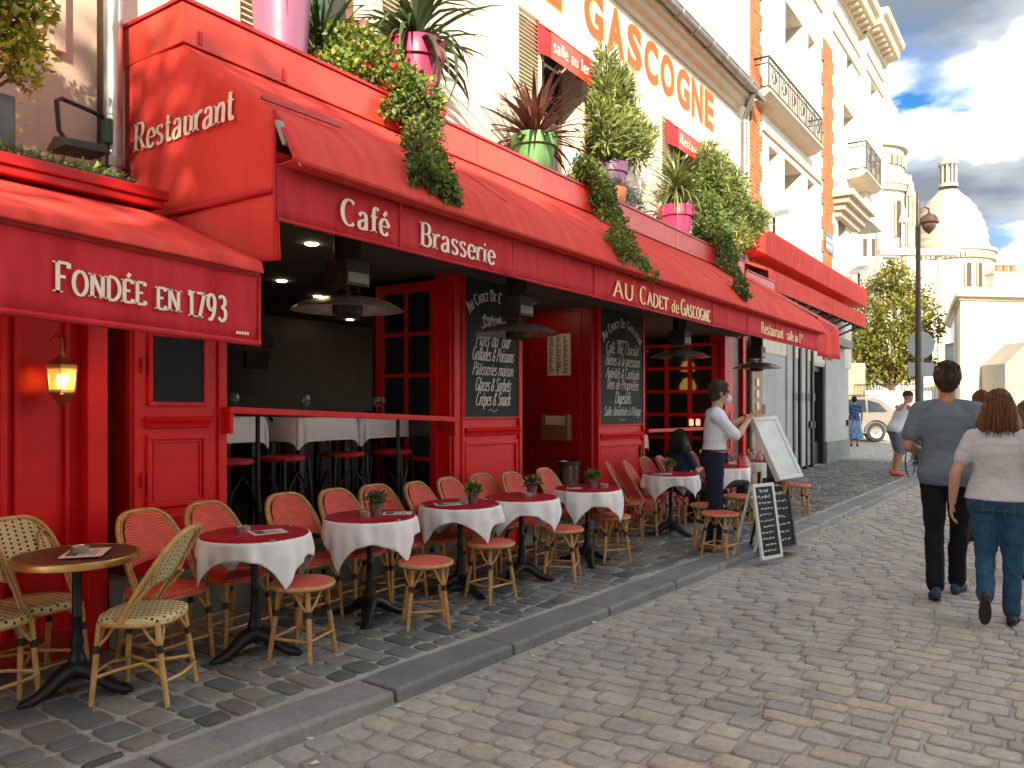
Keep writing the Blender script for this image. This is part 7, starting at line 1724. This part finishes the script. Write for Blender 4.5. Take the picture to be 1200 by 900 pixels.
        # keep the face clear
        ho = fuse(m, .009, "hair", hair, t, 4, .008 if hstyle == "short" else .012, tex2)
        st = MB(); gq = random.Random(int(x * 100)); nl = {"long": 260, "bushy": 420}.get(hstyle, 90)
        for k in range(nl):
            a = gq.uniform(-2.5, 2.5) + math.pi; e = gq.uniform(.0, 1.2)
            p0 = Vector((-.018 + .110 * math.cos(a) * math.sin(e), .090 * math.sin(a) * math.sin(e), .036 + .103 * math.cos(e)))
            a2 = a + gq.uniform(-.35, .35); p0 *= 1 + gq.uniform(-.02, .07) + (.04 if hstyle == 'bushy' else 0)
            e2 = 1 + gq.uniform(-.03, .13) - (.12 if hstyle == 'bushy' else 0); p1 = Vector((-.02 + .112 * e2 * math.cos(a2), .094 * e2 * math.sin(a2), (.01 - .03 * gq.random()) if hstyle != 'bushy' else -.0 - .07 * gq.random() * (math.cos(a2) < -.5)))
            pts = [p0, p0.lerp(p1, .5) * (1.03 if hstyle != 'bushy' else 1.07), p1]
            if hstyle == "long":
                L_ = gq.uniform(.13, .22); w_ = gq.uniform(-.02, .02); pts += [p1 + Vector((.012 * math.cos(a2), .018 * math.sin(a2), -L_ * .45 + w_ * .2)), p1 + Vector((.006 * math.cos(a2) + w_, .026 * math.sin(a2), -L_))]
            st.tube([q(p) for p in pts], [.0034] * (len(pts) - 1) + [.001], 4)
        st.build("strands", hair, ho, smooth=60)
    if cap:
        m = MB(); m.lathe([(.11, .035), (.112, .07), (.10, .11), (.06, .138), (.0, .146)], 20, (0, 0, 0)); m.v = [tuple(q((a * .98 - .012, b * .80, c))) for a, b, c in m.v]; c_ = m.build("cap", cap, t, smooth=50)
        m = MB(); m.rings([[q((-.09 - .075 * math.sin(a), .075 * math.cos(a), .035 + dz)) for a in [math.pi * k / 10 for k in range(11)]] for dz in (0, .006)]); m.build("peak", cap, c_)
    return t, V, q, Rh
def fabric(name, c, var=.10, scale=7, rough=.85):
    """cloth with creases and a fine weave"""
    m, nt, b = new_mat(name); t = NT(nt); vec = t.coord()
    mp = t.n("ShaderNodeMapping"); mp.inputs["Scale"].default_value = (1, 1, 1.7); mp.inputs["Rotation"].default_value = (.5, .4, 0); t.set(mp.inputs[0], vec)
    x = t.n("ShaderNodeTexNoise"); x.inputs["Scale"].default_value = 4.2; x.inputs["Detail"].default_value = 2; x.inputs["Distortion"].default_value = 1.6; t.set(x.inputs["Vector"], mp.outputs[0])
    ridge = t.m('ABSOLUTE', t.m('SUBTRACT', x.outputs["Fac"], .5)); weave = t.noise(420, 2, vec)
    t.set(b.inputs["Base Color"], t.mix(1, t.ramp(t.noise(scale, 4, vec), [(.3, mul(c, 1 - var)), (.7, mul(c, 1 + var))]), t.ramp(weave, [(.3, (.85,) * 3), (.7, (1.1,) * 3)]), 'MULTIPLY'))
    b.inputs["Roughness"].default_value = rough; b.inputs["Specular IOR Level"].default_value = .2
    t.bump(t.m('ADD', t.m('MULTIPLY', ridge, 2.2), t.m('MULTIPLY', weave, .05)), .42, .020, b)
    return m
MT["eye"] = M("eye", (.05, .03, .02), .2, .1, 10, 0); MT["sole"] = M("shoe sole", (.02, .018, .016), .7, .2, 10, .1)
def hair_mat(name, ca, cb):
    m, nt, b = new_mat(name); t = NT(nt); mp = t.n("ShaderNodeMapping"); mp.inputs["Scale"].default_value = (60, 60, 7); t.set(mp.inputs[0], t.coord())
    n = t.noise(1.6, 5, mp.outputs[0]); t.set(b.inputs["Base Color"], t.ramp(n, [(.3, ca), (.7, cb)])); b.inputs["Roughness"].default_value = .58; b.inputs["Specular IOR Level"].default_value = .3; t.bump(n, .8, .006, b); return m
HB, HD, HA = hair_mat("dark brown hair", (.018, .011, .007), (.075, .044, .027)), hair_mat("black hair", (.006, .005, .005), (.02, .016, .015)), hair_mat("auburn hair", (.06, .022, .010), (.20, .085, .035))
wt, V, q, Rh = human("waiter in white shirt, navy trousers and face mask leaning on the menu display", 8.30, 3.16, R(-62), 1.85,
    dict(shL=(.0, .18, 1.41), elL=(.19, .32, 1.27), wrL=(.40, .35, 1.38), shR=(.0, -.185, 1.41), elR=(.21, -.13, 1.18), wrR=(.36, .12, 1.335), chest=(.03, 0, 1.30), neck=(.03, 0, 1.475), head=(.065, 0, 1.63), knL=(.05, .07, .50), anL=(.03, .04, .085), knR=(.0, -.09, .50), anR=(-.08, -.08, .085), pnL=(0, 0, 1), pnR=(0, 0, 1), curlL=.3, curlR=.25),
    fabric("white shirt", (.70, .72, .76), .03), fabric("navy trousers", (.012, .018, .035), .2), M("tan leather", (.24, .09, .03), .4, .2, 12, .1), hair=HB, sleeve=.90, voxel=.008, yaw_head=.12, top_hem=.06)
m = MB(); m.hexa([(.155, -.012, 1.43), (.165, .028, 1.43), (.160, .035, 1.06), (.150, -.02, 1.06), (.165, -.012, 1.43), (.175, .028, 1.43), (.172, .035, 1.06), (.162, -.02, 1.06)]); m.build("tie", fabric("maroon tie", (.07, .008, .015)), wt, bevel=.004)
m = MB(); m.tube([(.0 + .122 * math.cos(a) + .005, .18 * math.sin(a), 1.045) for a in [2 * math.pi * k / 28 for k in range(28)]], .018, 6, closed=True, flat=.5); m.build("belt", MT["band"], wt, smooth=40)
m = MB(); ell(m, q((.080, 0, -.058)), (.042, .056, .046), 16, 10, rot=Rh); mk = fuse(m, .006, "face_mask", fabric("white mask", (.62, .66, .70), .03), wt, 2)
for s in (-1, 1): MB().tube([q((.07, s * .052, -.035)), q((.02, s * .078, -.015)), q((-.015, s * .087, .0))], .0022, 5).build("ear_loop", MT["black"], mk)
w0 = V['wrL'].lerp(V['elL'], .12); dd = (V['wrL'] - V['elL']).normalized(); s_, u_ = frame(dd)
MB().tube([w0 + s_ * (.033 * math.cos(a)) + u_ * (.033 * math.sin(a)) for a in [2 * math.pi * k / 16 for k in range(16)]], .009, 6, closed=True).build("watch", MT["black"], wt)

human("tall man seen from behind in a blue grey T-shirt and black trousers walking away", 7.32, .80, R(5), 1.91,
    dict(elL=(-.05, .265, 1.13), wrL=(.17, .16, 1.08), elR=(-.05, -.265, 1.13), wrR=(.17, -.16, 1.08), knL=(-.04, .085, .50), anL=(-.20, .07, .11), knR=(.13, -.075, .52), anR=(.19, -.06, .085), toL=(1, .15, -.3), toR=(1, -.25, 0), curlL=.7, curlR=.7),
    fabric("blue grey T-shirt", (.135, .170, .205), .08), fabric("black jeans", (.008, .009, .011), .3), M("blue suede", (.02, .06, .10), .8, .2, 12, .1), "skin_tan", HB, "bushy", wide=1.0, sleeve=.66, voxel=.009, loose=.020, top_hem=-.1)
wm, V, q, Rh = human("woman seen from behind with auburn hair, light grey T-shirt and blue jeans", 6.66, .40, R(3), 1.67,
    dict(elL=(-.05, .285, 1.13), wrL=(.02, .31, .89), elR=(-.04, -.29, 1.14), wrR=(.08, -.27, .95), knL=(.02, .085, .50), anL=(-.27, .085, .24), knR=(.06, -.085, .50), anR=(.02, -.085, .085), toL=(.55, .05, -.85), toR=(1, -.1, -.05)),
    fabric("light grey T-shirt", (.47, .47, .485), .04), fabric("blue denim", (.022, .075, .135), .25, 14), M("black trainer", (.012, .012, .013), .6, .2, 12, .1), "skin", HA, "long", True, 1.10, .58, voxel=.009, loose=.014, top_hem=-.02)
m = MB()
for s in (-1, 1):
    for pts in ([(-.1575, s * .10, .93), (-.165, s * .10, .83), (-.15, s * .045, .80), (-.152, s * .035, .92), (-.155, s * .10, .93)], [(-.165, s * .095, .88), (-.168, s * .07, .865), (-.165, s * .045, .88)]): m.tube(pts, .0017, 4)
m.build("pocket_stitching", M("ochre thread", (.16, .11, .05), .8, .1, 20, 0), wm)
cy = at(1049, 16.8)
human("man in a white vest, denim shorts and backward cap leaning over a bicycle", cy.x, cy.y, R(-45), 1.83,
    dict(chest=(.16, 0, 1.28), neck=(.24, 0, 1.44), head=(.30, 0, 1.585), shL=(.18, .18, 1.39), elL=(.32, .24, 1.18), wrL=(.50, .22, 1.05), shR=(.18, -.18, 1.39), elR=(.32, -.24, 1.18), wrR=(.50, -.22, 1.05), knL=(.14, .12, .52), anL=(.06, .14, .10), knR=(.05, -.12, .50), anR=(-.10, -.15, .09), curlL=1.0, curlR=1.0),
    fabric("white vest", (.60, .62, .66), .05), fabric("pale denim", (.16, .20, .25), .15), M("orange red trainer", (.60, .07, .03), .5, .2, 12, .1), "skin_tan", None, tank=True, shorts=True, cap=fabric("dark cap", (.03, .025, .022)), voxel=.014)
p = at(1001, 26)
human("person in a patterned blue dress half hidden by the shop corner", p.x, p.y, R(20), 1.64, None, fabric("blue patterned cotton", (.05, .10, .20), .9, 16), fabric("pale blue skirt", (.16, .26, .42), .5, 12), MT["black"], "skin_tan", HD, "short", True, dress=True, voxel=.018)
p = at(1150, 9.2)
human("person with short brown hair mostly hidden between the walking man and woman", p.x, p.y, R(10), 1.74, None, fabric("beige shirt", (.35, .28, .20)), fabric("brown trousers", (.07, .05, .04)), MT["black"], "skin_tan", HA, "bushy", voxel=.014)
p = at(1206, 7.2)
human("woman in a lilac top cut off by the right edge", p.x, p.y, R(60), 1.62, dict(elL=(.05, .22, 1.12), wrL=(.2, .1, 1.0)), fabric("lilac cotton", (.52, .34, .40)), fabric("grey trousers", (.10, .10, .11)), MT["black"], "skin", HA, "long", True, voxel=.013)
SEAT = dict(pel=(-.05, 0, .52), chest=(-.03, 0, .88), neck=(-.03, 0, 1.055), head=(.01, 0, 1.21), shL=(-.03, .165, .985), shR=(-.03, -.165, .985), elL=(.08, .22, .76), wrL=(.28, .14, .80), elR=(.08, -.22, .76), wrR=(.28, -.14, .80), hiL=(-.03, .095, .50), knL=(.38, .11, .50), anL=(.36, .11, .085), hiR=(-.03, -.095, .50), knR=(.38, -.11, .50), anR=(.36, -.11, .085), curlL=.3, curlR=.3)
human("seated diner with long black hair in a dark blue top behind the waiter", 9.83, 4.20, R(-20), 1.66, SEAT, fabric("dark navy cotton", (.016, .025, .045)), fabric("black trousers", (.01, .01, .012)), MT["black"], "skin_tan", HD, "long", True, voxel=.012, seated=True)
human("seated diner with dark hair facing right beyond the waiter's elbow", 11.05, 4.12, R(-50), 1.68, SEAT, fabric("black patterned top", (.03, .03, .05), .8, 20), fabric("grey skirt", (.08, .08, .09)), MT["black"], "skin", HB, "long", True, voxel=.012, seated=True)

# ------------------------------------------------------------------ bicycle and parked car
bc = at(1076, 16.7); bk = thing("bicycle", "thin black bicycle held by the man in the white vest", "bicycle", (bc.x, bc.y, gp(bc.x)), R(-8))
for x_ in (-.52, .52):
    m = MB(); m.tube([(x_ + .335 * math.cos(a), 0, .345 + .335 * math.sin(a)) for a in [2 * math.pi * k / 32 for k in range(32)]], .014, 6, closed=True); w_ = m.build("wheel", MT["black"], bk, smooth=50)
    m = MB(); [m.tube([(x_, 0, .345), (x_ + .325 * math.cos(a), 0, .345 + .325 * math.sin(a))], .0018, 4) for a in [2 * math.pi * k / 18 for k in range(18)]]; m.tube([(x_, -.04, .345), (x_, .04, .345)], .02, 8); m.build("spokes", MT["metal"], w_)
m = MB()
for a, b in (((-.10, 0, .30), (-.22, 0, .82)), ((-.10, 0, .30), (.36, 0, .72)), ((-.19, 0, .74), (.34, 0, .80)), ((-.52, 0, .345), (-.10, 0, .30)), ((-.52, 0, .345), (-.20, 0, .76)), ((.52, 0, .345), (.38, 0, .70)), ((.38, 0, .70), (.33, 0, .92))): m.tube([a, b], .016, 8)
m.build("frame", MT["iron"], bk, smooth=50)
MB().tube([(.42, -.28, .99), (.36, -.18, 1.0), (.33, 0, .95), (.36, .18, 1.0), (.42, .28, .99)], .013, 8).build("handlebar", MT["black"], bk, smooth=50)
m = MB(); ell(m, (-.24, 0, .85), (.13, .07, .035)); m.build("saddle", MT["black"], bk, smooth=60)
m = MB(); m.tube([(-.10, -.06, .30), (-.10, .06, .30)], .03, 10); m.tube([(-.10, .06, .30), (.04, .07, .22)], .01, 6); m.tube([(-.10, -.06, .30), (-.24, -.07, .38)], .01, 6); m.box(.0, .08, .07, .16, .21, .23); m.box(-.28, -.20, -.16, -.07, .37, .39); m.build("crank", MT["black"], bk)
cp = at(1013, 29.0); car = thing("parked_car", "silver estate car parked behind the shop corner with its rear showing", "car", (cp.x, cp.y, gp(cp.x)), math.atan2(.8167, -.577))
MT["car"] = M("silver car paint", (.24, .215, .18), .3, .05, 5, 0, metal=.5)
ys = [(-.88, .90), (-.82, .97), (0, 1.0), (.82, .97), (.88, .90)]
side = [(-.86, .32), (-.90, .55), (-.86, .92), (-.74, 1.08), (-.36, 1.44), (-.05, 1.58), (.6, 1.64), (1.5, 1.60), (2.3, 1.10), (3.3, .98), (3.62, .80), (3.68, .50), (3.60, .30)]
m = MB(); rg = []
for y_, s_ in [(-.92, .80), (-.90, .97), (-.86, 1.0), (.86, 1.0), (.90, .97), (.92, .80)]:
    rg.append([(1.3 + (x_ - 1.3) * (.985 if abs(y_) > .89 else 1), y_ * (1 - .16 * max(0, (z_ - 1.0) / .66)), .3 + (z_ - .3) * (1 if abs(y_) < .88 else .99)) for x_, z_ in side])
m.rings(rg); m.build("body", MT["car"], car, smooth=35, bevel=.02)
for s in (-1, 1):
    yy = lambda z: s * (.925 * (1 - .16 * max(0, (z - 1.0) / .66)) + .002)
    for pts in ([(-.42, 1.10), (-.14, 1.40), (.25, 1.51), (.25, 1.08)], [(.33, 1.08), (.33, 1.53), (1.1, 1.53), (1.1, 1.08)], [(1.18, 1.08), (1.18, 1.53), (1.5, 1.50), (2.05, 1.12)]):
        q_ = [(x_, yy(z_), z_) for x_, z_ in pts]; MB().add(q_ + [(a, b - s * .02, c) for a, b, c in q_], [(0, 1, 2, 3), (7, 6, 5, 4), (0, 4, 5, 1), (1, 5, 6, 2), (2, 6, 7, 3), (3, 7, 4, 0)]).build("side_window", MT["glass"], car)
    for x_ in (0, 2.72):
        m = MB(); m.lathe([(.20, -.11), (.33, -.11), (.36, -.08), (.36, .08), (.33, .11), (.20, .11)], 28, (x_, s * .82, .36), axis='y'); w_ = m.build("wheel", MT["black"], car, smooth=40)
        m = MB(); m.lathe([(.02, .10), (.10, .09), (.22, .115), (.235, .08)], 10, (x_, s * .82, .36), axis='y') if s > 0 else m.lathe([(.02, -.10), (.10, -.09), (.22, -.115), (.235, -.08)], 10, (x_, s * .82, .36), axis='y'); m.build("rim", MT["metal"], w_)
        m = MB(); m.tube([(x_ + .41 * math.cos(a), s * .915, .36 + .41 * math.sin(a)) for a in [math.pi * k / 14 for k in range(15)]], .035, 6); m.build("wheel_arch", MT["dark_grey"], car)
    MB().box(-.90, -.80, s * .62 - .14, s * .62 + .14, .88, 1.02).build("tail_light", MT["red_paint"], car, bevel=.01)
    MB().box(.55, .75, s * .935 - .01, s * .935 + .012, .96, .99).build("door_handle", MT["metal"], car)
    MB().tube([(-.2, s * .66, 1.64), (.6, s * .66, 1.70), (1.4, s * .66, 1.64)], .02, 6).build("roof_rail", MT["dark_grey"], car)
MB().hexa([(-.80, -.62, 1.06), (-.80, .62, 1.06), (-.72, .62, 1.08), (-.72, -.62, 1.08), (-.42, -.56, 1.40), (-.42, .56, 1.40), (-.36, .56, 1.41), (-.36, -.56, 1.41)]).build("rear_window", MT["glass"], car)
MB().box(-.94, -.84, -.88, .88, .34, .56).build("bumper", MT["dark_grey"], car, bevel=.02)
MB().box(-.912, -.90, -.26, .26, .68, .79).build("number_plate", MT["paper"], car)
